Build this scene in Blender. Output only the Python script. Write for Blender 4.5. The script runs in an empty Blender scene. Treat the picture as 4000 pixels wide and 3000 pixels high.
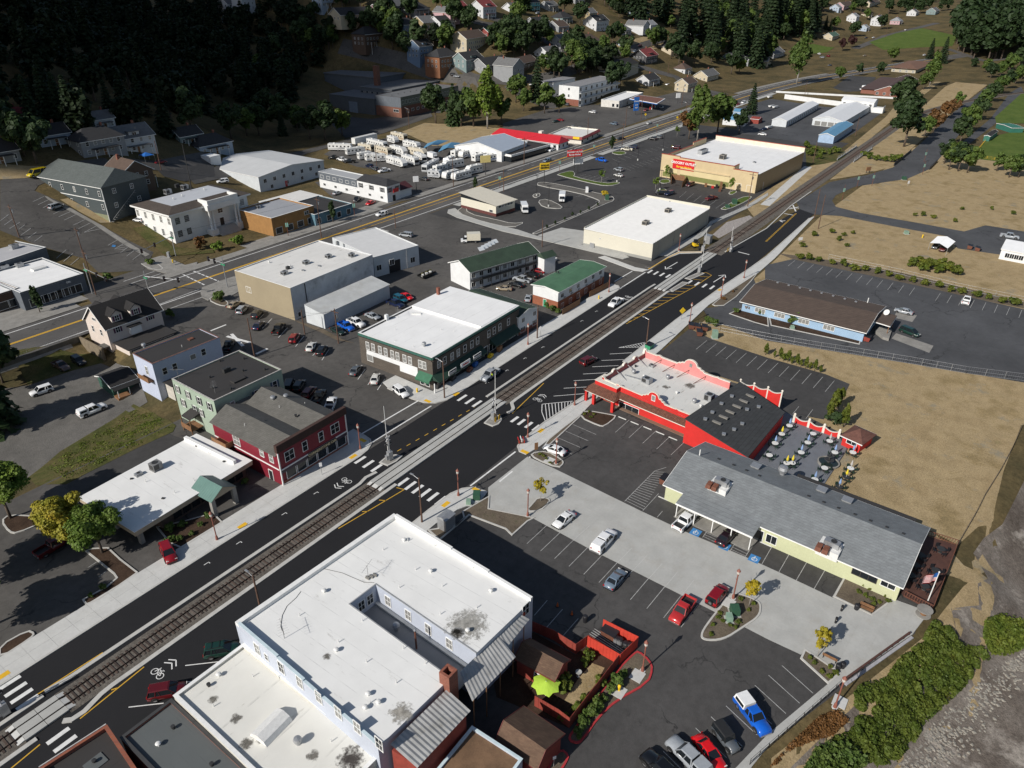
import bpy,bmesh,math as bE,random
bF=range;bG=enumerate
import numpy as np
from mathutils import Vector as Ve,Matrix
# camera, sky, sun, exposure
sc=bpy.context.scene
rad=bE.radians
FPX=2850.
CAM=np.array([-16.2023,-80.4155,80.])
AX=np.array([.58748391,-.80921748,.00545284])
AY=np.array([.39926925,.29571337,.86783505])
AF=np.array([.70387977,.50766197,-.4968225])
cd=bpy.data.cameras.new('camera');cam=bpy.data.objects.new('camera',cd)
sc.collection.objects.link(cam)
cam.matrix_world=Matrix(((AX[0],AY[0],-AF[0],CAM[0]),(AX[1],AY[1],-AF[1],CAM[1]),(AX[2],AY[2],-AF[2],CAM[2]),(0,0,0,1)))
cd.sensor_width=36;cd.lens=36*FPX/4000;cd.clip_start=1;cd.clip_end=9000
sc.camera=cam
SUN_EL=rad(33.7);SHADOW_AZ=rad(-11.3)
world=bpy.data.worlds.new('World');sc.world=world;world.use_nodes=1
wn=world.node_tree.nodes;bgn=wn['Background']
sky=wn.new('ShaderNodeTexSky');sky.sky_type='NISHITA';sky.sun_disc=0
sdir=Ve((-bE.cos(SHADOW_AZ)*bE.cos(SUN_EL),-bE.sin(SHADOW_AZ)*bE.cos(SUN_EL),bE.sin(SUN_EL)))
sky.sun_elevation=SUN_EL;sky.sun_rotation=bE.atan2(sdir.x,sdir.y)
sky.air_density=1.;sky.dust_density=1.
world.node_tree.links.new(sky.outputs[0],bgn.inputs[0]);bgn.inputs[1].default_value=.07
sl=bpy.data.lights.new('sun','SUN');sl.energy=4.6;sl.angle=rad(.53);sl.color=(1.,.95,.88)
so=bpy.data.objects.new('sun',sl);sc.collection.objects.link(so)
so.rotation_euler=(-sdir).to_track_quat('-Z','Y').to_euler();so.location=(0,0,300)
vs=sc.view_settings;vs.view_transform='Standard';vs.look='None';vs.exposure=.1;vs.gamma=1.
sc.render.engine='CYCLES';sc.cycles.use_denoising=1;sc.cycles.max_bounces=6;sc.cycles.diffuse_bounces=3
sc.cycles.sample_clamp_indirect=4
# terrain and survey of the photograph
def sstep(x,a,b):
 t=min(1.,max(0.,(x-a)/(b-a)));return t*t*(3-2*t)
def hz(s,u):
 z=0.
 u0=float(np.interp(s,[-300,60,120,175,205,235,355,395,460,560,700,1000],[133,133,135,175,225,262,290,195,166,152,150,150]))
 if u>u0:
  t=u-u0
  k=float(np.interp(s,[0,150,220,330,420,700],[.42,.42,.36,.34,.5,.42]))
  z=k*t*t/(t+35.);z=95*bE.tanh(z/95)
 if s>700:z+=34*sstep(s,700,1500)
 if s<62 and 44<u<104:
  z-=3.*(1-sstep(s,44,56)if u<84 else 1-sstep(s,52,58))*sstep(u,46,58)*(1-sstep(u,98.5,101.5))
 ub=float(np.interp(s,[-60,45,74,82,90,97,108,150,300],[-52,-75,-86,-87.5,-89.5,-88,-90,-97,-130]))
 if u<ub:
  z-=3.6*sstep(ub-u,0,9.)+.035*max(0,ub-u-9)
 return z
def ray(px,py):
 v=AX*(px-2000)/FPX-AY*(py-1500)/FPX+AF
 return v
def ay(px,py,z):
 v=ray(px,py);t=(z-CAM[2])/v[2];return Ve((CAM[0]+v[0]*t,CAM[1]+v[1]*t,z))
def aa(px,py):
 v=ray(px,py);t=60.;dt=4.;
 while t<4000:
  p=CAM+v*t
  if p[2]<hz(p[0],p[1]):break
  t+=dt*(1+t/400)
 lo,hi=t-dt*(1+t/400),t
 for _ in bF(24):
  m=(lo+hi)/2;p=CAM+v*m
  if p[2]<hz(p[0],p[1]):hi=m
  else:lo=m
 p=CAM+v*hi;return Ve(p)
def aU(i,j,x,y):return(i*1000+x/1.659,j*1000+y/1.659)
def K(i,j,x,y,z=0.):return ay(*aU(i,j,x,y),z)
def KG(i,j,x,y):return aa(*aU(i,j,x,y))
k00,k01,k02,k10,k11,k12,k20,k21,k22,k30,k31,k32=[(lambda i,j:lambda*a:K(i,j,*a))(i,j)for i in range(4)for j in range(3)]
def av(i,j,pts,z=0.):return[K(i,j,x,y,z)for x,y in pts]
# objects
COL=sc.collection
rng=random.Random(7)
def tag(o,bg=None,cat=None,bi=None,bp=None):
 if bg:o['label']=bg
 if cat:o['category']=cat
 if bi:o['group']=bi
 if bp:o['kind']=bp
 return o
def ao(bo,bg,cat,loc=(0,0,0),rz=0.,bi=None):
 o=bpy.data.objects.new(bo,None);COL.objects.link(o);o.empty_display_size=.3
 o.location=loc;o.rotation_euler=(0,0,rz)
 return tag(o,bg,cat,bi)
def put(bo,mesh,bf=None,loc=(0,0,0),rz=0.,mat=None,scale=None,rot=None):
 o=bpy.data.objects.new(bo,mesh);COL.objects.link(o);o.parent=bf
 o.location=loc;o.rotation_euler=rot or(0,0,rz)
 if scale:o.scale=scale if hasattr(scale,'__len__')else(scale,)*3
 if mat is not None and mesh.materials:
  for sl_ in o.material_slots[:1]:sl_.link='OBJECT';sl_.material=mat
 return o
def pm(mesh,*a,**k):return put(mesh.name.split('.')[0],mesh,*a,**k)
class MB:
 0
 def __init__(s):s.v=[];s.f=[];s.mi=[];s.cur=0
 def face(s,pts):
  n=len(s.v);s.v+=[tuple(p)for p in pts];s.f.append(tuple(bF(n,n+len(pts))));s.mi.append(s.cur);return s
 def mesh(s,vs_,fs):
  n=len(s.v);s.v+=[tuple(p)for p in vs_]
  for f in fs:s.f.append(tuple(n+i for i in f));s.mi.append(s.cur)
  return s
 def hx(s,b,t):
  return s.mesh(list(b)+list(t),[(3,2,1,0),(4,5,6,7),(0,1,5,4),(1,2,6,5),(2,3,7,6),(3,0,4,7)])
 def box(s,x0,y0,z0,x1,y1,z1):
  return s.hx([(x0,y0,z0),(x1,y0,z0),(x1,y1,z0),(x0,y1,z0)],[(x0,y0,z1),(x1,y0,z1),(x1,y1,z1),(x0,y1,z1)])
 def ob(s,c,ex,l,ey,w,z0,z1):
  c=Ve((c[0],c[1],0));ex=Ve((ex[0],ex[1],0))*l/2;ey=Ve((ey[0],ey[1],0))*w/2
  q=[c-ex-ey,c+ex-ey,c+ex+ey,c-ex+ey]
  return s.hx([(p.x,p.y,z0)for p in q],[(p.x,p.y,z1)for p in q])
 def pr(s,pts,z0,z1,bottom=1):
  n=len(pts)
  if area2(pts)<0:pts=pts[::-1]
  vs_=[(p[0],p[1],z0)for p in pts]+[(p[0],p[1],z1)for p in pts]
  fs=[tuple(bF(n,2*n))]+[(i,(i+1)%n,n+(i+1)%n,n+i)for i in bF(n)]
  if bottom:fs.append(tuple(bF(n-1,-1,-1)))
  return s.mesh(vs_,fs)
 def bar(s,p,q,w,h=None,up=(0,0,1)):
  p=Ve(p);q=Ve(q);d=(q-p).normalized();h=h or w
  upv=Ve(up)
  if abs(d.dot(upv))>.95:upv=Ve((1,0,0))
  a=d.cross(upv).normalized()*w/2;b=a.cross(d).normalized()*h/2
  return s.hx([p-a-b,p+a-b,p+a+b,p-a+b],[q-a-b,q+a-b,q+a+b,q-a+b])
 def tube(s,p,q,r,r2=None,n=8,cap=1):
  p=Ve(p);q=Ve(q);d=(q-p).normalized();r2=r if r2 is None else r2
  upv=Ve((0,0,1))if abs(d.z)<.95 else Ve((1,0,0))
  a=d.cross(upv).normalized();b=a.cross(d)
  vs_=[]
  for c,rr in((p,r),(q,r2)):
   for i in bF(n):
    t=2*bE.pi*i/n;vs_.append(c+(a*bE.cos(t)+b*bE.sin(t))*rr)
  fs=[(i,n+i,n+(i+1)%n,(i+1)%n)for i in bF(n)]
  if cap:fs+=[tuple(bF(n)),tuple(bF(2*n-1,n-1,-1))]
  return s.mesh(vs_,fs)
 def la(s,prof,n=12,c=(0,0,0)):
  vs_=[];m=len(prof)
  for i in bF(n):
   t=2*bE.pi*i/n
   for r,z in prof:vs_.append((c[0]+r*bE.cos(t),c[1]+r*bE.sin(t),c[2]+z))
  fs=[]
  for i in bF(n):
   j=(i+1)%n
   for k in bF(m-1):fs.append((i*m+k,j*m+k,j*m+k+1,i*m+k+1))
  fs.append(tuple(i*m+m-1 for i in bF(n)))
  return s.mesh(vs_,fs)
 def data(s,bo,*mats,smooth=0,off=(0,0,0)):
  me=bpy.data.meshes.new(bo)
  ox,oy,oz=off
  me.from_pydata([(x-ox,y-oy,z-oz)for x,y,z in s.v],[],s.f)
  for m in mats:me.materials.append(m)
  if any(s.mi):me.polygons.foreach_set('material_index',s.mi)
  if smooth:me.polygons.foreach_set('use_smooth',[1]*len(s.f))
  me.update();return me
 def bu(s,bo,mat,bf=None,smooth=0,off=None,mats=None):
  if off is None:off=tuple(bf.location)if bf is not None and bf.parent is None else(tuple(Ve(bf.location)+Ve(bf.parent.location))if bf is not None else(0,0,0))
  me=s.data(bo,*(mats or[mat]),smooth=smooth,off=off)
  o=bpy.data.objects.new(bo,me);COL.objects.link(o);o.parent=bf
  return o
def area2(p):return sum(p[i][0]*p[(i+1)%len(p)][1]-p[(i+1)%len(p)][0]*p[i][1]for i in bF(len(p)))
def al(bo,pts,z,mat,bf=None,bp='structure'):
 if area2(pts)<0:pts=pts[::-1]
 o=MB().face([(p[0],p[1],z)for p in pts]).bu(bo,mat,bf)
 if bf is None:o['kind']=bp
 return o
# materials (procedural)
aX={}
def lin(c):return tuple(((x/255)/12.92 if x/255<=.04045 else((x/255+.055)/1.055)**2.4)for x in c)
def nodes(m):
 m.use_nodes=1;nt=m.node_tree;return nt,nt.nodes,nt.links,nt.nodes['Principled BSDF']
def newmat(bo):m=bpy.data.materials.new(bo);return(m,*nodes(m))
def fin(L,b,c,r):L.new(c,b.inputs['Base Color']);b.inputs['Roughness'].default_value=r
def vmath(nt,op,a,b):
 n=nt.nodes.new('ShaderNodeVectorMath');n.operation=op
 for k,v in((0,a),(1,b)):
  if isinstance(v,tuple):n.inputs[k].default_value=v
  else:nt.links.new(v,n.inputs[k])
 return n.outputs[0]
def aK(nt,src,stops):
 r=nt.nodes.new('ShaderNodeValToRGB');cr=r.color_ramp
 while len(cr.elements)<len(stops):cr.elements.new(.5)
 for e,(p,c)in zip(cr.elements,stops):e.position=p;e.color=(*c,1)if len(c)==3 else c
 nt.links.new(src,r.inputs[0]);return r.outputs[0]
def ar(nt,vec,scale,detail=4,rough=.55):
 n=nt.nodes.new('ShaderNodeTexNoise');n.inputs['Scale'].default_value=scale;n.inputs['Detail'].default_value=detail
 n.inputs['Roughness'].default_value=rough
 if vec is not None:nt.links.new(vec,n.inputs['Vector'])
 return n.outputs[0]
def mix(nt,fac,a,b,mode='MIX'):
 n=nt.nodes.new('ShaderNodeMix');n.data_type='RGBA';n.blend_type=mode
 for k,v in((0,fac),(6,a),(7,b)):
  if isinstance(v,(int,float)):n.inputs[k].default_value=v
  elif isinstance(v,tuple):n.inputs[k].default_value=(*v,1)
  else:nt.links.new(v,n.inputs[k])
 return n.outputs[2]
def wpos(nt):return nt.nodes.new('ShaderNodeNewGeometry').outputs['Position']
def opos(nt):return nt.nodes.new('ShaderNodeTexCoord').outputs['Object']
def bump(nt,b,h,strength=.3,dist=.05):
 n=nt.nodes.new('ShaderNodeBump');n.inputs['Strength'].default_value=strength;n.inputs['Distance'].default_value=dist
 nt.links.new(h,n.inputs['Height']);nt.links.new(n.outputs[0],b.inputs['Normal'])
def mul(c,k):return tuple(min(1,x*k)for x in c)
def mat(bo,col,rough=.75,var=.12,scale=.8,metal=0.,fine=6.,bmp=0.,dirt=None,bq=.5,bC=0):
 0
 if bo in aX:return aX[bo]
 m,nt,N,L,b=newmat(bo)
 p=opos(nt)if bC else wpos(nt)
 n1=ar(nt,p,scale,5);n2=ar(nt,p,fine,3)
 c=aK(nt,n1,[(.3,mul(col,1-var)),(.7,mul(col,1+var))])
 c2=aK(nt,n2,[(.3,(1-var*.8,)*3),(.7,(1,1,1))])
 c=mix(nt,1.,c,c2,'MULTIPLY')
 if dirt:
  nd=ar(nt,p,scale*.7+.05,8,.7)
  f=aK(nt,nd,[(.52,(0,0,0)),(.72,(bq,)*3)])
  c=mix(nt,f,c,dirt)
 fin(L,b,c,rough);b.inputs['Metallic'].default_value=metal
 if bmp:bump(nt,b,n2,bmp,.03)
 aX[bo]=m;return m
def aO(bo,col,rough=.35,metal=0.,coat=0.):
 if bo in aX:return aX[bo]
 m,nt,N,L,b=newmat(bo)
 n=ar(nt,opos(nt),3.,3)
 c=aK(nt,n,[(.3,mul(col,.93)),(.7,mul(col,1.05))])
 fin(L,b,c,rough);b.inputs['Metallic'].default_value=metal
 b.inputs['Coat Weight'].default_value=coat;b.inputs['Coat Roughness'].default_value=.06
 aX[bo]=m;return m
def wall_vec(nt,sx=1.,sz=1.):
 sep=nt.nodes.new('ShaderNodeSeparateXYZ');nt.links.new(wpos(nt),sep.inputs[0])
 ad=nt.nodes.new('ShaderNodeMath');nt.links.new(sep.outputs[0],ad.inputs[0]);nt.links.new(sep.outputs[1],ad.inputs[1])
 cb=nt.nodes.new('ShaderNodeCombineXYZ');nt.links.new(ad.outputs[0],cb.inputs[0]);nt.links.new(sep.outputs[2],cb.inputs[1])
 return vmath(nt,'MULTIPLY',cb.outputs[0],(sx,sz,1))
def aI(bo,c1,c2,mortar,bw=.4,bh=.2,rough=.85,msize=.02,var=.2,bmp=.4):
 0
 if bo in aX:return aX[bo]
 m,nt,N,L,b=newmat(bo)
 br=N.new('ShaderNodeTexBrick');L.new(wall_vec(nt),br.inputs['Vector'])
 br.inputs['Color1'].default_value=(*c1,1);br.inputs['Color2'].default_value=(*c2,1);br.inputs['Mortar'].default_value=(*mortar,1)
 br.inputs['Scale'].default_value=1;br.inputs['Brick Width'].default_value=bw;br.inputs['Row Height'].default_value=bh
 br.inputs['Mortar Size'].default_value=msize*min(bw,bh)*2
 n1=ar(nt,wpos(nt),.5,6,.65);c=mix(nt,1.,br.outputs[0],aK(nt,n1,[(.3,(1-var,)*3),(.7,(1,1,1))]),'MULTIPLY')
 n2=ar(nt,wpos(nt),5,4);c=mix(nt,1.,c,aK(nt,n2,[(.3,(.85,)*3),(.7,(1,1,1))]),'MULTIPLY')
 fin(L,b,c,rough)
 bump(nt,b,br.outputs[1],-bmp,.02)
 aX[bo]=m;return m
def aD(bo,col,pitch=.2,rough=.6,var=.08,dirt=None,vertical=0):
 if bo in aX:return aX[bo]
 m,nt,N,L,b=newmat(bo)
 wv=N.new('ShaderNodeTexWave');wv.wave_profile='SAW';wv.bands_direction='X' if vertical else 'Y'
 L.new(wall_vec(nt),wv.inputs['Vector']);wv.inputs['Scale'].default_value=.314/pitch
 p=wpos(nt);n1=ar(nt,p,.35,6,.65);n2=ar(nt,p,4,3)
 c=aK(nt,n1,[(.3,mul(col,1-var)),(.7,mul(col,1+var))])
 c=mix(nt,1.,c,aK(nt,n2,[(.3,(.92,)*3),(.7,(1,1,1))]),'MULTIPLY')
 c=mix(nt,1.,c,aK(nt,wv.outputs[1],[(0.,(.8,)*3),(.15,(1,1,1))]),'MULTIPLY')
 if dirt:c=mix(nt,aK(nt,ar(nt,p,.6,8,.7),[(.55,(0,0,0)),(.75,(.7,)*3)]),c,dirt)
 fin(L,b,c,rough)
 bump(nt,b,wv.outputs[1],.35,.03)
 aX[bo]=m;return m
def asphalt(bo,col,stain=.5,crack=1,patch=.25,line=(.02,.02,.02)):
 m,nt,N,L,b=newmat(bo);p=wpos(nt)
 c=aK(nt,ar(nt,p,.06,6,.6),[(.3,mul(col,1-patch)),(.7,mul(col,1+patch))])
 c=mix(nt,1.,c,aK(nt,ar(nt,p,9,4,.8),[(.3,(.72,)*3),(.7,(1.,)*3)]),'MULTIPLY')
 c=mix(nt,1.,c,aK(nt,ar(nt,p,.7,5,.7),[(.35,(1-.22*stain,)*3),(.6,(1,1,1))]),'MULTIPLY')
 vo=N.new('ShaderNodeTexVoronoi');vo.inputs['Scale'].default_value=.33;L.new(vmath(nt,'ADD',p,(3.3,1.1,0)),vo.inputs['Vector'])
 f=aK(nt,vo.outputs[0],[(.05,(.55*stain,)*3),(.22,(0,0,0))])
 f=mix(nt,1.,f,aK(nt,ar(nt,p,2.2,4),[(.48,(0,0,0)),(.6,(1,1,1))]),'MULTIPLY')
 c=mix(nt,f,c,mul(col,.35))
 if crack:
  v2=N.new('ShaderNodeTexVoronoi');v2.feature='DISTANCE_TO_EDGE';v2.inputs['Scale'].default_value=.085
  w=vmath(nt,'ADD',p,vmath(nt,'MULTIPLY',noise_c(nt,p,.5),(5,5,0)));L.new(w,v2.inputs['Vector'])
  f=aK(nt,v2.outputs[0],[(0.,(.85,)*3),(.016,(0,0,0))])
  f=mix(nt,1.,f,aK(nt,ar(nt,p,.08,2),[(.45,(0,0,0)),(.55,(1,1,1))]),'MULTIPLY')
  c=mix(nt,f,c,line)
 fin(L,b,c,.85)
 b.inputs['Specular IOR Level'].default_value=.3
 bump(nt,b,ar(nt,p,14,3),.25,.02)
 aX[bo]=m;return m
def noise_c(nt,vec,scale):
 n=nt.nodes.new('ShaderNodeTexNoise');n.inputs['Scale'].default_value=scale;n.inputs['Detail'].default_value=4
 nt.links.new(vec,n.inputs['Vector']);return n.outputs[1]
def aw(bo,stops,scale=.05,fine=(.75,3.),extra=None,bmp=.6):
 0
 m,nt,N,L,b=newmat(bo);p=wpos(nt)
 c=aK(nt,ar(nt,p,scale,9,.68),stops)
 c=mix(nt,1.,c,aK(nt,ar(nt,p,fine[1],6,.75),[(.3,(fine[0],)*3),(.68,(1.,)*3)]),'MULTIPLY')
 c=mix(nt,1.,c,aK(nt,ar(nt,p,.35,6,.7),[(.3,(.8,)*3),(.6,(1.,)*3)]),'MULTIPLY')
 if extra:
  f=aK(nt,ar(nt,vmath(nt,'ADD',p,(40,7,0)),extra[1],7,.7),[(extra[2],(0,0,0)),(extra[2]+.1,(1,1,1))])
  c=mix(nt,f,c,extra[0])
 fin(L,b,c,.95);b.inputs['Specular IOR Level'].default_value=.1
 bump(nt,b,ar(nt,p,3.,5,.7),bmp,.15)
 aX[bo]=m;return m
def af(bo,col,streak=(.25,.23,.2),amt=.5,seam=3.,along='X'):
 0
 m,nt,N,L,b=newmat(bo);p=wpos(nt)
 c=aK(nt,ar(nt,p,.25,6,.6),[(.3,mul(col,.93)),(.7,mul(col,1.03))])
 wv=N.new('ShaderNodeTexWave');wv.wave_profile='SAW';wv.bands_direction='Y' if along=='X' else 'X'
 L.new(p,wv.inputs['Vector']);wv.inputs['Scale'].default_value=.314/seam;wv.inputs['Distortion'].default_value=.02
 sf=aK(nt,wv.outputs[1],[(0.,(.7,)*3),(.06,(0.,)*3)])
 sf=mix(nt,1.,sf,aK(nt,ar(nt,p,.5,5,.7),[(.42,(0,0,0)),(.62,(1,1,1))]),'MULTIPLY')
 c=mix(nt,sf,c,mul(col,.55))
 st=vmath(nt,'MULTIPLY',p,(.35,1.2,1)if along=='X' else(1.2,.35,1))
 f=aK(nt,ar(nt,st,.55,8,.75),[(.6,(0,0,0)),(.74,(amt,)*3)])
 c=mix(nt,f,c,streak)
 fin(L,b,c,.7)
 aX[bo]=m;return m
def leafmat(bo,c1,c2,c3=None):
 if bo in aX:return aX[bo]
 m,nt,N,L,b=newmat(bo)
 p=wpos(nt);oi=N.new('ShaderNodeObjectInfo')
 n1=ar(nt,p,.45,4);n2=ar(nt,p,2.5,3,.7)
 c=aK(nt,n1,[(.35,c1),(.65,c2)]+([(.8,c3)]if c3 else[]))
 c=mix(nt,1.,c,aK(nt,n2,[(.3,(.6,)*3),(.7,(1.2,)*3)]),'MULTIPLY')
 c=mix(nt,1.,c,aK(nt,oi.outputs['Random'],[(0.,(.8,.82,.8)),(1,(1.15,1.1,1.))]),'MULTIPLY')
 fin(L,b,c,.6);b.inputs['Specular IOR Level'].default_value=.25
 b.inputs['Subsurface Weight'].default_value=0
 tr=N.new('ShaderNodeBsdfTranslucent');L.new(c,tr.inputs[0]);ms=N.new('ShaderNodeMixShader');ms.inputs[0].default_value=.25
 L.new(b.outputs[0],ms.inputs[1]);L.new(tr.outputs[0],ms.inputs[2]);L.new(ms.outputs[0],N['Material Output'].inputs[0])
 aX[bo]=m;return m
A_NEW=asphalt('asphalt_new',(.017,.017,.019),.35,0,.12)
A_OLD=asphalt('asphalt_old',(.105,.099,.092),.9)
A_LOT=asphalt('asphalt_lot',(.08,.077,.075),1.,1,.22)
A_HWY=asphalt('asphalt_highway',(.105,.1,.095),.5)
A_BLU=asphalt('asphalt_bluish',(.085,.087,.092),.6)
A_DRK=asphalt('asphalt_dark',(.066,.064,.063),.8)
CONC=mat('concrete',(.4,.4,.38),.85,.09,.35,fine=3,dirt=(.3,.27,.22),bq=.35)
CONC2=mat('concrete_bright',(.52,.52,.5),.85,.07,.5,fine=4,dirt=(.38,.36,.32),bq=.3)
ag=mat('concrete_weathered',(.25,.24,.22),.9,.18,.5,fine=4)
KERB=mat('kerb_concrete',(.47,.46,.43),.85,.1,.8,fine=6)
ah=mat('white_road_paint',(.72,.72,.7),.7,.1,1.5,fine=12,dirt=(.3,.3,.3),bq=.4)
aj=mat('worn_white_paint',(.4,.4,.39),.8,.25,2.,fine=10,dirt=(.1,.1,.1),bq=.75)
YPAINT=mat('yellow_road_paint',(.62,.36,.03),.7,.1,1.5,fine=12)
BPAINT=mat('blue_road_paint',(.05,.22,.5),.7,.12,1.5)
RPAINT=mat('red_kerb_paint',(.42,.035,.04),.7,.15,1.5)
TACT=mat('yellow_tactile_pad',(.72,.42,.02),.7,.1,2)
BALLAST=aw('track_ballast',[(.3,(.12,.105,.09)),(.6,(.21,.19,.165)),(.8,(.26,.23,.2))],.8,(.45,7.))
aC=aw('dry_grass',[(.22,(.2,.16,.085)),(.38,(.36,.27,.14)),(.5,(.47,.36,.205)),(.62,(.4,.3,.165)),(.78,(.27,.235,.11))],.11,(.55,3.5),((.24,.215,.16),.13,.58))
aY=aw('tired_grass',[(.25,(.05,.07,.02)),(.45,(.1,.105,.035)),(.65,(.17,.135,.06)),(.8,(.07,.085,.025))],.16,(.5,2.5))
LAWN=aw('lawn',[(.3,(.075,.12,.025)),(.6,(.11,.155,.035)),(.8,(.18,.18,.06))],.1,(.75,2.))
EARTH=aw('valley_earth',[(.25,(.055,.06,.025)),(.42,(.11,.09,.045)),(.58,(.18,.135,.065)),(.72,(.07,.075,.03)),(.85,(.04,.055,.02))],.05,(.5,1.2))
MULCH=aw('bark_mulch',[(.3,(.055,.035,.025)),(.7,(.1,.065,.045))],.5,(.5,9))
BARE=aw('weedy_bed',[(.3,(.13,.105,.08)),(.55,(.19,.155,.115)),(.75,(.11,.105,.06))],.4,(.55,7))
GRAVEL=aw('grey_gravel',[(.3,(.13,.125,.115)),(.6,(.19,.18,.165)),(.8,(.15,.135,.11))],.12,(.6,5))
MUD=aw('river_mud',[(.25,(.1,.08,.065)),(.42,(.19,.16,.135)),(.58,(.29,.255,.22)),(.75,(.17,.145,.12))],.1,(.5,2.2),((.34,.305,.265),.16,.58),1.)
ab=mat('white_trim',(.75,.75,.73),.6,.06,1.5)
aF=aO('dark_window_glass',(.016,.02,.024),.08)
PALEGLASS=aO('curtained_window_glass',(.22,.22,.21),.12)
ak=mat('galvanised_metal',(.42,.43,.44),.45,.1,1.5,metal=.6)
ai=mat('dark_metal',(.035,.035,.035),.5,.1,2)
BLACK=mat('black_rubber',(.015,.015,.015),.8,.1,3)
WOODPOLE=mat('weathered_pole_wood',(.115,.065,.045),.9,.2,1.5)
aM=mat('brown_timber',(.22,.11,.05),.8,.2,1.5)
RUST=mat('rusty_steel',(.16,.06,.035),.8,.25,2)
LAMPRED=mat('oxide_red_lamp_paint',(.24,.085,.06),.6,.1,2)
# ground, roads, railway
def clip_cell(pts,x0,y0,x1,y1):
 def cut(ps,ax,lim,keep_less):
  out=[]
  for i in bF(len(ps)):
   a,b=ps[i],ps[(i+1)%len(ps)]
   ia=(a[ax]<=lim)if keep_less else(a[ax]>=lim);ib=(b[ax]<=lim)if keep_less else(b[ax]>=lim)
   if ia:out.append(a)
   if ia!=ib:
    t=(lim-a[ax])/(b[ax]-a[ax]);out.append((a[0]+(b[0]-a[0])*t,a[1]+(b[1]-a[1])*t))
  return out
 for ax,lim,kl in((0,x0,0),(0,x1,1),(1,y0,0),(1,y1,1)):
  pts=cut(pts,ax,lim,kl)
  if len(pts)<3:return[]
 return pts
def rot2(p,a):c,s=bE.cos(a),bE.sin(a);return(p[0]*c-p[1]*s,p[0]*s+p[1]*c)
def cells(pts,size,ang=0.,size2=None,by=(0,0)):
 0
 size2=size2 or size
 q=[rot2((p[0]-by[0],p[1]-by[1]),-ang)for p in pts]
 xs=[p[0]for p in q];ys=[p[1]for p in q]
 for i in bF(bE.floor(min(xs)/size),bE.ceil(max(xs)/size)):
  for j in bF(bE.floor(min(ys)/size2),bE.ceil(max(ys)/size2)):
   c=clip_cell(q,i*size,j*size2,(i+1)*size,(j+1)*size2)
   if len(c)>=3 and abs(area2(c))>.08:
    yield[(rot2(p,ang)[0]+by[0],rot2(p,ang)[1]+by[1])for p in c]
def inset(pts,g):
 cx_=sum(p[0]for p in pts)/len(pts);cy_=sum(p[1]for p in pts)/len(pts)
 out=[]
 for x,y in pts:
  dx,dy=x-cx_,y-cy_;l=bE.hypot(dx,dy)or 1;k=max(.2,(l-g*1.4)/l);out.append((cx_+dx*k,cy_+dy*k))
 return out
def slabs(bf,pts,size,mat_,z0,z1,ang=0.,size2=None,gap=.02,bo='slab',by=(0,0),wob=.004):
 n=0
 for c in cells(pts,size,ang,size2,by):
  o=MB().pr(inset(c,gap),z0,z1+rng.uniform(-wob,wob),bottom=0).bu(bo,mat_,bf);n+=1
 return n
def aG(bo,pts,mat_,dz,cell,bf=None,bp='structure',bg=None):
 m=MB();idx={}
 for c in cells(pts,cell):
  if area2(c)<0:c=c[::-1]
  f=[]
  for p in c:
   k=(round(p[0],3),round(p[1],3))
   if k not in idx:idx[k]=len(m.v);m.v.append((p[0],p[1],hz(p[0],p[1])+dz))
   if idx[k]not in f:f.append(idx[k])
  if len(f)>2:m.f.append(tuple(f));m.mi.append(0)
 o=m.bu(bo,mat_,bf,smooth=1)
 if bf is None:o['kind']=bp
 return o
def ribbon(bo,pts,w,z0,z1,mat_,bf=None,bx=0,bu=0):
 n=len(pts);L_,R_=[],[]
 for i in bF(n):
  p=Ve((pts[i][0],pts[i][1]))
  a=Ve(pts[(i-1)%n][:2])if(i>0 or bx)else None;b=Ve(pts[(i+1)%n][:2])if(i<n-1 or bx)else None
  d1=(p-a).normalized()if a is not None else None;d2=(b-p).normalized()if b is not None else None
  d=((d1 or d2)+(d2 or d1)).normalized();nn=Ve((-d.y,d.x))
  k=1/max(.5,nn.dot(Ve((-(d2 or d1).y,(d2 or d1).x))))
  L_.append(p+nn*w/2*k);R_.append(p-nn*w/2*k)
 m=MB();rg=bF(n)if bx else bF(n-1)
 H=(lambda p:hz(p[0],p[1]))if bu else(lambda p:0.)
 for i in rg:
  j=(i+1)%n;q=(R_[i],R_[j],L_[j],L_[i])
  m.hx([(p.x,p.y,z0+H(p))for p in q],[(p.x,p.y,z1+H(p))for p in q])
 o=m.bu(bo,mat_,bf)
 if bf is None:o['kind']='structure'
 return o
def ae(bf,p,q,w,z,mat_,bo='line'):
 p=Ve((p[0],p[1]));q=Ve((q[0],q[1]));d=(q-p).normalized();nn=Ve((-d.y,d.x))*w/2
 pts=[p-nn,q-nn,q+nn,p+nn]
 return MB().face([(a.x,a.y,z)for a in pts]).bu(bo,mat_,bf)
def lerp(a,b,t):return Ve((a[0]+(b[0]-a[0])*t,a[1]+(b[1]-a[1])*t,0))
def aB(bf,A,B,A2,B2,n,z=.016,w=.1,mat_=None,skip=()):
 for i in bF(n):
  if i in skip:continue
  t=i/(n-1);ae(bf,lerp(A,B,t),lerp(A2,B2,t),w,z,mat_ or aj,'stall_line')
def dashes(bf,p,q,w,z,on,off,mat_,bo='dash'):
 L_=(Ve(q[:2])-Ve(p[:2])).length;t=0
 while t<L_:
  ae(bf,lerp(p,q,t/L_),lerp(p,q,min(1,(t+on)/L_)),w,z,mat_,bo);t+=on+off
def hatch(bf,left,right,n,w,z,mat_,bo='hatch_line'):
 0
 for i in bF(n):
  t=(i+.5)/n;ae(bf,lerp(left[0],left[1],t),lerp(right[0],right[1],t),w,z,mat_,bo)
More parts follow.
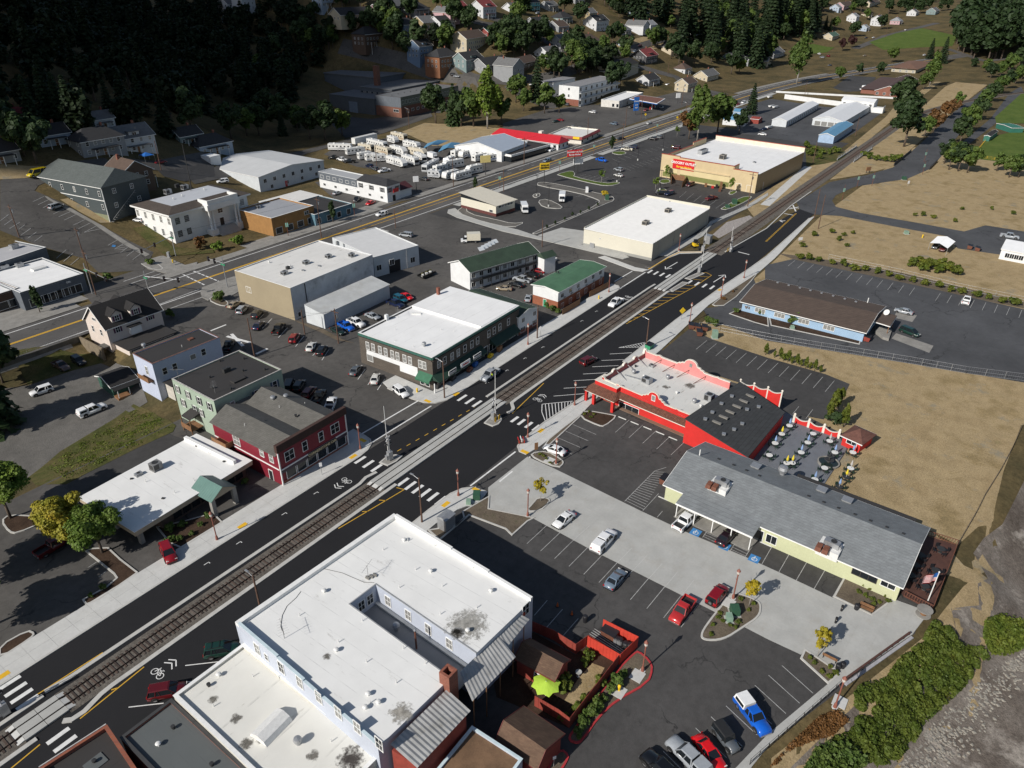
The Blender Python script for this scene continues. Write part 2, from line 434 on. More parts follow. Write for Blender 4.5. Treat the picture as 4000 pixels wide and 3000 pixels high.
def rect(s0,u0,s1,u1):return[(s0,u0),(s1,u0),(s1,u1),(s0,u1)]
def arc(c,r,a0,a1,n=8):return[(c[0]+r*bE.cos(rad(a0+(a1-a0)*i/n)),c[1]+r*bE.sin(rad(a0+(a1-a0)*i/n)))for i in bF(n+1)]
def axis(knots):
 out=[]
 for a,b,st in knots:out+=list(np.arange(a,b,st))
 return out+[knots[-1][1]]
xs=axis([(-400,-100,30),(-100,0,8),(0,130,2.5),(130,700,8),(700,1500,25),(1500,4500,150)])
ys=axis([(-1500,-400,100),(-400,-120,20),(-120,-64,1.6),(-64,40,8),(40,110,2),(110,420,7),(420,800,25),(800,3000,150)])
nx,ny=len(xs),len(ys)
vv=[(x,y,hz(x,y)-.06)for y in ys for x in xs]
ff=[(j*nx+i,j*nx+i+1,(j+1)*nx+i+1,(j+1)*nx+i)for j in bF(ny-1)for i in bF(nx-1)]
land=MB();land.v=vv;land.f=ff;land.mi=[0]*len(ff)
tag(land.bu('terrain',EARTH,smooth=1),bp='structure')
bank=[(-60,-51)]+[(s,float(np.interp(s,[-60,45,74,82,90,97,108,150,300],[-52,-75,-86,-87.5,-89.5,-88,-90,-97,-130]))+.5)for s in(0,45,60,74,78,82,86,90,93,97,102,108,125,150)]
top=[(s,u-2-1.2*bE.sin(s*.9))for s,u in bank]
aG('river_mudflat',top+[(150,-210),(-60,-210)],MUD,.05,3.)
aG('dry_field',[(80,-90),(92,-95),(98,-93),(108,-95),(150,-103),(300,-136),(420,-140),(420,-21),(300,-18),(270,-17),(200,-19.5),(127,-19.5),(127,-40),(118,-70),(86,-87)],aC,0.,9.)
aG('dry_field',[(44,-74.6),(74,-85.6),(81,-87),(88,-88.6),(93,-90.4),(93,-95),(80,-97),(68,-95),(50,-91),(30,-80)],aC,.04,2.)
al('dry_field',[(p.x,p.y)for p in[k31(545,830),k31(480,950),k31(520,1110),k31(520,1250),k31(350,1505),k32(850,0),k32(1035,110),k32(1230,215),k32(1400,60),k31(1640,1100),k31(900,900)]],.012,aC)
lot4=al('block_paving',rect(56,8.2,176,103),-.03,A_OLD)
al('side_street',rect(160,8.2,182,102),-.02,A_OLD)
al('town_block',rect(-60,8.2,57,47),-.036,A_OLD)
lot=al('riverside_car_park',[(-60,-13),(130,-13),(127,-40),(119,-68),(84,-84.4),(74,-84.5),(45,-73.5),(-60,-50)],-.02,A_LOT)
street=al('main_street',[(-60,-13.6),(176,-13.6),(200,-15.2),(268,-14.4),(272,-8),(240,-5.6),(215,-3.),(206,2),(200,8.4),(-60,8.4)],0.,A_NEW)
Z1=.006
ball=tag(bpy.data.objects.new('track_bed',None),bp='structure');COL.objects.link(ball)
for s0,s1 in((-60,-6.1),(-1.,53.5),(89.3,166.4)):
 m=MB();
 prof=[(-2.95,.02),(-2.35,.1),(.85,.1),(1.35,.02)]
 for k in bF(3):m.face([(s0,prof[k][0],prof[k][1]),(s1,prof[k][0],prof[k][1]),(s1,prof[k+1][0],prof[k+1][1]),(s0,prof[k+1][0],prof[k+1][1])])
 m.bu('ballast',BALLAST,ball)
def aW(s):
 t=max(0,s-470);return(s-.00016*t*t*.3,-.00105*t*t if t<600 else-378-1.26*(t-600))
def track_fr(s):
 a,b=aW(s-.5),aW(s+.5);d=Ve((b[0]-a[0],b[1]-a[1])).normalized();return d,Ve((-d.y,d.x))
m=MB();ss=list(np.arange(204,1000,6.));
for a,b in zip(ss[:-1],ss[1:]):
 q=[]
 for s in(a,b):
  p=aW(s);d,nn=track_fr(s);q.append([(p[0]+nn.x*o,p[1]+nn.y*o,z+hz(p[0],p[1]))for o,z in((-4.2,-.02),(-2.4,.1),(.9,.1),(2.7,-.02))])
 for k in bF(3):m.face([q[0][k],q[1][k],q[1][k+1],q[0][k+1]])
m.bu('ballast',BALLAST,ball)
track=tag(bpy.data.objects.new('railway_track',None),bp='structure');COL.objects.link(track)
RAILM=mat('rail_steel',(.06,.042,.035),.45,.2,2,metal=.5)
for off in(0.,-1.51):
 m=MB();m.box(-60,off-.035,.12,470,off+.035,.3);m.box(-60,off-.07,.11,470,off+.07,.15)
 ss=list(np.arange(470,1000,8.))
 for a,b in zip(ss[:-1],ss[1:]):
  pa,pb=aW(a),aW(b);da,na=track_fr(a);db,nb=track_fr(b)
  A=(pa[0]+na.x*off,pa[1]+na.y*off,.21+hz(*pa));B=(pb[0]+nb.x*off,pb[1]+nb.y*off,.21+hz(*pb));m.bar(A,B,.07,.18)
 m.bu('rail',RAILM,track)
TIES=[mat('tie_dark',(.05,.035,.028),.9,.25,3),mat('tie_brown',(.085,.058,.045),.9,.25,3),mat('tie_grey',(.12,.095,.08),.9,.2,3)]
tme=[MB().box(-.125,-1.3,0,.125,1.3,.13).data('tie',t)for t in TIES]
far=MB();nt_=0;s=-6.5
def is_pad(s):return-6.1<s<-1 or 53.5<s<89.3 or 166.4<s<204
near_s=[x for x in np.arange(-20,470,.62)if not is_pad(x)]
for k,s in bG(near_s):
 jx=rng.uniform(-.05,.05)
 if nt_<290 and s>-14:
  o=put('tie',tme[rng.choice((0,0,1,1,2))],track,(s+jx,-.755+rng.uniform(-.06,.06),.045),rng.uniform(-.015,.015));nt_+=1
 else:far.box(s-.125,-2.05,.045,s+.125,.545,.17)
for s in np.arange(470,800,.9):
 p=aW(s);d,nn=track_fr(s);far.ob((p[0]-nn.x*.755,p[1]-nn.y*.755),d,.25,nn,2.6,.045+hz(*p),.17+hz(*p))
tag(far.bu('tie',TIES[1],track),bp='stuff')
for s0,s1 in((-6.1,-1.),(53.5,89.3),(166.4,204)):
 n=max(1,round((s1-s0)/2.75));st=(s1-s0)/n
 for k in bF(n):
  for u0,u1 in((.1,1.),(-1.4,-.11),(-2.5,-1.62)):
   put('crossing_panel',MB().box(s0+k*st+.03,u0,.02,s0+(k+1)*st-.03,u1,.275+rng.uniform(-.006,.006)).data('crossing_panel',CONC),track)
for s0,sg in((53.5,-1),(89.3,1),(-6.1,-1),(-1,1),(166.4,-1)):
 for u0,u1 in((.2,.9),(-1.3,-.2),(-2.4,-1.7)):
  MB().hx([(s0,u0,.05),(s0+sg*.9,u0,.05),(s0+sg*.9,u1,.05),(s0,u1,.05)],[(s0,u0,.275),(s0+sg*.9,u0,.09),(s0+sg*.9,u1,.09),(s0,u1,.275)]).bu('end_ramp',CONC2,track)
def kerb(pts,w=.5,z=.15,mat_=KERB):return ribbon('kerb',pts,w,-.02,z,mat_)
kerb([(-60,2.1),(-1.9,2.3)],.6);kerb([(-1.5,2.7),(1.5,2.35),(50,2.),(52,2.),(54,2.5),(56.3,2.1)],.62)
kerb([(89.4,2.4),(166,2.3),(169,2.1)],.6)
kerb([(-60,-3.2),(-5.2,-3.2)],.62);kerb([(-2.2,-3.3),(-1.5,-4.),(0,-4.1),(2.5,-3.35),(4,-3.2),(50,-3.25),(55.8,-3.25)],.68)
kerb([(86.8,-5.),(87.8,-5.4),(89,-4.9),(90.5,-3.4),(92,-3.3),(166,-3.3),(168,-3.8)],.7)
kerb([(208,-3.6),(240,-6.),(274,-3.9),(300,-4.)],.4)
def island(pts,top_mat,z=.15,kw=.3):
 o=MB().pr(pts,-.02,z-.02).bu('traffic_island',top_mat);o['kind']='structure'
 ribbon('kerb',pts,kw,-.03,z,KERB,o,bx=1);return o
island([(58.8,3.7),(60.5,3.9),(62.2,3.1),(62.6,1.9),(60.8,1.6),(59.,1.9)],ag)
island([(81.,-3.6),(84.4,-3.1),(84.8,-4.6),(83.9,-5.6),(82.3,-6.),(81.,-5.6)],ag)
island([(178.6,-3.),(186.,-4.4),(185.5,-5.9),(178.6,-4.6)],ag)
island([(166.6,-3.2),(175.4,-3.6),(175.8,-5.2),(167.2,-4.4)],ag)
def aA(bo,pts,size=2.4,size2=2.1,mat_=CONC2,ang=0.,z=.13,by=(0,0),bv=None):
 o=MB().pr(pts,-.02,z-.03).bu(bo,mat_);o['kind']='structure'
 slabs(o,pts,size,mat_,z-.03,z,ang,size2,.012,by=by)
 if bv:ribbon('kerb',bv,.3,-.03,z+.004,KERB,o)
 return o
cafe_corner=[(58,8.35)]+[(60.2,8.7),(62.,9.6),(62.9,10.8),(63.2,12.5),(63.4,16),(60.,16),(59.6,13.05)]
aA('pavement',[(-60,8.45),(30,8.45)]+cafe_corner+[(43,12.95),(20,12.9),(-60,13.2)],3.,2.25,by=(0,8.45),bv=[(-60,8.3),(30,8.3),(58,8.2),(60.3,8.55),(62.2,9.5),(63.1,10.7),(63.4,12.5),(63.6,16)])
bc=[(80.6,24.6),(79.6,22),(79.5,14.5),(79.9,11.6),(81.2,9.6),(83.4,8.55),(87,8.4)]
aA('pavement',bc+[(158,8.75),(160.3,9.2),(161.6,10.6),(161.8,12.5),(136,12.6),(113,13.),(84.2,13.2),(84.6,24.6)],3.,2.25,by=(0,8.45),bv=[(79.45,22),(79.35,14.5),(79.75,11.5),(81.1,9.45),(83.3,8.4),(87,8.25),(158,8.6),(160.4,9.05),(161.8,10.5)])
aA('pavement',[(45,-12.9),(54,-12.75),(59.4,-12.9),(61.6,-13.6),(63.4,-15.3),(63.8,-17.6),(61,-18.2),(57,-16.5),(52,-15.9),(45,-16)],2.6,2.2,bv=[(45,-12.8),(54,-12.6),(59.5,-12.75),(61.8,-13.5),(63.6,-15.2)])
aA('pavement',[(77.4,-16.7),(77.3,-15),(78.4,-13.9),(80,-13.4),(88,-13.3),(102.5,-14.4),(104,-14.3),(104,-16.8),(94.6,-17.6),(88,-17.4),(81,-17.2)],2.6,2.2,bv=[(77.1,-16.6),(77.1,-15),(78.3,-13.7),(80,-13.2),(88,-13.1),(102.5,-14.2)])
aA('pavement',[(121,-13.5),(150,-13.45),(181,-14.5),(196,-15.4),(212,-16),(262,-14.7),(266,-15.4),(212,-18.6),(196,-18.8),(164,-16.4),(132,-17.8),(121,-17.9)],3.2,2.2,bv=[(121,-13.35),(150,-13.3),(181,-14.3),(196,-15.2),(212,-15.8),(262,-14.5)])
for c,l,w in((k11(630,1303),1.6,.8),(k11(692,1197),.8,1.6),(k11(1298,897),1.6,.8),(k11(1112,943),.8,1.6),(k11(1230,1612),1.6,.8),(k11(1428,1518),.8,1.6),(k21(187,1135),1.6,.8),(k21(82,1272),.8,1.6),(k02(20,1065),1.6,.8),(k02(1572,92),1.6,.8),(k21(1345,222),1.4,.8)):
 o=MB().box(c.x-l/2,c.y-w/2,.12,c.x+l/2,c.y+w/2,.142).bu('tactile_pad',TACT);o['kind']='structure'
mk=street
def bars(s0,s1,us,w=.62):
 for u in us:ae(mk,(s0,u),(s1,u),w,Z1,ah,'crosswalk_bar')
bars(-4.8,-2.2,(7.8,6.1,4.5,2.95));bars(-4.8,-2.2,(-4.8,-6.5,-8.2,-9.9));bars(55.9,58.6,(7.35,5.2,3.1));bars(55.7,58.5,(-3.7,-5.5,-7.2,-9.,-10.8,-12.6))
bars(84.5,87.5,(6.4,4.3,2.35));bars(84.5,87.,(-7.6,-9.3,-11.1,-12.9));bars(175.9,179,(8.,6,4,2));bars(175.2,178.4,(-5.2,-7.5,-9.8,-12.1))
for p,q in(((63.4,13.5),(79.4,13.1)),((62.2,9.75),(79.6,9.5)),((63.3,-14.1),(76.6,-14.4)),((64.4,-17.5),(76.9,-17.6)),((164,12.7),(174.6,12.5)),((159.6,8.8),(176.2,8.9))):
 ae(mk,p,q,.32,.012,ah,'stop_line')
dashes(mk,(63.4,3.75),(84.6,1.9),.16,Z1,1.,1.35,YPAINT)
def aJ(pts,w=.16):
 for a,b in zip(pts[:-1],pts[1:]):ae(mk,a,b,w,Z1,YPAINT,'yellow_line')
aJ([(-2.2,3.15),(6,2.85)]);aJ([(8,-3.75),(-.8,-4.6)]);aJ([(4.2,-4.05),(3.6,-3.7)])
aJ([(41.7,-3.8),(55.6,-5.4)]);aJ([(55.6,-5.4),(55.2,-3.9)]);aJ([(51.5,-5),(50.9,-3.9)]);aJ([(47.6,-4.5),(47,-3.8)])
aJ([(101.6,-4.1),(87.3,-5.9)]);aJ([(-5.3,-4.2),(-11,-4.9)])
aJ([(140,-4.),(174.9,-7.9)])
for s in np.arange(143,175,2.9):aJ([(s,-4.-(s-140)*.111),(s-1.6,-3.8)])
aJ([(185.5,-4.6),(187,-6),(185.8,-8.2),(176,-7.9)]);aJ([(184,-8.),(182.5,-4.6)]);aJ([(180.5,-7.9),(179.5,-4.9)])
for i,j,p,q in((2,1,(270,908),(490,890)),(2,1,(335,857),(550,845)),(2,1,(400,808),(590,797)),(2,1,(460,765),(620,756)),(2,1,(520,718),(690,710)),(2,1,(580,677),(725,671)),(2,1,(633,635),(778,627)),(0,2,(833,1265),(1060,1239)),(0,2,(1025,1125),(1240,1098)),(0,2,(1200,995),(1420,970))):
 ae(mk,K(i,j,*p),K(i,j,*q),.14,Z1,ah,'stall_line')
tri=[k21(195,960),k21(395,940),k21(218,1075)]
ae(mk,tri[0],tri[1],.15,Z1,ah,'hatch_line');ae(mk,tri[0],k21(193,1010),.15,Z1,ah,'hatch_line');ae(mk,k21(193,1010),tri[2],.15,Z1,ah,'hatch_line')
hatch(mk,(k21(205,960),tri[1]),(tri[2],k21(388,950)),9,.14,Z1,ah)
ae(mk,k21(690,594),k21(862,560),.14,Z1,ah,'hatch_line');ae(mk,k21(690,594),k21(862,590),.14,Z1,ah,'hatch_line')
hatch(mk,(k21(700,590),k21(862,562)),(k21(730,594),k21(880,588)),9,.14,Z1,ah)
def ring(bf,c,r,w,z,mat_,n=14):
 m=MB()
 for k in bF(n):
  a,b=2*bE.pi*k/n,2*bE.pi*(k+1)/n
  m.face([(c[0]+bE.cos(t)*q,c[1]+bE.sin(t)*q,z)for t,q in((a,r-w),(b,r-w),(b,r),(a,r))][::-1])
 return m.bu('bicycle_wheel_mark',mat_,bf)
def bike(c,sg,rot=0.):
 fx=lambda x,y:(c[0]+sg*x,c[1]+sg*y)
 for x in(-.62,.62):ring(mk,fx(0,x),.5,.1,Z1+.002,ah)
 for a,b in(((0,-.62),(.55,-.1)),((.55,-.1),(0.,.1)),((0.,.1),(0,-.62)),((.55,-.1),(.55,.45)),((0.,.1),(.55,.45)),((.55,.45),(0,.62)),((.55,.45),(.85,.4)),((.55,-.1),(.75,-.25)),((.75,-.4),(.75,-.1))):
  ae(mk,fx(*a),fx(*b),.1,Z1+.001,ah,'bicycle_mark')
 for k in(1.5,2.1):
  for e in(-.9,.9):ae(mk,fx(k,e),fx(k+.55,0),.16,Z1,ah,'chevron')
bike(k11(588,1455),-1);bike(k02(1020,1048),1);bike(k21(165,932),1);bike(k21(757,264),-1)
def arrow(p,q,w=.28):
 p=Ve(p[:2]);q=Ve(q[:2]);d=(q-p).normalized();nn=Ve((-d.y,d.x))
 ae(mk,p,q-d*.8,w,Z1,ah,'arrow_shaft')
 for sg in(1,-1):ae(mk,q-d*2.+nn*sg*1.15,q+d*.05,w,Z1+.001,ah,'arrow_head')
arrow(k21(1072,40),k21(995,85));arrow(k21(1305,170),k21(1380,122))
for i,j,x,y in((0,2,1340,332),(0,2,1548,198),(1,1,388,1534),(2,1,82,662),(2,1,198,590),(2,1,450,420),(2,1,545,358),(1,1,1624,741),(1,1,1495,820),(1,2,182,10)):
 c=K(i,j,x,y);ae(mk,(c.x-.5,c.y),(c.x+.3,c.y),.12,Z1,ah,'bay_tick');ae(mk,(c.x+.3,c.y-.4),(c.x+.3,c.y+.06),.12,Z1,ah,'bay_tick')
for a,b in(((190,1310),(258,1322)),((106,1384),(163,1394))):ae(mk,K(3,0,*a),K(3,0,*b),.5,Z1+.012,ah,'stop_line')
ae(mk,k30(135,1355),k30(205,1340),.5,.018,ah,'railway_cross');ae(mk,k30(162,1330),k30(180,1370),.5,.02,ah,'railway_cross')
for x,y in((148,1345),(190,1350)):ring(mk,k30(x,y),.5,.16,.018,ah,10)
for o in(0,.35):ae(mk,k30(185,1383)+Ve((0,o,0)),k30(-10,1566)+Ve((0,o,0)),.14,.012,YPAINT,'yellow_line')
ae(mk,k30(85,1434),k30(112,1430),.4,.012,ah,'arrow_shaft');ae(mk,k30(75,1430),k30(95,1440),.4,.013,ah,'arrow_head');ae(mk,k30(76,1431),k30(90,1426),.4,.014,ah,'arrow_head')
ae(mk,k20(1465,1632),k20(1538,1650),.5,.012,ah,'stop_line')
drive=[k11(1505,1500),k21(100,1300),k21(275,1378),k21(850,1659),k22(1130,130),k22(1510,290),k32(60,385),k32(420,555),k32(215,925),k32(0,825),k22(1505,745),k22(1605,650),k22(1590,575),k22(1450,525),k22(1385,600),k22(1320,650),k22(505,240),k22(135,40),k11(1505,1640)]
drive2=[(p.x,p.y)for p in drive]
dv=al('concrete_drive',drive2,0.,CONC)
da=bE.atan2(*(reversed((k22(505,240)-k22(135,40)).to_2d()[:])))
slabs(dv,drive2,4.6,CONC,-.005,.012,da,3.8,.012,wob=.002)
plaza=[k32(420,555),k32(672,672),k32(808,565),k32(1045,650),k32(935,795),k32(490,1095),k32(0,1520),k22(1500,1720),k22(1440,1670),k22(1659,1440),k32(388,1115),k32(465,1045),k32(237,893),k32(215,925)]
pl=aA('plaza_paving',[(p.x,p.y)for p in plaza],2.6,2.6,CONC,da,.09)
aB(lot,k22(97,205),k22(1095,747),k22(222,90),k22(1207,598),11)
aB(lot,k22(222,90),k22(1098,543),k22(330,0),k22(1180,440),10,.02,.07,mat('faded_paint',(.5,.5,.48),.8,.1,2))
aB(lot,k22(145,670),k22(305,832),k22(228,573),k22(430,690),3)
aB(lot,k22(870,1630),k32(90,995),k22(1072,1832),k32(292,1175),10)
aB(lot,k21(670,1143),k21(1030,1290),k21(760,1062),k21(1118,1205),5)
aB(lot,k21(395,1092),k21(240,1220),k21(545,1157),k21(390,1285),4)
hl=(k21(730,1590),k21(925,1393));hr=(k21(848,1650),k21(1000,1395))
hatch(lot,hl,hr,17,.1,.016,aj);ae(lot,hl[0],hl[1],.1,.017,aj,'hatch_line');ae(lot,hr[0],k21(950,1540),.1,.017,aj,'hatch_line');ae(lot,hl[1],k21(1000,1370),.1,.017,aj,'hatch_line')
for q in(((1235,165),(1320,205),(1395,85),(1310,55)),((1415,250),(1510,293),(1590,170),(1500,120))):
 p=[K(2,2,*a)for a in q]
 hatch(lot,(p[0],p[3]),(p[1],p[2]),9,.09,.016,aj)
 for a,b in((0,3),(1,2)):ae(lot,p[a],p[b],.1,.017,aj,'stall_line')
for a,b in(((1040,85),(1085,20)),((940,35),(975,-5))):ae(lot,K(2,2,*a),K(2,2,*b),.1,.016,aj,'stall_line')
aB(lot,k22(1615,345),k32(418,553),k22(1690,215),k32(497,418),5)
def aT(c,bf,s=1.):
 ae(bf,(c.x-.85*s,c.y),(c.x+.85*s,c.y),1.6*s,.018,BPAINT,'blue_badge_square')
 ring(bf,(c.x-.1,c.y-.05),.45*s,.1,.022,ah,12)
 for a,b in(((-.1,-.05),(.1,.1)),((.1,.1),(.45,.05)),((.45,.05),(.62,.05)),((-.1,-.05),(-.35,.25)),((-.35,.25),(-.5,.2))):ae(bf,(c.x+a[0]*s,c.y+a[1]*s),(c.x+b[0]*s,c.y+b[1]*s),.11,.021,ah,'wheelchair_mark')
aT(k22(1190,132),lot);aT(k22(1570,303),lot);aT(k22(1378,222),lot)
stops=[(2,1,715,1052,0),(2,1,795,1084,0),(2,1,878,1117,0),(2,1,960,1149,0),(2,1,1043,1184,0),(2,1,980,1572,1),(2,1,1075,1612,1),(2,2,1265,40,1),(2,2,1455,125,1),(2,2,1635,195,1),(3,2,-15,210,1),(3,2,90,250,1),(3,2,198,298,1),(3,2,312,347,1),(3,2,427,397,1)]
sm=MB().hx([(-.95,-.1,0),(.95,-.1,0),(.95,.1,0),(-.95,.1,0)],[(-.9,-.06,.13),(.9,-.06,.13),(.9,.06,.13),(-.9,.06,.13)]).data('wheel_stop',CONC2)
wd=bE.atan2(*(reversed((k21(1043,1184)-k21(715,1052)).to_2d()[:])));wd2=bE.atan2(*(reversed((k32(427,397)-k32(90,250)).to_2d()[:])))
for k,(i,j,x,y,r)in bG(stops):
 tag(put('wheel_stop',sm,None,K(i,j,x,y,0.),(wd,wd2)[r]),('white concrete wheel stop along the red restaurant wall','white concrete wheel stop along the pale green building')[r],'wheel stop',('wheel stops by the red restaurant','wheel stops by the pale green building')[r])
def bed(pts,mat_=BARE,red=0,z=.14):
 o=MB().pr(pts,-.02,z-.05).bu('planting_bed',mat_);o['kind']='structure'
 ribbon('kerb',pts,.26,-.03,z,RPAINT if red else KERB,o,bx=1);return o
def smooth(pts,it=2):
 for _ in bF(it):
  q=[]
  for k in bF(len(pts)):
   a,b=pts[k],pts[(k+1)%len(pts)];q+=[(a[0]*.75+b[0]*.25,a[1]*.75+b[1]*.25),(a[0]*.25+b[0]*.75,a[1]*.25+b[1]*.75)]
  pts=q
 return pts
P2=lambda l:[(p.x,p.y)for p in l]
bed(smooth(P2(av(2,2,[(1425,530),(1470,530),(1590,575),(1612,610),(1600,680),(1500,745),(1370,830),(1240,832),(1222,790),(1300,680)]))))
bed(smooth(P2(av(2,1,[(225,1265),(320,1320),(335,1345),(300,1375),(150,1315),(120,1280)])),1))
bed(smooth(P2(av(2,1,[(165,1570),(235,1570),(245,1595),(180,1655),(90,1655),(140,1600)])),1))
bed(smooth(P2([k22(0,150),k22(100,60),k22(140,40),k11(1505,1640),k11(1510,1560),k11(1340,1659),k12(1350,40),k12(1300,90),k12(1120,120),k12(1190,180),k12(1250,130),k12(1380,20),k22(-40,110)]),0))
bed(smooth(P2(av(2,1,[(470,1000),(640,1030),(680,1040),(600,1105),(560,1100),(440,1045)])),1),MULCH)
bed(P2([k21(440,1042),k21(475,1000),k21(240,1190),k21(210,1230),k21(245,1222)]),BARE)
bed(smooth(P2(av(2,2,[(820,905),(890,965),(910,1020),(880,1110),(680,1220),(560,1330),(455,1480),(420,1500),(370,1480),(380,1440),(690,1020),(790,920)])),1),BARE,1)
bed(smooth(P2(av(2,2,[(320,1540),(365,1580),(350,1620),(300,1700),(220,1700),(270,1590)])),1),BARE,1)
bed(smooth(P2(av(3,2,[(500,420),(820,545),(800,575),(672,668),(430,550)])),0),BARE)
bed(smooth(P2(av(3,2,[(240,895),(465,1045),(390,1110),(215,950)])),0),BARE)
lot2=al('rear_car_park',P2([k21(1150,470),k21(1300,540),k21(1659,660),k31(370,765),k31(530,830),k31(480,930),k31(360,1060),k31(100,1010),k21(1500,830),k21(850,620),k21(980,610)]),.012,A_DRK)
aB(lot2,k21(1193,605),k31(370,880),k21(1262,548),k31(430,808),13,.022)
aB(lot2,k31(160,1025),k31(245,1055),k31(200,975),k31(290,995),2,.022)
lot3=al('office_car_park',P2([k20(1640,1990),k31(-20,60),k31(160,20),k31(960,190),k31(1659,345),k31(2050,430),k31(2050,920),k31(1659,820),k31(870,690),k31(0,550),k21(1640,545),k21(1440,470),k21(1290,420),k21(1230,340),k21(1330,330),k21(1560,130)]),.012,A_BLU)
aB(lot3,k31(130,65),k31(915,255),k31(175,28),k31(950,205),13,.022)
aB(lot3,k31(1085,290),k31(1625,400),k31(1117,240),k31(1645,350),8,.022)
al('concrete_pad',P2(av(3,1,[(800,535),(830,500),(1072,582),(1045,628)])),.02,ag)
al('concrete_pad',P2(av(3,1,[(830,360),(965,385),(935,428),(820,400)])),.02,ag)
bed(P2(av(3,1,[(5,375),(600,545),(590,572),(20,450)])),MULCH)
bed(P2(av(2,1,[(1410,375),(1480,345),(1655,385),(1660,455),(1570,430)])),MULCH)
bed(smooth(P2(av(2,1,[(1560,125),(1590,120),(1400,320),(1290,325),(1330,290),(1500,160)])),1),BARE)
al('hedge_strip',P2([k30(60,1640),k31(390,25),k31(870,110),k31(1659,300),k31(1659,340),k31(1000,205),k31(160,20)]),.01,BARE)
al('riverside_road',P2([k30(205,1355),k30(185,1310),k30(400,1180),k30(640,1135),k30(810,1085),k30(1000,920),k30(1200,730),k30(1420,560),k30(1470,500),k30(1530,530),k30(1350,740),k30(1190,930),k30(1060,1090),k30(900,1160),k30(560,1210),k30(440,1265),k30(415,1300),k30(440,1340),k30(600,1380),k30(1000,1450),k30(1270,1500),k30(1410,1460),k30(1659,1500),k30(1800,1540),k30(1800,1680),k30(1500,1650),k30(1230,1610),k30(1150,1530),k30(830,1470),k30(470,1400),k30(300,1390)]),.02,A_BLU)
al('ball_field',P2([k30(1330,1010),k30(1420,890),k30(1659,840),k30(1900,840),k30(1900,1090),k30(1659,1065),k30(1350,1030)]),.02,LAWN)
al('ball_field',P2([k30(1470,760),k30(1659,590),k30(1900,600),k30(1900,800),k30(1480,800)]),.022,LAWN)
al('park_path',P2([k30(1190,980),k30(1440,770),k30(1570,600),k30(1640,560),k30(1659,600),k30(1500,780),k30(1240,985)]),.018,A_BLU)
al('railside_grass',P2([k30(-150,1330),k30(230,1080),k30(480,990),k30(760,760),k30(820,690),k30(1080,530),k30(1120,530),k30(900,700),k30(560,985),k30(250,1190),k30(-80,1420)]),-.01,aC)
al('railside_grass',P2([k30(400,1165),k30(780,870),k30(960,730),k30(1150,560),k30(1390,460),k30(1420,550),k30(1190,730),k30(980,920),k30(800,1080),k30(620,1130)]),-.008,aC)
ae(None,k30(-20,1330),k30(260,1080),3.5,-.002,CONC2,'railside_path')['kind']='structure'
gl=al('store_car_park',[(182,8.8),(410,8.8),(410,101),(182,101)],-.025,A_DRK)
aB(gl,k20(720,1085),k20(1000,1000),k20(770,1105),k20(1040,1015),12,.02)
aB(gl,k20(650,1030),k20(960,940),k20(700,1050),k20(1010,958),0+10,.02)
aB(gl,k20(405,1150),k20(640,1185),k20(480,1130),k20(700,1160),7,.02)
aB(gl,k20(1085,1280),k20(1320,1350),k20(1130,1240),k20(1380,1310),6,.02)
aB(gl,k20(350,1260),k20(540,1310),k20(440,1240),k20(570,1290),4,.02)
def ap(pts,m_=LAWN):return bed(smooth(P2(pts),1),m_)
ap(av(2,0,[(310,1125),(390,1105),(410,1130),(395,1145),(600,1190),(690,1180),(700,1190),(640,1205),(560,1200),(290,1135)]))
ap(av(2,0,[(1370,1345),(1480,1280),(1560,1270),(1530,1300),(1400,1360),(1350,1355)]))
ap(av(2,0,[(955,1170),(1010,1160),(1030,1180),(990,1190),(960,1185)]));ap(av(2,0,[(930,1235),(980,1220),(1005,1235),(960,1255)]))
ap(av(2,0,[(650,985),(720,980),(745,995),(700,1005),(650,995)]))
ap(av(2,0,[(1400,1250),(1440,1235),(1460,1245),(1420,1265)]))
tb=[(160,1185),(220,1180),(450,1225),(560,1255),(650,1270),(665,1300),(610,1320),(400,1410),(200,1500),(150,1520),(130,1510),(480,1370),(570,1310),(560,1295),(430,1250),(170,1205)]
ap(av(2,0,tb),GRAVEL);ap(av(2,0,[(130,1265),(175,1250),(185,1270),(150,1285)]),GRAVEL);ap(av(2,0,[(165,1300),(230,1290),(330,1340),(310,1355),(200,1345)]),GRAVEL)
ap([k10(1300,1370),k10(1360,1330),k10(1370,1385),k10(1560,1425),k10(1659,1450),k20(90,1440),k20(0,1480),k10(1480,1440),k10(1320,1390)],GRAVEL)
for q in([k10(1245,1360),k10(1290,1350),k10(1340,1390),k10(1480,1440),k20(40,1490),k20(160,1530),k20(470,1590),k20(700,1640),k20(760,1668),k20(720,1680),k20(380,1600),k20(-60,1500),k10(1300,1410),k10(1240,1380)],):
 aA('pavement',P2(q),3.5,2.5,CONC)
al('concrete_apron',P2(av(2,0,[(165,1525),(320,1475),(500,1500),(500,1570),(420,1590)])),0.,CONC)
m_g=ap(av(2,0,[(395,1597),(500,1572),(760,1660),(700,1668)]),MULCH);hatch(m_g,(k20(400,1597),k20(700,1664)),(k20(470,1580),k20(755,1658)),22,.22,.1,CONC)  # pale diagonal stripes laid across the mulch bed
al('rock_patch',P2(av(2,0,[(1300,1520),(1390,1440),(1540,1395),(1560,1410),(1420,1500),(1340,1545)])),.01,mat('pale_rock',(.34,.31,.29),.95,.3,1.5,fine=5,bmp=.8))
aA('pavement',P2([k20(1010,1659),k20(900,1659),k20(1240,1500),k20(1280,1440),k20(1525,1330),k20(1659,1250),k20(1659,1268),k20(1540,1345),k20(1300,1450),k20(1240,1530)]),3.,2.2,CONC)
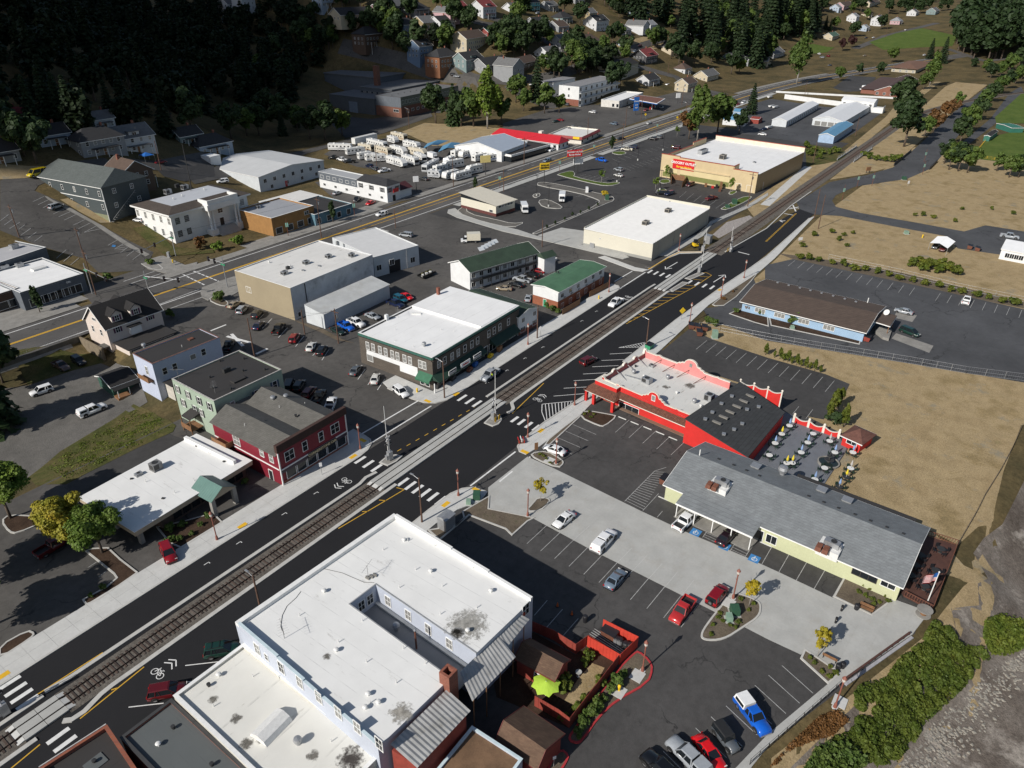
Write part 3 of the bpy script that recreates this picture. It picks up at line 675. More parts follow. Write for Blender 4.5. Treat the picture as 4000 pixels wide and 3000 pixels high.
aA('pavement',P2([k21(880,90),k21(1020,0),k20(1080,1632),k20(1230,1630),k20(1230,1640),k20(1090,1645),k21(1000,20),k21(900,85),k21(850,102),k21(790,95),k21(560,10),k21(600,0),k21(800,75)]),3.,2.2,CONC2)
o=ribbon('yellow_kerb',P2([k21(885,88),k21(1020,8),k20(1085,1637),k20(1230,1635)]),.35,0,.16,YPAINT)
def hwy_c(s):
 t=max(0,s-520);return(s,110.-t*t*.00062 if t<500 else-45-.62*(t-500))
def strip(bo,fc,s0,s1,o0,o1,dz,mat_,step=8,bf=None):
 m=MB();ss=list(np.arange(s0,s1,step))+[s1];q=[]
 for s in ss:
  a,b=fc(s-1),fc(s+1);d=Ve((b[0]-a[0],b[1]-a[1])).normalized();nn=Ve((-d.y,d.x));p=fc(s)
  r=[]
  for o in(o0,o1):x,y=p[0]+nn.x*o,p[1]+nn.y*o;r.append((x,y,hz(x,y)+dz))
  q.append(r)
 for a,b in zip(q[:-1],q[1:]):m.face([a[0],b[0],b[1],a[1]])
 o=m.bu(bo,mat_,bf)
 if bf is None:o['kind']='structure'
 return o
hw=strip('highway',hwy_c,-120,900,-8.6,8.8,0.,A_HWY,6)
for off,m_,w in((7.,ah,.16),(-7.,ah,.16),(.5,YPAINT,.18),(.05,YPAINT,.18)):
 strip('lane_line',hwy_c,-100,860,off-w,off+w,.012,m_,8,hw)
for s in np.arange(185,820,9.):strip('lane_dash',hwy_c,s,s+3,3.3,3.5,.012,aj,3,hw)
strip('centre_lane_line',hwy_c,150,500,-2.7,-2.45,.012,YPAINT,8,hw)
for s0,s1 in((-100,62),(86,118),(118,176),(196,330),(345,520),(540,700)):
 strip('pavement',hwy_c,s0,s1,8.8,12.6,.12,ag,4)
for s0,s1 in((90,158),(196,300),(306,560)):
 strip('pavement',hwy_c,s0,s1,-12.,-8.6,.12,CONC,4)
strip('forecourt',hwy_c,-100,66,12.6,26,.01,ag);strip('forecourt',hwy_c,118,196,12.6,17,.01,ag);al('junction',P2(av(0,1,[(540,250),(560,0),(900,-10),(930,60),(1050,110),(1290,60),(1330,150),(1000,260),(600,310)])),-.012,A_OLD)
strip('highway_verge',hwy_c,-60,50,-10.4,-8.6,.1,ag,4)
aG('hill_street',P2([aa(0,595),aa(0,900),aa(150,960),aa(330,1010),aa(385,1065),aa(560,1055),aa(600,985),aa(395,880),aa(250,795),aa(135,745),aa(150,725),aa(210,700),aa(190,680),aa(0,705)]),A_OLD,.05,4)
for p,q in(((0,1,800,165),(0,1,1000,100)),((0,1,845,180),(0,1,1040,115)),((0,1,1030,315),(0,1,1305,210)),((0,1,1090,345),(0,1,1330,260))):
 ae(hw,K(*p),K(*q),.4,.02,aj,'crosswalk_line')
for p,q in(((0,1,1165,110),(0,1,1330,190)),((0,1,1230,88),(0,1,1420,165))):dashes(hw,K(*p),K(*q),.4,.02,1.6,.5,ah,'crosswalk_line')
hs=tag(bpy.data.objects.new('hill_street_marking',None),bp='structure');COL.objects.link(hs)
def gstripe(bf,p,q,w,mat_,bo='stall_line',dz=.11):
 m=MB();d=(q-p).to_2d().normalized();nn=Ve((-d.y,d.x))*w/2;n=3
 for i in bF(n):
  a=p.lerp(q,i/n);b=p.lerp(q,(i+1)/n);pts=[(a.x-nn.x,a.y-nn.y),(b.x-nn.x,b.y-nn.y),(b.x+nn.x,b.y+nn.y),(a.x+nn.x,a.y+nn.y)]
  m.face([(x,y,hz(x,y)+dz)for x,y in pts])
 return m.bu(bo,mat_,bf)
def zl(x,y):return aa(x/3.687,580+y/3.687)
for a,b in(((475,770),(632,697)),((550,815),(705,740)),((622,857),(778,783)),((700,900),(850,830)),((770,947),(930,873)),((845,990),(1010,915)),((922,1037),(1093,957)),((1050,1112),(1220,1030)),((1130,1160),(1305,1075)),((1213,1212),(1385,1122)),((1213,1212),(1455,1160)),((1555,1400),(1720,1305)),((1650,1455),(1810,1355)),((1738,1505),(1890,1390)),((1825,1555),(1970,1445)),((1910,1607),(2030,1518)),((0,1050),(125,955)),((65,1105),(180,1025)),((140,1158),(290,1065)),((278,1163),(360,1103)),((305,1252),(445,1155)),((403,1297),(527,1207)),((497,1343),(610,1260)),((815,1585),(955,1462)),((915,1632),(1050,1517)),((1020,1680),(1140,1578))):
 gstripe(hs,zl(*a),zl(*b),.14,aj)
for k in bF(4):gstripe(hs,zl(1675+k*25,1445-k*22),zl(1800+k*24,1465-k*25),.14,aj)
gstripe(hs,zl(1715,1302),zl(1890,1392),.3,mat('light_blue_paint',(.15,.5,.6),.7));
gstripe(hs,zl(1615,1405),zl(1665,1410),1.2,BPAINT)
aG('hall_pavement',P2([zl(640,690),zl(700,745),zl(1000,905),zl(1330,1080),zl(2100,1560),zl(2160,1530),zl(1500,1130),zl(1050,880),zl(760,745),zl(690,700)]),ag,.14,4)
aG('hall_verge',P2([zl(870,740),zl(980,720),zl(1560,1020),zl(1620,1070),zl(1450,1075),zl(1120,900)]),aC,.12,4)
aG('civic_lawn',P2([k00(880,1560),k00(1010,1530),k00(1120,1610),k00(1380,1620),k00(1390,1640),k00(1150,1659),k00(1060,1650)]),aY,.15,4)
aG('upper_verge',P2([aa(0,640),aa(110,650),aa(200,650),aa(205,690),aa(0,702)]),aC,.12,4)
bed(smooth(P2(av(0,1,[(910,30),(950,15),(1060,75),(1040,95),(960,80),(905,45)])),1),aY)
bed(smooth(P2(av(0,1,[(1350,285),(1390,260),(1480,295),(1470,325),(1420,320)])),1),BARE)
aA('pavement',P2(av(0,1,[(1300,240),(1310,205),(1420,165),(1560,120),(1570,220),(1500,260),(1400,250),(1350,290),(1310,270)])),3,2.4,ag)
aA('pavement',P2(av(0,1,[(900,40),(930,10),(1060,0),(1200,60),(1280,40),(1270,75),(1080,115),(1040,105),(960,85)])),3,2.4,ag)
aG('gravel_yard',P2([k01(-100,1500,-2),k01(170,1400,-1.5),k01(380,1240,-2),k01(750,1050,-3),k01(960,960,-3),k01(900,800,-3),k01(640,690,-3),k01(480,740,-3),k01(180,840,-3),k01(-300,900,-3)]),GRAVEL,.03,2.5)
aG('grass_slope',P2([k01(170,1400,-1.5),k01(380,1240,-2),k01(750,1050,-3),k01(870,960,-3),k01(1000,1000,-2),k01(1140,1100,0),k01(1120,1140,0),k01(900,1240),k01(560,1410),k01(430,1480),k01(230,1480)]),aY,.04,2)
aG('yard_grass',P2([k01(180,835,-3),k01(100,690,-3),k01(240,660,-2.8),k01(610,630,-3),k01(680,690,-3),k01(480,740,-3)]),aY,.05,2.5)
al('bank_drive',P2(av(0,1,[(430,1490),(560,1410),(900,1240),(1090,1150),(1210,1195),(1160,1230),(760,1440),(690,1540),(500,1560)])),0.,A_DRK)
aG('motel_side_bed',P2(av(1,1,[(640,565),(520,545),(430,500),(270,430),(250,415),(440,475),(560,540)])),BARE,.03,3)
def zc(x,y):return ay(1000+x/4.1475,1100+y/4.1475,0)
for a,b in(((45,610),(123,530)),((100,760),(258,600)),((362,908),(510,748)),((640,1052),(780,882)),((918,1200),(955,1160)),((1067,1273),(1180,1105))):ae(lot4,zc(*a),zc(*b),.14,.008,ah,'stall_line')
for a,b in(((660,800),(708,733)),((725,835),(740,812)),((787,868),(835,797))):ae(lot4,K(1,1,*a),K(1,1,*b),.14,.008,ah,'stall_line')
for a,b in(((1365,485),(1465,445)),):ae(lot4,K(0,1,*a),K(0,1,*b),.5,.008,ah,'stop_line')
ae(lot4,k01(1500,505),k01(1575,583),.8,.008,ah,'railway_cross');ae(lot4,k01(1470,520),k01(1625,562),.8,.01,ah,'railway_cross');ae(lot4,k11(0,635),k11(75,600),.7,.008,ah,'stop_line')
bed(smooth(P2(av(0,2,[(10,60),(60,20),(230,30),(300,60),(110,140),(60,130)])),1),MULCH)
bed(smooth(P2(av(0,2,[(540,570),(690,490),(760,430),(740,400),(560,255),(600,240),(700,235),(780,310),(890,395),(640,570),(560,600)])),0),MULCH)
bed(smooth(P2(av(0,2,[(0,870),(180,770),(225,790),(200,820),(0,950)])),1),MULCH)
bed(smooth(P2([k02(1020,100),k02(1200,60),k02(1380,10),k02(1440,70),k02(1180,235),k02(1100,200)]),0),MULCH)
ae(lot4,k02(625,325),k02(570,360),.1,.004,aj,'stall_line');ae(lot4,k02(690,382),k02(640,420),.1,.004,aj,'stall_line')
al('dealer_yard',P2(av(1,0,[(440,1000),(480,975),(860,890),(1000,905),(1340,985),(1659,1060),(1640,1110),(1330,1190),(900,1120),(650,1080)])),.01,A_OLD)
al('dealer_yard',P2([k10(660,1420),k10(380,1180),k10(1000,1100),k10(1300,1190),k10(1050,1285),k10(940,1305)]),.003,A_OLD)
al('forecourt',P2([k20(0,780),k20(250,700),k20(560,660),k20(960,560),k20(1330,610),k20(1150,680),k20(700,830),k20(400,960),k20(0,1080),k10(1600,1090),k10(1600,800)]),.005,A_OLD)
aG('school_yard',P2([aa(1240,430),aa(1450,465),aa(1600,440),aa(1700,420),aa(1680,450),aa(1590,490),aa(1350,540),aa(1290,480)]),A_DRK,.06,6)
aG('back_street',P2([aa(1680,435),aa(1690,455),aa(1500,520),aa(1200,600),aa(900,690),aa(760,720),aa(740,700),aa(1000,620),aa(1300,560),aa(1590,480)]),A_OLD,.08,6)
aG('yard_grass_strip',P2([aa(1570,515),aa(1660,480),aa(1950,500),aa(1990,510),aa(1820,570),aa(1690,570)]),aC,.06,5)
aG('hall_yard',P2([k00(690,1450),k00(900,1445),k00(940,1500),k00(800,1530)]),A_DRK,.12,4)
aG('back_lane',P2([aa(600,650),aa(640,640),aa(830,600),aa(840,690),aa(720,710),aa(640,690)]),A_DRK,.1,4)
al('storage_yard',P2(av(3,0,[(-200,700),(20,640),(340,690),(740,720),(780,700),(560,860),(410,950),(220,925),(-200,860)])),0.,A_BLU)
al('clinic_car_park',P2(av(3,0,[(420,570),(530,490),(700,500),(640,590),(500,595)])),.01,A_DRK)
al('clinic_car_park',P2(av(3,0,[(680,450),(760,430),(1080,430),(1190,445),(1090,500),(990,500),(700,490)])),.01,A_BLU)
# building kit
V2=lambda v:Ve((v[0],v[1]))
WIN={}
def win_mesh(w,h,bk):
 k=(round(w,2),round(h,2),bk)
 if k in WIN:return WIN[k]
 f=MB();t=.09;hw,hh=w/2,h/2
 for x0,x1,z0,z1 in((-hw-t,-hw,-hh-t,hh+t),(hw,hw+t,-hh-t,hh+t),(-hw,hw,hh,hh+t),(-hw,hw,-hh-t,-hh)):f.box(x0,-.09,z0,x1,0.,z1)
 if bk in('sash','cross','slider'):
  if bk!='slider':f.box(-hw,-.06,-.03,hw,0,.03)
  if bk!='sash':f.box(-.03,-.065,-hh,.03,0,hh)
 elif bk=='triple':
  for x in(-hw/3,hw/3):f.box(x-.04,-.065,-hh,x+.04,0,hh)
 elif bk=='grid':
  for i in bF(1,4):f.box(-hw+w*i/4-.02,-.065,-hh,-hw+w*i/4+.02,0,hh)
  for i in bF(1,4):f.box(-hw,-.06,-hh+h*i/4-.02,hw,0,-hh+h*i/4+.02)
 g=MB().box(-hw,-.03,-hh,hw,0,hh)
 WIN[k]=(f.data('window_frame',ab),g.data('pane',aF));return WIN[k]
SHUT={}
class Bld:
 def __init__(s,bo,bg,cat,P0,P1,P2,h,z0=0.,bi=None):
  p0,p1,p2=V2(P0),V2(P1),V2(P2)
  s.ex=(p1-p0).normalized();s.w=(p1-p0).length
  e=Ve((-s.ex.y,s.ex.x));k=(p2-p0).dot(e);s.ey=e if k>0 else-e;s.d=abs(k)
  s.p0=p0;s.h=h;s.z0=z0;s.hr=h
  s.rt=ao(bo,bg,cat,(p0.x,p0.y,z0),0,bi)
  s.roofpart=None;s.wallpart=None
 def p(s,x,y,z=0.):q=s.p0+s.ex*x+s.ey*y;return Ve((q.x,q.y,z))
 def loc(s,v):q=V2(v)-s.p0;return(q.dot(s.ex),q.dot(s.ey))
 def box(s,bo,m,x0,y0,z0,x1,y1,z1,bf=None):
  b=[s.p(x0,y0,z0),s.p(x1,y0,z0),s.p(x1,y1,z0),s.p(x0,y1,z0)];t=[Ve((v.x,v.y,z1))for v in b]
  if s.ex.cross(s.ey)<0:b=b[::-1];t=t[::-1]
  return MB().hx(b,t).bu(bo,m,bf or s.rt)
 def poly3(s,bo,m,faces,bf=None,smooth=0):
  mb=MB()
  for f in faces:mb.face([s.p(*q)for q in f])
  return mb.bu(bo,m,bf or s.rt,smooth)
 def walls(s,m,z1,z0=None,pts=None,bo='wall'):
  pts=pts or[(0,0),(s.w,0),(s.w,s.d),(0,s.d)]
  o=MB().pr([s.p(x,y)for x,y in pts],s.z0-.3 if z0 is None else z0,z1,0).bu(bo,m,s.rt);s.wallpart=s.wallpart or o;return o
 def flat(s,mw,mr,par=.5,bz=None,th=.25,pts=None,cop_t=.06):
  pts=pts or[(0,0),(s.w,0),(s.w,s.d),(0,s.d)]
  s.hr=s.h-par;s.walls(mw,s.hr,pts=pts)
  q=[s.p(x,y)for x,y in pts]
  s.roofpart=MB().pr(q,s.hr-.02,s.hr+.02,0).bu('roof',mr,s.rt)
  if par>.05:
   if area2(q)<0:q=q[::-1]
   n=len(q);inn=[]
   for i in bF(n):
    a,b,c=V2(q[i-1]),V2(q[i]),V2(q[(i+1)%n]);d1=(b-a).normalized();d2=(c-b).normalized()
    n1=Ve((-d1.y,d1.x));n2=Ve((-d2.y,d2.x));m_=(n1+n2);m_=m_/max(.3,m_.dot(n1));inn.append(b+m_*th)
   mb=MB();cb=MB()
   for i in bF(n):
    j=(i+1)%n;o4=[q[i],q[j],inn[j],inn[i]]
    mb.hx([(v[0],v[1],s.hr)for v in o4],[(v[0],v[1],s.h)for v in o4])
    e4=[V2(q[i])+(V2(q[i])-inn[i])*.2,V2(q[j])+(V2(q[j])-inn[j])*.2,inn[j]+(inn[j]-V2(q[j]))*.15,inn[i]+(inn[i]-V2(q[i]))*.15]
    cb.hx([(v[0],v[1],s.h-.001)for v in e4],[(v[0],v[1],s.h+cop_t)for v in e4])
   pp=mb.bu('parapet',mw,s.rt);cb.bu('coping',bz or ab,pp)
  return s
 def gb(s,mw,mr,axis='x',rise=1.5,over=.4,th=.14,bA=ab,oe=None,hipx=0.,ridge=.5):
  0
  s.walls(mw,s.h);W,D=(s.w,s.d)if axis=='x' else(s.d,s.w)
  Q=(lambda a,b,z:s.p(a,b,z))if axis=='x' else(lambda a,b,z:s.p(b,a,z))
  oe=over if oe is None else oe;rm=D*ridge;zr=s.h+rise;k1=rise/rm;k2=rise/(D-rm);ez1=s.h-over*k1;ez2=s.h-over*k2
  s.rise=rise;s.axis=axis;s.ridge=ridge
  if hipx==0:
   g=MB().face([Q(0,0,s.h),Q(0,D,s.h),Q(0,rm,zr-.02)]).face([Q(W,0,s.h),Q(W,rm,zr-.02),Q(W,D,s.h)]);g.bu('gable',mw,s.rt)
  a,b=-oe+hipx,W+oe-hipx
  r=MB()
  def slope(pts):
   t=[Ve(p_)for p_ in pts];bt=[v-Ve((0,0,th))for v in t];n=len(t)
   r.mesh(bt+t,[tuple(bF(n,2*n)),tuple(bF(n-1,-1,-1))]+[(i,(i+1)%n,n+(i+1)%n,n+i)for i in bF(n)])
  slope([Q(-oe,-over,ez1+th),Q(W+oe,-over,ez1+th),Q(b,rm,zr+th),Q(a,rm,zr+th)])
  slope([Q(W+oe,D+over,ez2+th),Q(-oe,D+over,ez2+th),Q(a,rm,zr+th),Q(b,rm,zr+th)])
  if hipx:
   slope([Q(-oe,D+over,ez2+th),Q(-oe,-over,ez1+th),Q(a,rm,zr+th)]);slope([Q(W+oe,-over,ez1+th),Q(W+oe,D+over,ez2+th),Q(b,rm,zr+th)])
  s.roofpart=r.bu('roof',mr,s.rt)
  if bA:
   f=MB()
   if not hipx:
    for x in(-oe,W+oe):
     f.bar(Q(x,-over,ez1+th*.4),Q(x,rm,zr+th*.4),.06,.24);f.bar(Q(x,D+over,ez2+th*.4),Q(x,rm,zr+th*.4),.06,.24)
   for y,ez in((-over,ez1),(D+over,ez2)):f.bar(Q(-oe,y,ez+th*.3),Q(W+oe,y,ez+th*.3),.05,.2)
   f.bu('fascia',bA,s.rt)
  return s
 def plane(s,bn):
  return{'F':(s.p0,s.ex,-s.ey),'S':(s.p0,s.ey,-s.ex),'B':(s.p0+s.ey*s.d,s.ex,s.ey),'E':(s.p0+s.ex*s.w,s.ey,s.ex)}[bn]
 def hit(s,bn,px,py,inset=0.):
  o,t,n=s.plane(bn);o=o-n*inset;v=ray(px,py);nn=Ve((n.x,n.y))
  k=((o-Ve(CAM[:2])).dot(nn))/(v[0]*n.x+v[1]*n.y);P=Ve((CAM[0]+v[0]*k,CAM[1]+v[1]*k));return(P-o).dot(t),CAM[2]+v[2]*k
 def at(s,bn,t,z,out=0.):o,d,n=s.plane(bn);q=o+d*t+n*out;return Ve((q.x,q.y,z))
 def rz(s,bn):n=s.plane(bn)[2];return bE.atan2(n.y,n.x)+bE.pi/2
 def win(s,bn,pos,w,h,bk='sash',bB=0,bj=None,bA=None,bo='window',z=None):
  0
  f,g=win_mesh(w,h,bk);rz=s.rz(bn);out=[]
  for q in pos:
   t,zz=s.hit(bn,*aU(*q))if len(q)==4 else q
   if z is not None:zz=z
   L=s.at(bn,t,zz,0.);lp=L-s.rt.location
   o=put(bo,f,s.rt,lp,rz,bA);put('pane',g,o,(0,0,0),0,PALEGLASS if(bB==1 or(bB and rng.random()<bB))else None)
   if bj:
    k=(round(h,2),bj.name)
    if k not in SHUT:SHUT[k]=MB().box(-.2,-.07,-h/2,.2,0,h/2).data('shutter',bj)
    for sg in(-1,1):put('shutter',SHUT[k],o,(sg*(w/2+.32),0,0))
   out.append(o)
  return out
 def row(s,bn,A,B,n,w,h,bk='sash',**kw):
  a=s.hit(bn,*aU(*A))if len(A)==4 else A;b=s.hit(bn,*aU(*B))if len(B)==4 else B
  return s.win(bn,[(a[0]+(b[0]-a[0])*i/max(1,n-1),a[1]+(b[1]-a[1])*i/max(1,n-1))for i in bF(n)],w,h,bk,**kw)
 def door(s,bn,pos,w,h,m,bo='door'):
  for q in pos:
   t,zz=s.hit(bn,*aU(*q))if len(q)==4 else q
   f=MB()
   for x0,x1,z0,z1 in((-w/2-.1,-w/2,0,h+.1),(w/2,w/2+.1,0,h+.1),(-w/2,w/2,h,h+.1)):f.box(x0,-.1,z0,x1,0,z1)
   o=put(bo,MB().box(-w/2,-.06,0,w/2,0,h).data(bo,m),s.rt,s.at(bn,t,s.z0)-s.rt.location,s.rz(bn));put('frame',f.data('frame',ab),o)
 def band(s,bn,z0,z1,out,m,bo='band',t0=0.,t1=None):
  o,d,n=s.plane(bn);L=s.w if bn in 'FB' else s.d;t1=L if t1 is None else t1
  a,b=s.at(bn,t0,0),s.at(bn,t1,0);c=(a+b)/2+Ve((n.x,n.y,0))*out/2
  return MB().ob(c,d,t1-t0,n,out,z0,z1).bu(bo,m,s.rt)
 def aw(s,bn,t0,t1,ztop,drop,out,m,bo='awning'):
  o,d,n=s.plane(bn);N3=Ve((n.x,n.y,0))
  a,b=s.at(bn,t0,ztop,.02),s.at(bn,t1,ztop,.02);c,e=a+N3*out-Ve((0,0,drop)),b+N3*out-Ve((0,0,drop))
  mb=MB();th=Ve((0,0,.06));mb.hx([a-th,b-th,e-th,c-th],[a,b,e,c]);mb.face([a,c,a-Ve((0,0,drop))]);mb.face([b,e,b-Ve((0,0,drop))])
  mb.hx([c-th*5,e-th*5,e-th*5-N3*.03,c-th*5-N3*.03],[c,e,e-N3*.03,c-N3*.03])
  return mb.bu(bo,m,s.rt)
 def rp(s,q,z=None):z=s.hr if z is None else z;v=K(*q,z)if len(q)==4 else s.p(q[0],q[1],z);return Ve((v.x,v.y,z))-s.rt.location
 def ang(s):return bE.atan2(s.ex.y,s.ex.x)
 def vn(s,pts,bp='cap',z=None):
  for q in pts:put('roof_vent',ROOFM[bp],s.rt,s.rp(q,z),rng.uniform(0,6))
 def ac(s,q,l=1.6,w=1.2,h=1.,z=None,rz=None,m=None):
  k=(l,w,h)
  if k not in ACM:
   b=MB().box(-l/2,-w/2,.15,l/2,w/2,h);b.box(-l/2-.05,-w/2-.05,0,l/2+.05,w/2+.05,.16)
   g=MB().box(-l/2+.1,-w/2-.012,.3,l*.1,-w/2,h-.12);g.box(-l/2-.012,-w/2+.12,.3,-l/2,w/2-.12,h-.12)
   fn=MB().la([(min(l,w)*.36,h),(min(l,w)*.36,h+.05),(min(l,w)*.3,h+.05),(min(l,w)*.28,h+.02),(.08,h+.015)],14)
   ACM[k]=(b.data('rooftop_unit',ak),g.data('grille',ai),fn.data('fan',ai))
  B,G,F=ACM[k];o=put('rooftop_unit',B,s.rt,s.rp(q,z),s.ang()if rz is None else rz,m);put('grille',G,o);put('fan',F,o)
  return o
ACM={}
RW=mat('roof_fitting_white',(.68,.68,.66),.5,.08,3)
ROOFM={'cap':MB().la([(.12,0),(.12,.35),(.3,.36),(.33,.45),(.2,.58),(0.,.62)],10).data('roof_vent',RW),
  'turbine':MB().la([(.25,0),(.22,.4),(.42,.5),(.5,.8),(.4,1.05),(0.,1.15)],12).data('roof_vent',ak),
  'pipe':MB().la([(.05,0),(.05,.55),(0.,.55)],8).data('roof_vent',RW),
  'dark':MB().la([(.16,0),(.16,.3),(.24,.3),(.24,.5),(0.,.52)],10).data('roof_vent',ai),
  'box':MB().box(-.3,-.3,0,.3,.3,.28).box(-.36,-.36,.26,.36,.36,.33).data('roof_vent',ak),
  'low':MB().box(-.22,-.18,0,.22,.18,.16).data('roof_vent',ai)}
def an(bo,A,B,Cc,D,m,bf,pitch=.28,amp=.05,off=None):
 0
 A,B,Cc,D=map(Ve,(A,B,Cc,D));n=int((B-A).length/pitch*2);up=(B-A).cross(D-A).normalized();up=up if up.z>0 else-up
 mb=MB()
 for i in bF(n+1):
  t=i/n;z=up*(amp if i%2 else 0);mb.v+=[tuple(A.lerp(B,t)+z),tuple(D.lerp(Cc,t)+z)]
 for i in bF(n):mb.f.append((2*i,2*i+1,2*i+3,2*i+2));mb.mi.append(0)
 return mb.bu(bo,m,bf,off=off)
def ba(bo,txt,loc,rz,size,m,bf=None,ext=.02,tilt=bE.pi/2,width=None):
 cu=bpy.data.curves.new(bo,'FONT');cu.body=txt;cu.size=size;cu.extrude=ext;cu.align_x='CENTER';cu.align_y='CENTER';cu.offset=size*.03
 cu.materials.append(m);cu.resolution_u=2
 me=bpy.data.meshes.new_from_object(bpy.data.objects.new('tmp',cu));o=bpy.data.objects.new(bo,me);COL.objects.link(o);o.parent=bf;o.location=loc;o.rotation_euler=(tilt,0,rz)
 if width:o.scale=(width,1,1)
 return o
aq=mat('white_sign_paint',(.75,.75,.75),.5,.05,2);REDP=mat('red_sign_paint',(.5,.02,.02),.5,.08,2);YELP=mat('yellow_sign_paint',(.75,.5,.02),.5,.05,2);aH=mat('black_sign_paint',(.015,.015,.018),.5,.05,2)
GRNP=mat('green_sign_paint',(.03,.25,.12),.5,.05,2);BLUP=mat('blue_sign_paint',(.02,.12,.4),.5,.05,2)
# buildings of the near blocks
ROOF_W=af('white_roof_membrane',(.74,.74,.72),(.2,.18,.15),.6,2.2,'Y')
ROOF_W2=af('white_roof_membrane_worn',(.68,.67,.62),(.22,.2,.15),.75,6,'X')
ROOF_W3=af('white_roof_clean',(.78,.78,.77),(.45,.42,.38),.4,4,'X')
ROOF_MOT=af('mottled_white_roof',(.66,.65,.62),(.13,.09,.06),.95,5,'X')
aN=af('dark_rolled_roof',(.035,.032,.03),(.06,.055,.05),.5,3,'X')
ROOF_GR=af('grey_rolled_roof',(.1,.11,.11),(.05,.05,.05),.4,1.2,'Y')
BLUESIDE=aD('pale_blue_siding',(.46,.5,.58),.18,var=.06)
GREYSIDE=aD('blue_grey_siding',(.36,.42,.5),.18)
b=Bld('courtyard_building','large two storey pale blue block with white flat roof around a light well','building',k12(893,8,9),k22(135,545,9),ay(931.3,2440.5,9),9.)
n1,n2,n3,n4=(b.loc(K(1,2,*q,9))for q in((765,458),(598,585),(1232,1015),(1450,900)))
yA=(n1[1]+n4[1])/2;yB=(n2[1]+n3[1])/2;xa=(n1[0]+n2[0])/2
upts=[(0,0),(b.w,0),(b.w,yA),(xa,yA),(xa,yB),(b.w,yB),(b.w,b.d),(0,b.d)]
b.hr=8.45
b.walls(BLUESIDE,8.45,pts=upts);b.roofpart=MB().pr([b.p(x,y)for x,y in upts],8.43,8.47,0).bu('roof',ROOF_W,b.rt)
def pwall(x0,y0,x1,y1,z1,t=.3):
 b.box('parapet',BLUESIDE if t<.3 else ab,x0,y0,8.47,x1,y1,z1)
pwall(0,0,.7,b.d,9.);pwall(.7,0,b.w*.46,.45,9.3);pwall(b.w*.46,0,b.w*.72,.45,9.1);pwall(b.w*.72,0,b.w,.45,8.9)
for k,(x0,x1,z)in bG(((.7,b.w*.33,9.2),(b.w*.33,b.w*.52,9.),(b.w*.52,b.w,8.8))):b.box('parapet',BLUESIDE,x0,b.d-.25,8.47,x1,b.d,z);b.box('coping',mat('pale_blue_trim',(.55,.66,.7),.6),x0,b.d-.32,z,x1,b.d+.05,z+.06)
for q in((xa-.15,yA-.15,b.w,yA),(xa-.15,yB,b.w,yB+.15),(xa-.15,yA,xa,yB)):b.box('coping',mat('grey_flashing',(.3,.31,.32),.6),q[0],q[1],8.47,q[2],q[3],8.53)
b.box('light_well_floor',af('grey_deck_roof',(.22,.225,.23),(.4,.4,.4),.4,2.4,'X'),xa,yA,5.,b.w,yB,5.2)
b.box('light_well_kerb',ROOF_W2,xa+.02,yA+.02,5.2,b.w,yA+.5,5.5)
def inner_hit(y,px,py):
 o=b.p0+b.ey*y;v=ray(px,py);k=(o-Ve(CAM[:2])).dot(b.ey)/(v[0]*b.ey.x+v[1]*b.ey.y);P=Ve((CAM[0]+v[0]*k,CAM[1]+v[1]*k));return(P-o).dot(b.ex),CAM[2]+v[2]*k
f_,g_=win_mesh(.95,1.6,'cross')
for x,y in((855,562),(985,640),(1115,725),(1252,818)):
 t,z=inner_hit(yA,*aU(1,2,x,y));o=put('window',f_,b.rt,b.p(t,yA,6.9)-b.rt.location,bE.atan2(b.ey.y,b.ey.x)+bE.pi/2);put('pane',g_,o,mat=PALEGLASS)
for yy in(.28,.62):
 o=put('window',f_,b.rt,b.p(xa,yA+(yB-yA)*yy,6.8)-b.rt.location,bE.atan2(b.ex.y,b.ex.x)+bE.pi/2);put('pane',g_,o)
b.win('B',[(1,2,10,888),(1,2,165,1008),(1,2,285,1103),(1,2,408,1200),(1,2,535,1300),(1,2,658,1397),(1,2,800,1502)],1.,1.75,'cross',bB=.6)
b.win('B',[(1,2,70,940)],.6,1.,'sash');b.win('E',[(2,2,88,632)],1.3,1.9,'cross')
b.vn([(1,2,960,190),(1,2,1132,392),(1,2,1522,520),(1,2,442,522),(1,2,522,905),(1,2,728,1190),(1,2,795,1243),(1,2,710,1278),(1,2,1372,778)],'cap');b.vn([(1,2,825,248),(1,2,1035,376),(1,2,1208,484),(1,2,282,673),(1,2,535,846),(1,2,717,975),(1,2,910,1110),(1,2,1430,623),(1,2,985,190),(1,2,740,1240),(1,2,690,708),(1,2,930,492),(1,2,1195,665),(1,2,955,888),(1,2,1098,985),(1,2,1405,365),(1,2,1158,222)],'pipe')
b.vn([(1,2,910,762)],'turbine',5.2)
for q,zt in(((1,2,1040,885),8.6),):v=K(*q,5.2);MB().tube((v.x,v.y,5.2),(v.x,v.y,8.4),.12).bu('flue',RUST,b.rt);MB().la([(.2,0),(.22,.2),(0,.3)],8,(v.x,v.y,8.4)).bu('flue_cap',ak,b.rt)
BRICKR=aI('red_brick',(.3,.1,.06),(.22,.07,.045),(.25,.2,.17),.24,.09)
v=k12(1252,1145,7.2);cx0,cy0=v.x,v.y
ch=MB()
for dx0,dy0,dx1,dy1 in((-.75,-.75,-.45,.75),(.45,-.75,.75,.75),(-.45,-.75,.45,-.45),(-.45,.45,.45,.75)):ch.box(cx0+dx0,cy0+dy0,5,cx0+dx1,cy0+dy1,10.3)
ch.bu('chimney',BRICKR,b.rt)
ANT=MB().tube((0,0,0),(0,0,2.2),.035,n=6)
for k in bF(7):ANT.tube((-1.3+k*.43,-.7+.05*k,2.1),(-1.3+k*.43,.7-.05*k,2.1),.011,n=4)
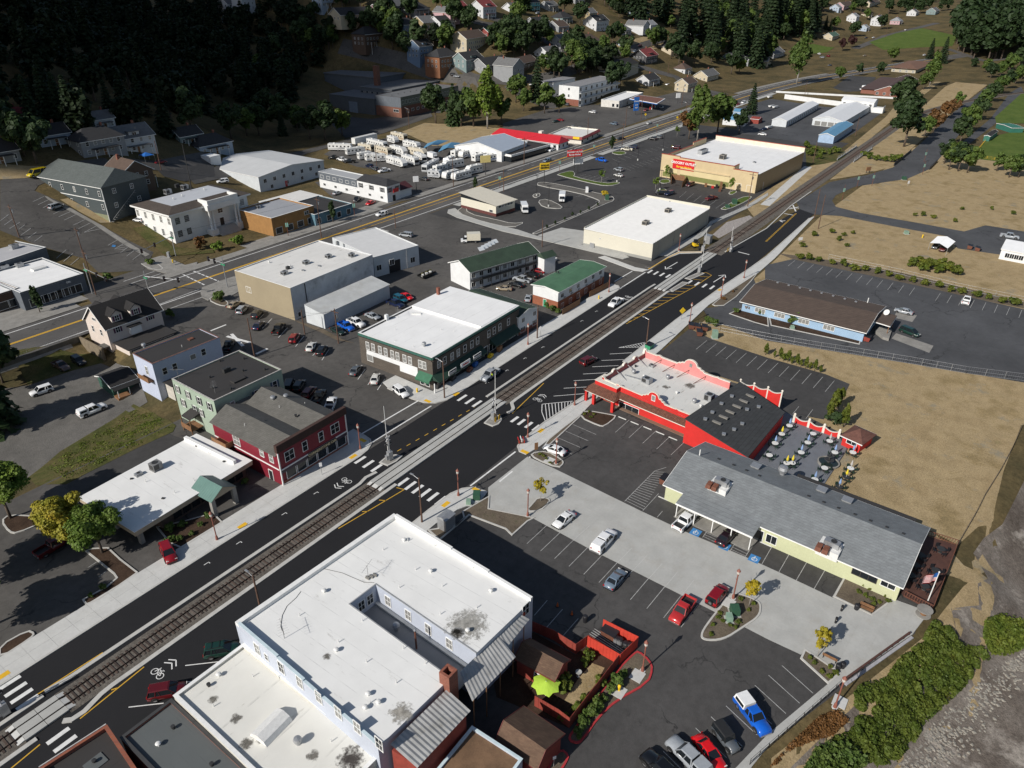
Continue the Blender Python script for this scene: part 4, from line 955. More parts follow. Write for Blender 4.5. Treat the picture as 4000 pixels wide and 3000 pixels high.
ANT.tube((-1.4,0,2.1),(1.4,0,2.1),.022,n=4)
ANT=ANT.data('television_aerial',mat('grey_unit',(.2,.2,.2),.5))
put('television_aerial',ANT,b.rt,b.rp((1,2,728,425)),.3);put('television_aerial',ANT,b.rt,b.rp((1,2,185,820)),1.1)
for k in bF(9):v=b.rp((1,2,715+k*8,425-k*3+(k%3)*8));pm(MB().box(-.2,-.1,0,.2,.1,.2).data('ballast_block',ag),b.rt,v,.5)
def stainmat(bo,col,amt=.9):
 if bo in aX:return aX[bo]
 m=mat(bo,col,.9,.4,1.5,fine=4);nt,N,L,bs=nodes(m);bs=N['Principled BSDF'];p=opos(nt);ln=N.new('ShaderNodeVectorMath');ln.operation='LENGTH';L.new(p,ln.inputs[0]);ad=N.new('ShaderNodeMath');ad.operation='SUBTRACT';L.new(ar(nt,wpos(nt),1.6,7,.7),ad.inputs[0]);sc2=N.new('ShaderNodeMath');sc2.operation='MULTIPLY';sc2.inputs[1].default_value=.42;L.new(ln.outputs['Value'],sc2.inputs[0]);L.new(sc2.outputs[0],ad.inputs[1])
 L.new(aK(nt,ad.outputs[0],[(.12,(0,0,0)),(.36,(amt,)*3)]),bs.inputs['Alpha']);return m
stain=stainmat('wet_grime',(.16,.15,.13))
def aP(bb,q,r,m,z=None,bD=1,bo='stain'):
 v=K(*q,z or bb.hr+.02);o=put(bo,MB().face([(bE.cos(t),bE.sin(t),0)for t in np.linspace(0,6.28,13)[:-1]]).data(bo,m),bb.rt,Ve((v.x,v.y,(z or bb.hr+.02)+.008))-bb.rt.location,bD,scale=r*1.35)
aP(b,(1,2,1370,735),2.3,stainmat('weathered_patch',(.36,.35,.32)));aP(b,(1,2,1305,790),.8,stain,bD=3);aP(b,(1,2,945,1300),1.2,stainmat('mould_patch',(.35,.33,.29)),bD=5);aP(b,(1,2,455,938),.5,stain,bD=7)
m=MB();cps=[(1,2,400,355),(1,2,450,370),(1,2,560,395),(1,2,640,430),(1,2,700,455),(1,2,765,458)];cv=[K(*q,8.5)for q in cps]
for p_,q_ in zip(cv[:-1],cv[1:]):m.tube(p_,q_,.03,n=5)
cv=[k12(x,y,8.5)for x,y in((290,515),(260,555),(200,610),(170,670),(160,740),(170,770))]
for p_,q_ in zip(cv[:-1],cv[1:]):m.tube(p_,q_,.03,n=5)
m.bu('cable',ai,b.rt);UB=b
b=Bld('low_white_building','single storey building with worn white roof and boxy skylight below the pale blue wall','building',k02(1580,852,5.9),k02(1125,1190,5.9),k12(800,1590,5.6),5.9)
b.flat(mat('cream_render',(.55,.53,.47),.8),ROOF_W2,.35,ab,.35)
v=k12(100,1400,5.6);a_=bE.atan2(-1,.25)
mb=MB();L,W_=1.9,1.35
mb.mesh([(-L,-W_,0),(L,-W_,0),(L,W_,0),(-L,W_,0),(-L,-W_*.75,.6),(L,-W_*.75,.6),(L,W_*.75,.6),(-L,W_*.75,.6),(-L,0,.95),(L,0,.95)],[(0,1,5,4),(2,3,7,6),(4,5,9,8),(6,7,8,9),(1,2,6,9,5),(3,0,4,8,7)])
put('skylight',mb.data('skylight',RW),b.rt,v-b.rt.location,b.ang()+.1)
b.vn([(1,2,275,1505)],'turbine');b.vn([(0,2,1420,1065)],'cap');b.vn([(1,2,487,1490),(1,2,150,1080),(0,2,1640,1068),(0,2,1385,1262)],'pipe');b.vn([(0,2,1355,1130)],'dark')
aP(b,(1,2,615,1600),1.3,stainmat('black_mould',(.06,.05,.045)),bD=4);aP(b,(1,2,370,1580),.6,stain,bD=9);aP(b,(0,2,1380,1215),.5,stain,bD=2);aP(b,(0,2,1530,1340),.6,stain,bD=12);aP(b,(0,2,1600,1500),.7,stain,bD=13);aP(b,(1,2,30,1475),.45,stain,bD=14)
b=Bld('grey_roofed_building','low building with dark grey rolled roofing beside the black roof','building',k02(1110,1212,5.2),k02(780,1462,5.2),k02(1645,1659,5.2),5.2)
b.flat(BRICKR,ROOF_GR,.3,mat('dark_flashing',(.05,.05,.05),.6),.3);b.vn([(0,2,1125,1405),(0,2,1375,1645)],'dark');b.vn([(0,2,1030,1515)],'cap')
b=Bld('black_roofed_building','low brick building with black roof and red brick parapet','building',k02(690,1380,5.6),k02(255,1660,5.6),k02(960,1665,5.6),5.6)
b.flat(BRICKR,aN,.5,aI('brick_coping',(.33,.1,.05),(.25,.08,.05),(.2,.15,.12),.5,.3),.3);b.band('F',4.2,5.75,.12,mat('whitewashed_stone',(.5,.49,.47),.85,.2,2),'white_facade_cap');b.vn([(0,2,615,1625)],'dark');pm(MB().box(-1,-.8,0,1,.8,.12).data('roof_hatch',ROOF_GR),b.rt,b.rp((0,2,620,1630)),0)
po=ao('metal_porch','ribbed metal lean-to roof over red walled porch behind the pale blue block','porch',(*k12(1045,1655,0)[:2],0))
CORR=mat('corrugated_metal',(.4,.4,.39),.5,.15,.6,metal=.3,dirt=(.18,.17,.14),bq=.6)
an('roof',k12(870,1505,7.9),k12(1235,1150,7.9),k12(1390,1290,7),k12(1045,1660,7),CORR,po,.55,.08)
a1,a2,a3,a4=(K(1,2,*q,6.9)for q in((880,1540),(1210,1180),(1360,1300),(1045,1640)))
REDB=mat('barn_red_boards',(.26,.045,.03),.75,.18,1.2,fine=5);REDF=mat('bright_red_boards',(.5,.045,.025),.7,.12,1.,fine=5)
MB().pr([a1,a2,a3,a4],0,6.8,0).bu('wall',REDB,po)
po2=ao('long_metal_porch','long ribbed metal canopy roof running along the back of the pale blue block','porch',(*k12(1659,985,0)[:2],0))
OP=ay;an('roof',OP(1795,2627,7.8),OP(1945,2480,7.8),OP(2015,2566,7.2),OP(1845,2740,7.2),CORR,po2,.5,.07);an('roof',OP(1945,2480,7.8),OP(2030,2400,7.8),OP(2068,2420,7.2),OP(1975,2535,7.2),CORR,po2,.5,.07)
for t in(.03,.25,.5,.75,.97):
 p_=OP(1850,2735,7.2).lerp(OP(2060,2425,7.2),t);MB().tube((p_.x,p_.y+.3,0),(p_.x,p_.y+.3,7.2),.07).bu('post',aM,po2)
SHB=aI('brown_shingle',(.155,.095,.06),(.12,.07,.045),(.07,.045,.03),.5,.13,.9,.02,.3,.3)
b=Bld('brown_roofed_annex','flat brown roofed annex with white coping at the bottom edge','building',k12(1400,1388,4.2),k22(68,1600,4.2),k12(1120,1650,4.2),4.2)
b.flat(BLUESIDE,mat('brown_gravel_roof',(.17,.1,.055),.9,.25,.5),.3,mat('pale_blue_trim',(.5,.6,.65)),.25)
b=Bld('brown_shingled_barn','red walled outbuilding with wide brown shingle roof beside the drive','outbuilding',k22(318,1440,3.2),k22(160,1640,3.2),k22(95,1262,3.2),3.2)
b.gb(REDB,SHB,'y',1.5,.35,ridge=.75,bA=mat('dark_red_trim',(.15,.03,.025),.7))
b=Bld('garden_shed','small red shed with brown gable roof behind the garden fence','shed',OP(2165,2650,2.9),OP(2218,2578,2.9),OP(2025,2562,2.9),2.9)
b.gb(REDB,SHB,'y',1.1,.3,bA=mat('dark_red_trim',(.15,.03,.025),.7));b.win('S',[(2.4,1.7)],.9,.8,'cross')
SHG=aI('grey_shingle',(.235,.255,.265),(.2,.215,.225),(.13,.14,.145),.6,.14,.9,.02,.25,.25)
PGREEN=aD('pale_green_siding',(.52,.54,.34),.2,var=.05)
b=Bld('pale_green_restaurant','long pale green building with wide grey shingle gable roof and rooftop units','restaurant',k32(865,474,3.3),k21(1000,1478,3.3),k32(1035,108,3.3),3.3)
b.gb(PGREEN,SHG,'x',2.3,.5,oe=.4);GB=b
b.win('F',[(3,2,628,402)],3.4,1.6,'triple',bA=mat('bronze_trim',(.06,.05,.045),.5));b.win('F',[(3,2,780,468)],1.9,1.2,'slider');b.win('E',[(3.,1.7)],1.2,1.1,'slider')
b.door('F',[(b.w*.56,0)],1.8,2.2,aF);b.win('F',[(b.w*.5,1.4),(b.w*.62,1.4),(b.w*.68,1.4)],1.6,1.5,'slider')
pw=[k21(1100,1558,3.),k22(1612,92,3.)];x0,y0=b.loc(pw[0]);x1,y1=b.loc(pw[1]);yf=-3.2
MB().hx([b.p(x1,yf,2.75),b.p(x0,yf,2.75),b.p(x0,.6,3.25),b.p(x1,.6,3.25)],[b.p(x1,yf,2.95),b.p(x0,yf,2.95),b.p(x0,.6,3.6),b.p(x1,.6,3.6)]).bu('porch_roof',SHG,b.rt)
MB().bar(b.p(x1,yf-.03,2.83),b.p(x0,yf-.03,2.83),.08,.3).bu('gutter',ab,b.rt)
for t in np.linspace(.02,.98,5):q=b.p(x1+(x0-x1)*t,yf+.25,0);MB().bar((q.x,q.y,0),(q.x,q.y,2.8),.14).bu('post',ab,b.rt)
MB().pr([b.p(x1,yf),b.p(x0,yf),b.p(x0,0),b.p(x1,0)],0.,.1,0).bu('walk',ag,b.rt)
def roof_z(bb,x,y):rm=bb.d*bb.ridge;k=y/rm if y<rm else(bb.d-y)/(bb.d-rm);return bb.h+bb.rise*k+.14
def kitchen_unit(q,fl=1):
 x,y=b.loc(K(*q,4.6));z=roof_z(b,x,y)
 o=pm(MB().box(-1.6,-1.5,-.9,1.6,1.5,.55).data('rooftop_unit_base',RW),b.rt,b.p(x,y,z)-b.rt.location,b.ang())
 pm(MB().box(-1.2,-.6,.55,1.,.6,1.5).box(-1.5,-.3,.55,-1.2,.3,1.1).data('air_handler',ak),o);pm(MB().la([(.45,1.5),(.45,1.6),(.3,1.55),(.05,1.52)],12,(-.3,0,0)).data('fan',ai),o)
 for xx in(.2,1.2):pm(MB().hx([(xx-.45,1.2,.5),(xx+.45,1.2,.5),(xx+.45,2.6,.5),(xx-.45,2.6,.5)],[(xx-.4,1.3,1.3),(xx+.4,1.3,1.3),(xx+.4,2.4,1.15),(xx-.4,2.4,1.15)]).data('exhaust_hood',RUST),o)
kitchen_unit((3,2,410,205));kitchen_unit((2,1,1350,1490))
for q in((2,1,1340,1312),(2,1,1437,1352),(2,1,1520,1388),(2,1,1603,1424),(3,1,262,1560),(3,1,360,1600),(3,1,455,1638),(3,2,562,20),(3,2,662,62),(3,2,768,104),(3,2,876,146)):
 x,y=b.loc(K(*q,5.3));put('roof_vent',ROOFM['low'],b.rt,b.p(x,y,roof_z(b,x,y))-b.rt.location,b.ang())
x,y=b.loc(k21(1212,1312,5.));put('roof_vent',ROOFM['pipe'],b.rt,b.p(x,y,roof_z(b,x,y))-b.rt.location,0,scale=2.2)
for q,k in(((3,1,95,1400),'turbine'),((2,1,1580,1365),'box'),((3,1,515,1580),'box'),((3,1,350,1510),'box')):
 x,y=b.loc(K(*q,4.4));put('roof_fan',ROOFM[k],b.rt,b.p(x,y,roof_z(b,x,y)-.2)-b.rt.location,b.ang(),scale=2.2 if k=='box' else 1.8)
MB().pr([b.p(2,b.d,0),b.p(b.w*.55,b.d,0),b.p(b.w*.55,b.d+1.6,0),b.p(2,b.d+1.6,0)],0,2.9,0).bu('rear_addition',PGREEN,b.rt);MB().pr([b.p(1.8,b.d+.5,0),b.p(b.w*.56,b.d+.5,0),b.p(b.w*.56,b.d+1.9,0),b.p(1.8,b.d+1.9,0)],2.9,3.05).bu('rear_addition_roof',aN,b.rt)
dk=ao('timber_deck','brown timber deck with railing beside the pale green building','deck',(*k32(1060,640,0)[:2],0))
dp=[k32(1062,640,.5),k32(1225,215,.5),k32(1020,150,.5),k32(855,500,.5),k32(880,545,.5)]
DECK=mat('stained_deck_boards',(.085,.038,.028),.75,.2,1.2,fine=6)
ddir=(dp[0]-dp[1]).to_2d().normalized();dang=bE.atan2(ddir.y,ddir.x)
for c in cells([(p_.x,p_.y)for p_ in dp],.32,dang+bE.pi/2,60):MB().pr(inset(c,.012),.36,.5,0).bu('deck_board',DECK,dk)
MB().pr(dp,0.,.34).bu('deck_frame',ai,dk)
rl=MB()
for p_,q_ in((dp[0],dp[1]),(dp[1],dp[2]),(dp[0],dp[4])):
 n=max(2,int((q_-p_).length/.35))
 for i in bF(n+1):c=p_.lerp(q_,i/n);rl.bar((c.x,c.y,.5),(c.x,c.y,1.5),.05)
 for z in(1.5,.65):rl.bar((p_.x,p_.y,z),(q_.x,q_.y,z),.1,.07)
rl.bu('railing',RUST,dk)
REDW=mat('red_stucco',(.56,.022,.018),.75,.1,.35,fine=2.5);PINK=mat('sun_bleached_pink_stucco',(.62,.22,.21),.8,.1,.4,fine=2,dirt=(.55,.15,.13),bq=.5)
TILE=mat('clay_roof_tile',(.17,.07,.045),.8,.3,2.,fine=5);CREAM=mat('cream_trim',(.68,.64,.56),.6,.1,1.5)
b=Bld('red_mission_restaurant','bright red stucco restaurant with curved white trimmed parapets and tiled awning','restaurant',k21(586,775,5.6),k21(1160,1010,5.6),k21(832,600,5.6),5.6)
b.hr=4.;b.walls(REDW,4.);b.roofpart=MB().pr([b.p(*q)for q in((0,0),(b.w,0),(b.w,b.d),(0,b.d))],3.98,4.02,0).bu('roof',af('grimy_white_roof',(.6,.6,.57),(.2,.18,.15),.85,3,'X'),b.rt)
def fancy(bn,prof,m_in,th=.3,zb=4.,bo='parapet'):
 0
 o,d,n=b.plane(bn);N3=Ve((n.x,n.y,0));mo,mi_,tr=MB(),MB(),MB()
 P=[b.at(bn,t,z)for t,z in prof];base=[b.at(bn,prof[-1][0],zb),b.at(bn,prof[0][0],zb)]
 out=P+base;inn=[p_-N3*th for p_ in out];nn=len(out)
 mo.face(out[::-1]if bn in 'SE' else out);mi_.face([p_-N3*.002 for p_ in(inn if bn in 'SE' else inn[::-1])])
 for i in bF(nn-2):mo.face([out[i],out[i+1],inn[i+1],inn[i]])
 mo.face([out[0],out[-1],inn[-1],inn[0]]);mo.face([out[nn-3],out[nn-2],inn[nn-2],inn[nn-3]])
 for i in bF(len(P)-1):tr.bar(P[i]-N3*th/2,P[i+1]-N3*th/2,th+.16,.14)
 w_=mo.bu(bo,REDW,b.rt);mi_.bu('parapet_inner_face',m_in,w_);tr.bu('parapet_trim',CREAM,w_);return w_
def mission(L,base=5.1,arch=.5,amp=1.5,half=1.5):
 0
 c=L*arch;pr_=[(0,base+.35),(.25,base+.6),(.55,base+.35),(.7,base),(L*.16,base-.05),(L*.18,base+.15),(L*.2,base+.15),(L*.22,base-.05),(c-half*2.2,base-.1),(c-half*2.,base+.25),(c-half*1.6,base+.3),(c-half*1.5,base+.6),(c-half*1.05,base+.65)]
 pr_+=[(c-half*bE.cos(a_),base+.7+amp*bE.sin(a_)*.75)for a_ in np.linspace(.15,bE.pi-.15,9)]
 pr_+=[(c+half*1.05,base+.65),(c+half*1.5,base+.6),(c+half*1.6,base+.3),(c+half*2.,base+.25),(c+half*2.2,base-.1),(L*.84,base-.05),(L*.86,base+.12),(L*.88,base-.05),(L,base)]
 return pr_
fancy('F',mission(b.w,4.9,.6,1.3,1.2),PINK)
fancy('B',mission(b.w,5.6,.56,1.5,1.5),PINK)
pf=[(0,5.4),(.6,5.4),(.7,5.1)]
for k in bF(1,4):t=b.d*k/4;pf+=[(t-.7,5.15),(t-.5,5.5),(t-.2,5.62),(t+.2,5.62),(t+.5,5.5),(t+.7,5.15)]
pf+=[(b.d-.7,5.1),(b.d-.5,5.8),(b.d-.2,6.1),(b.d,6.1)]
fancy('S',pf,mat('dark_pink_stucco',(.33,.09,.085),.8,.15,.5))
for t in(.22,.38,.55,.74):MB().bar(b.p(b.w*t,b.d-.35,5.),b.p(b.w*t-1.1,b.d-3.4,4.05),.1).bu('parapet_brace',RUST,b.rt)
for t in(.3,.55,.8):MB().bar(b.p(.35,b.d*t,4.9),b.p(3.4,b.d*t-.7,4.05),.1).bu('parapet_brace',mat('grey_brace',(.35,.35,.35),.6),b.rt)
b.win('F',[(b.w*.6,5.25)],.7,1.1,'plain',bB=1);b.win('B',[(b.w*.56,6.1)],.6,.8,'plain')
o_,d_,n_=b.plane('B');q=b.at('B',b.w*.56,6.2,-.33);pm(MB().box(-.3,-.05,-.4,.3,0,.4).data('niche',PALEGLASS),b.rt,q-b.rt.location,b.rz('F'))
b.ac((2,1,873,820),1.9,1.5,1.2);b.ac((2,1,905,718),1.1,.9,.6);b.vn([(2,1,787,765)],'turbine');b.vn([(2,1,855,785),(2,1,1067,893),(2,1,1222,978)],'cap');b.vn([(2,1,800,720)],'dark');b.ac((2,1,1275,935),1.6,1.6,1.5);b.vn([(2,1,1008,800),(2,1,1180,955)],'turbine')
MB().bar(b.p(2,b.d*.35,4.15),b.p(6.2,b.d*.4,4.15),.3,.3).bu('duct',ak,b.rt)
aP(b,(2,1,1150,840),1.,stain,bD=21);aP(b,(2,1,1000,850),.7,stain,bD=22)
def tiled(A,B,Cc,D,bf,pitch=.3,rows=6):
 A,B,Cc,D=map(Ve,(A,B,Cc,D));n=max(2,int((B-A).length/pitch));up=(B-A).cross(D-A).normalized();up=up if up.z>0 else-up
 mb=MB()
 for r in bF(rows):
  t0,t1=r/rows,(r+1)/rows;e0,e1=A.lerp(D,t0),B.lerp(Cc,t0);f0,f1=A.lerp(D,t1),B.lerp(Cc,t1);lift=up*.05
  for i in bF(n):
   a_,c_=i/n,(i+1)/n;mA,mB=e0.lerp(e1,a_),e0.lerp(e1,c_);nA,nB=f0.lerp(f1,a_)+lift,f0.lerp(f1,c_)+lift;mm,nm=(mA+mB)/2+up*.09,(nA+nB)/2+up*.09
   mb.face([mA,nA,nm,mm]);mb.face([mm,nm,nB,mB]);mb.face([nA,nB,nm])
 o=mb.bu('roof_tiles',TILE,bf);o['kind']='stuff';return o
tA,tB=b.hit('F',*aU(2,1,690,885)),b.hit('F',*aU(2,1,1122,1052));L0,L1=tA[0]-.3,b.w+2.2
tiled(b.at('F',L0,3.6,.05),b.at('F',L1,3.6,.05),b.at('F',L1,2.85,1.5),b.at('F',L0,2.85,1.5),b.rt)
MB().hx([b.at('F',L0,2.7,0.),b.at('F',L1,2.7,0.),b.at('F',L1,2.7,1.5),b.at('F',L0,2.7,1.5)],[b.at('F',L0,3.5,0.),b.at('F',L1,3.5,0.),b.at('F',L1,2.8,1.5),b.at('F',L0,2.8,1.5)]).bu('awning_soffit',CREAM,b.rt)
eL=5.2;eo=2.6
b.box('porch_block',REDW,-.9,-1.2,3.5,4.6,0.,4.7);b.box('porch_cap',CREAM,-1.,-1.3,4.7,4.7,0.,4.8);b.box('porch_block',REDW,-.9,0.,3.5,0,2.2,4.7);b.box('porch_cap',CREAM,-1.,0.,4.7,.02,2.3,4.8)
tiled(b.p(-.9,-1.2,3.75),b.p(4.7,-1.2,3.75),b.p(5.6,-3.3,2.75),b.p(-2.3,-3.3,2.75),b.rt);tiled(b.p(-.9,2.2,3.75),b.p(-.9,-1.2,3.75),b.p(-2.3,-3.3,2.75),b.p(-2.3,2.6,2.75),b.rt)
tiled(b.p(4.7,-1.2,3.75),b.p(4.7,0,3.75),b.p(5.6,-1.4,2.75),b.p(5.6,-3.3,2.75),b.rt)
MB().pr([b.p(-2.2,-3.2),b.p(5.5,-3.2),b.p(5.5,0),b.p(0,0),b.p(0,2.5),b.p(-2.2,2.5)],2.6,2.75).bu('porch_ceiling',CREAM,b.rt)
for x,y in((-1.8,-2.8),(5.,-2.8),(-1.8,2.),(.2,-2.8)):b.box('pillar',REDW,x-.3,y-.3,0,x+.3,y+.3,2.65)
b.win('F',[(2.2,1.3)],2.2,2.2,'triple',bA=aM,bo='entrance_door')
b.row('F',(2,1,715,968),(2,1,800,1003),3,1.55,1.25,'plain');b.box('plinth',mat('brown_base',(.2,.13,.09),.9),tA[0],-.9,0,b.w+1,0,.12)
RB=b
lt=ao('dark_roofed_hall','dining hall with wide dark grey sloping roof and red end wall','building',(*k21(1345,1212,0)[:2],0))
SHD=aI('charcoal_shingle',(.048,.052,.055),(.038,.04,.043),(.02,.02,.02),.6,.15,.9,.02,.25,.25)
A,B,Cc,D=k21(1118,1052,5.6),k21(1478,814,5.6),k31(112,1012,3.),k21(1530,1303,3.)
dn=Ve((0,0,.18));MB().hx([A-dn,D-dn,Cc-dn,B-dn],[A,D,Cc,B]).bu('roof',SHD,lt)
ins=lambda p_,z:Ve((p_.x,p_.y,z))
cen=(A+B+Cc+D)/4;sh=lambda p_:p_.lerp(ins(cen,p_.z),.03)
a_,b_,c_,d_=sh(A),sh(B),sh(Cc),sh(D)
wl=MB()
for p_,q_ in((d_,a_),(b_,c_),(c_,d_)):wl.face([ins(p_,0),ins(q_,0),q_-dn,p_-dn])
wl.bu('wall',REDW,lt)
e_=sh(k21(1345,1212,3.));
for k,t in bG((.2,.33,.46,.6,.74,.88)):
 for r in(.35,):q=A.lerp(D,r).lerp(B.lerp(Cc,r),t);pm(MB().box(-.9,-.25,0.,.9,.25,.28).data('roof_skylight',mat('skylight_grey',(.2,.19,.17),.6)),lt,q-Ve(lt.location),bE.atan2((D-A).y,(D-A).x))
for t,r in((.1,.55),(.25,.6),(.4,.62),(.15,.2),(.5,.15),(.3,.18),(.65,.5),(.8,.6),(.7,.15)):q=A.lerp(D,r).lerp(B.lerp(Cc,r),t);put('roof_vent',ROOFM['box'],lt,q-Ve(lt.location),.3)
def scallop(bo,bg,P,Q,z0,zt,m,n,sag=.5,post=.35,cat='wall',bf=None,bA=CREAM):
 o=bf or ao(bo,bg,cat,(P.x,P.y,0));P,Q=Ve((P.x,P.y,0)),Ve((Q.x,Q.y,0));d=(Q-P);L=d.length;d.normalize();nn=Ve((-d.y,d.x,0))
 for k in bF(n):
  t0,t1=L*k/n,L*(k+1)/n;top_=[(t0+(t1-t0)*i/8,zt-sag*bE.sin(bE.pi*i/8))for i in bF(9)]
  f1=[P+d*t+Ve((0,0,z))for t,z in top_];f0=[P+d*t+Ve((0,0,z0))for t,z in top_]
  mb=MB();tb_=MB()
  for i in bF(8):
   b4=[f0[i]-nn*.12,f0[i+1]-nn*.12,f0[i+1]+nn*.12,f0[i]+nn*.12];t4=[f1[i]-nn*.12,f1[i+1]-nn*.12,f1[i+1]+nn*.12,f1[i]+nn*.12];mb.hx(b4,t4);tb_.bar(f1[i],f1[i+1],.3,.1)
  w_=mb.bu('wall_panel',m,o);tb_.bu('wall_trim',bA,w_)
 for k in bF(n+1):
  c=P+d*L*k/n;q_=MB().ob(c,d,post,nn,post,z0,zt+.25).bu('post',bA,o);MB().la([(.2,0),(.26,.12),(.16,.3),(0.,.4)],8,(c.x,c.y,zt+.25)).bu('finial',bA,q_)
 return o
scallop('red_fin_wall','tall red wall with white top and finial beside the dark grey roof',k21(1482,812,4.6),k31(92,885,4.6),0,4.6,REDW,3,.5,.25)
pat=P2([k31(-60,1140),k31(110,1010),k31(460,1170),k31(510,1250),k31(350,1500),k21(1590,1400),k21(1500,1310)])
al('patio',pat,.02,mat('grey_patio_coating',(.15,.16,.18),.7,.1,.6,fine=5))
scallop('patio_wall','low red scalloped wall with white posts around the patio',k31(165,1075,0),k31(455,1180,0),0,1.5,REDW,3,.6,.45)
b=Bld('red_kiosk','small red kiosk with brown hip roof at the patio corner','kiosk',k31(605,1212,2.3),k31(490,1160,2.3),k31(655,1140,2.3),2.3)
b.gb(REDW,aI('red_brown_shingle',(.17,.075,.055),(.13,.055,.04),(.08,.04,.03),.5,.13),'x',1.2,.45,hipx=2.2,bA=ab);b.win('F',[(3,1,543,1208)],1.9,.95,'slider');b.door('E',[(b.d*.5,0)],.9,2,ab)
SHBR=aI('dark_brown_shingle',(.105,.075,.058),(.085,.06,.047),(.05,.035,.03),.6,.14,.9,.02,.2,.25)
BLUEW=aD('sky_blue_siding',(.3,.44,.6),.2)
b=Bld('blue_office','long sky blue office with low brown shingle roof and wide eaves','office',k31(628,488,2.9),k21(1497,291,2.9),k31(712,322,2.9),2.9)
b.gb(BLUEW,SHBR,'x',1.5,.9,oe=.6);b.win('F',[(3,1,80,358),(3,1,237,400),(3,1,400,442),(2,1,1612,330)],2.6,1.1,'triple',bB=1,z=1.45)
for q in((3,1,65,160),(3,1,137,178),(3,1,210,195),(3,1,278,212),(3,1,350,230),(3,1,425,248),(3,1,500,268),(3,1,572,288)):x,y=b.loc(K(*q,3.9));put('roof_vent',ROOFM['box'],b.rt,b.p(x,y,roof_z(b,x,y))-b.rt.location,b.ang(),scale=.8)
x,y=b.loc(k31(648,290,3.6));put('roof_vent',ROOFM['pipe'],b.rt,b.p(x,y,roof_z(b,x,y))-b.rt.location,0,scale=2.5)
cpts=[K(3,1,*q,3.)for q in((672,418),(722,358),(835,390),(792,455))]
MB().pr(cpts,2.9,3.15).bu('canopy',SHBR,b.rt);MB().pr([p_.lerp(sum(cpts,Ve())/4,-.03)for p_ in cpts],2.75,2.95).bu('canopy_fascia',ab,b.rt)
for p_ in cpts[2:]:q=p_.lerp(sum(cpts,Ve())/4,.15);MB().bar((q.x,q.y,0),(q.x,q.y,2.8),.15).bu('post',aM,b.rt)
ds=MB().la([(0,0),(.4,.08),(.75,.3),(.78,.33)],16);v=k31(770,375,3.3);put('satellite_dish',ds.data('satellite_dish',RW),b.rt,Ve((v.x,v.y,3.6))-b.rt.location,rot=(rad(-55),0,rad(60)));MB().tube((v.x,v.y,3.1),(v.x,v.y,3.6),.06).bu('dish_post',ak,b.rt)
MB().pr([K(3,1,*q)for q in((690,500),(720,470),(800,490),(780,552),(740,540))],0,.7,0).bu('loading_dock',ag,b.rt)
GROOF=mat('green_metal_roof',(.07,.155,.085),.6,.15,.4,fine=3);BRICKO=aI('orange_brick',(.36,.12,.055),(.28,.09,.045),(.2,.13,.1),.4,.12)
aL=mat('white_stucco',(.66,.67,.67),.8,.07,.5,fine=3)
b=Bld('green_roofed_motel','two storey motel wing, white above orange brick, with flat green roof','motel',k21(300,232,5.4),k21(600,70,5.4),k21(132,187,5.4),5.4)
b.gb(aL,GROOF,'x',.5,.5,oe=.4);
for sd in 'FS':b.band(sd,0,2.5,.06,BRICKO,'brick_storey')
b.row('F',(2,1,325,255),(2,1,572,107),6,1.3,1.1,'slider');b.row('F',(2,1,325,320),(2,1,572,165),6,1.2,1.4,'slider');b.door('S',[(2,1,212,322)],.9,2.1,GRNP)
for i in bF(6):t,z=b.hit('F',*aU(2,1,338+i*47.5,277-i*28));pm(MB().box(-.35,-.4,-.2,.35,0,.2).data('window_air_conditioner',ak),b.rt,b.at('F',t,2.9)-b.rt.location,b.rz('F'))
b.vn([(2,1,300,110),(2,1,285,108)],'dark',5.9)
DGREEN=mat('dark_green_roof',(.032,.055,.034),.7,.2,.4,fine=3)
b=Bld('balcony_motel','long two storey white motel with dark green gable roof and balconies','motel',k11(1385,100,5.6),ay(2100,985,5.6),k11(1243,45,5.6),5.6)
b.gb(aL,DGREEN,'x',1.9,.7,oe=.4);L=b.w
for z in(2.75,5.3):b.box('balcony_floor',ai,.2,-1.5,z,L,0,z+.12)
br_=MB()
for t in np.arange(.2,L,.5):q=b.p(t,-1.45,0);br_.bar((q.x,q.y,2.8),(q.x,q.y,3.8),.05)
br_.bar(b.p(.2,-1.45,3.8),b.p(L,-1.45,3.8),.08);br_.bu('balcony_rail',ai,b.rt)
for t in np.linspace(1.5,L-1.5,8):
 q=b.p(t-1.2,-1.4,0);MB().bar((q.x,q.y,0),(q.x,q.y,5.3),.12).bu('post',ai,b.rt)
b.row('F',(1.2,4.1),(L-1.2,4.1),9,1.3,1.2,'slider',bB=.5);b.row('F',(1.2,1.4),(L-1.2,1.4),9,1.3,1.2,'slider',bB=.4)
g2=MB();ww=b.d
for y0,y1 in((0,.5),(.5,1)):g2.bar(b.p(L+.04,ww*y0,2.9 if y0==0 else 7.3),b.p(L+.04,ww*y1,7.3 if y0==0 else 2.9),.1)
for y in(.15,.35,.5,.65,.85):g2.bar(b.p(L+.04,ww*y,2.8),b.p(L+.04,ww*y,5.8),.1)
g2.bu('half_timbering',ai,b.rt)
MB().pr([b.p(L-1,-4.2),b.p(L+3.5,-4.2),b.p(L+3.5,-1),b.p(L-1,-1)],0,5.,0).bu('stair_tower',aL,b.rt);MB().hx([b.p(L-1.4,-4.6,5),b.p(L+3.9,-4.6,5),b.p(L+3.9,-.6,5),b.p(L-1.4,-.6,5)],[b.p(L-1.2,-2.6,6.3),b.p(L+3.7,-2.6,6.3),b.p(L+3.7,-2.5,6.3),b.p(L-1.2,-2.5,6.3)]).bu('stair_tower_roof',DGREEN,b.rt)
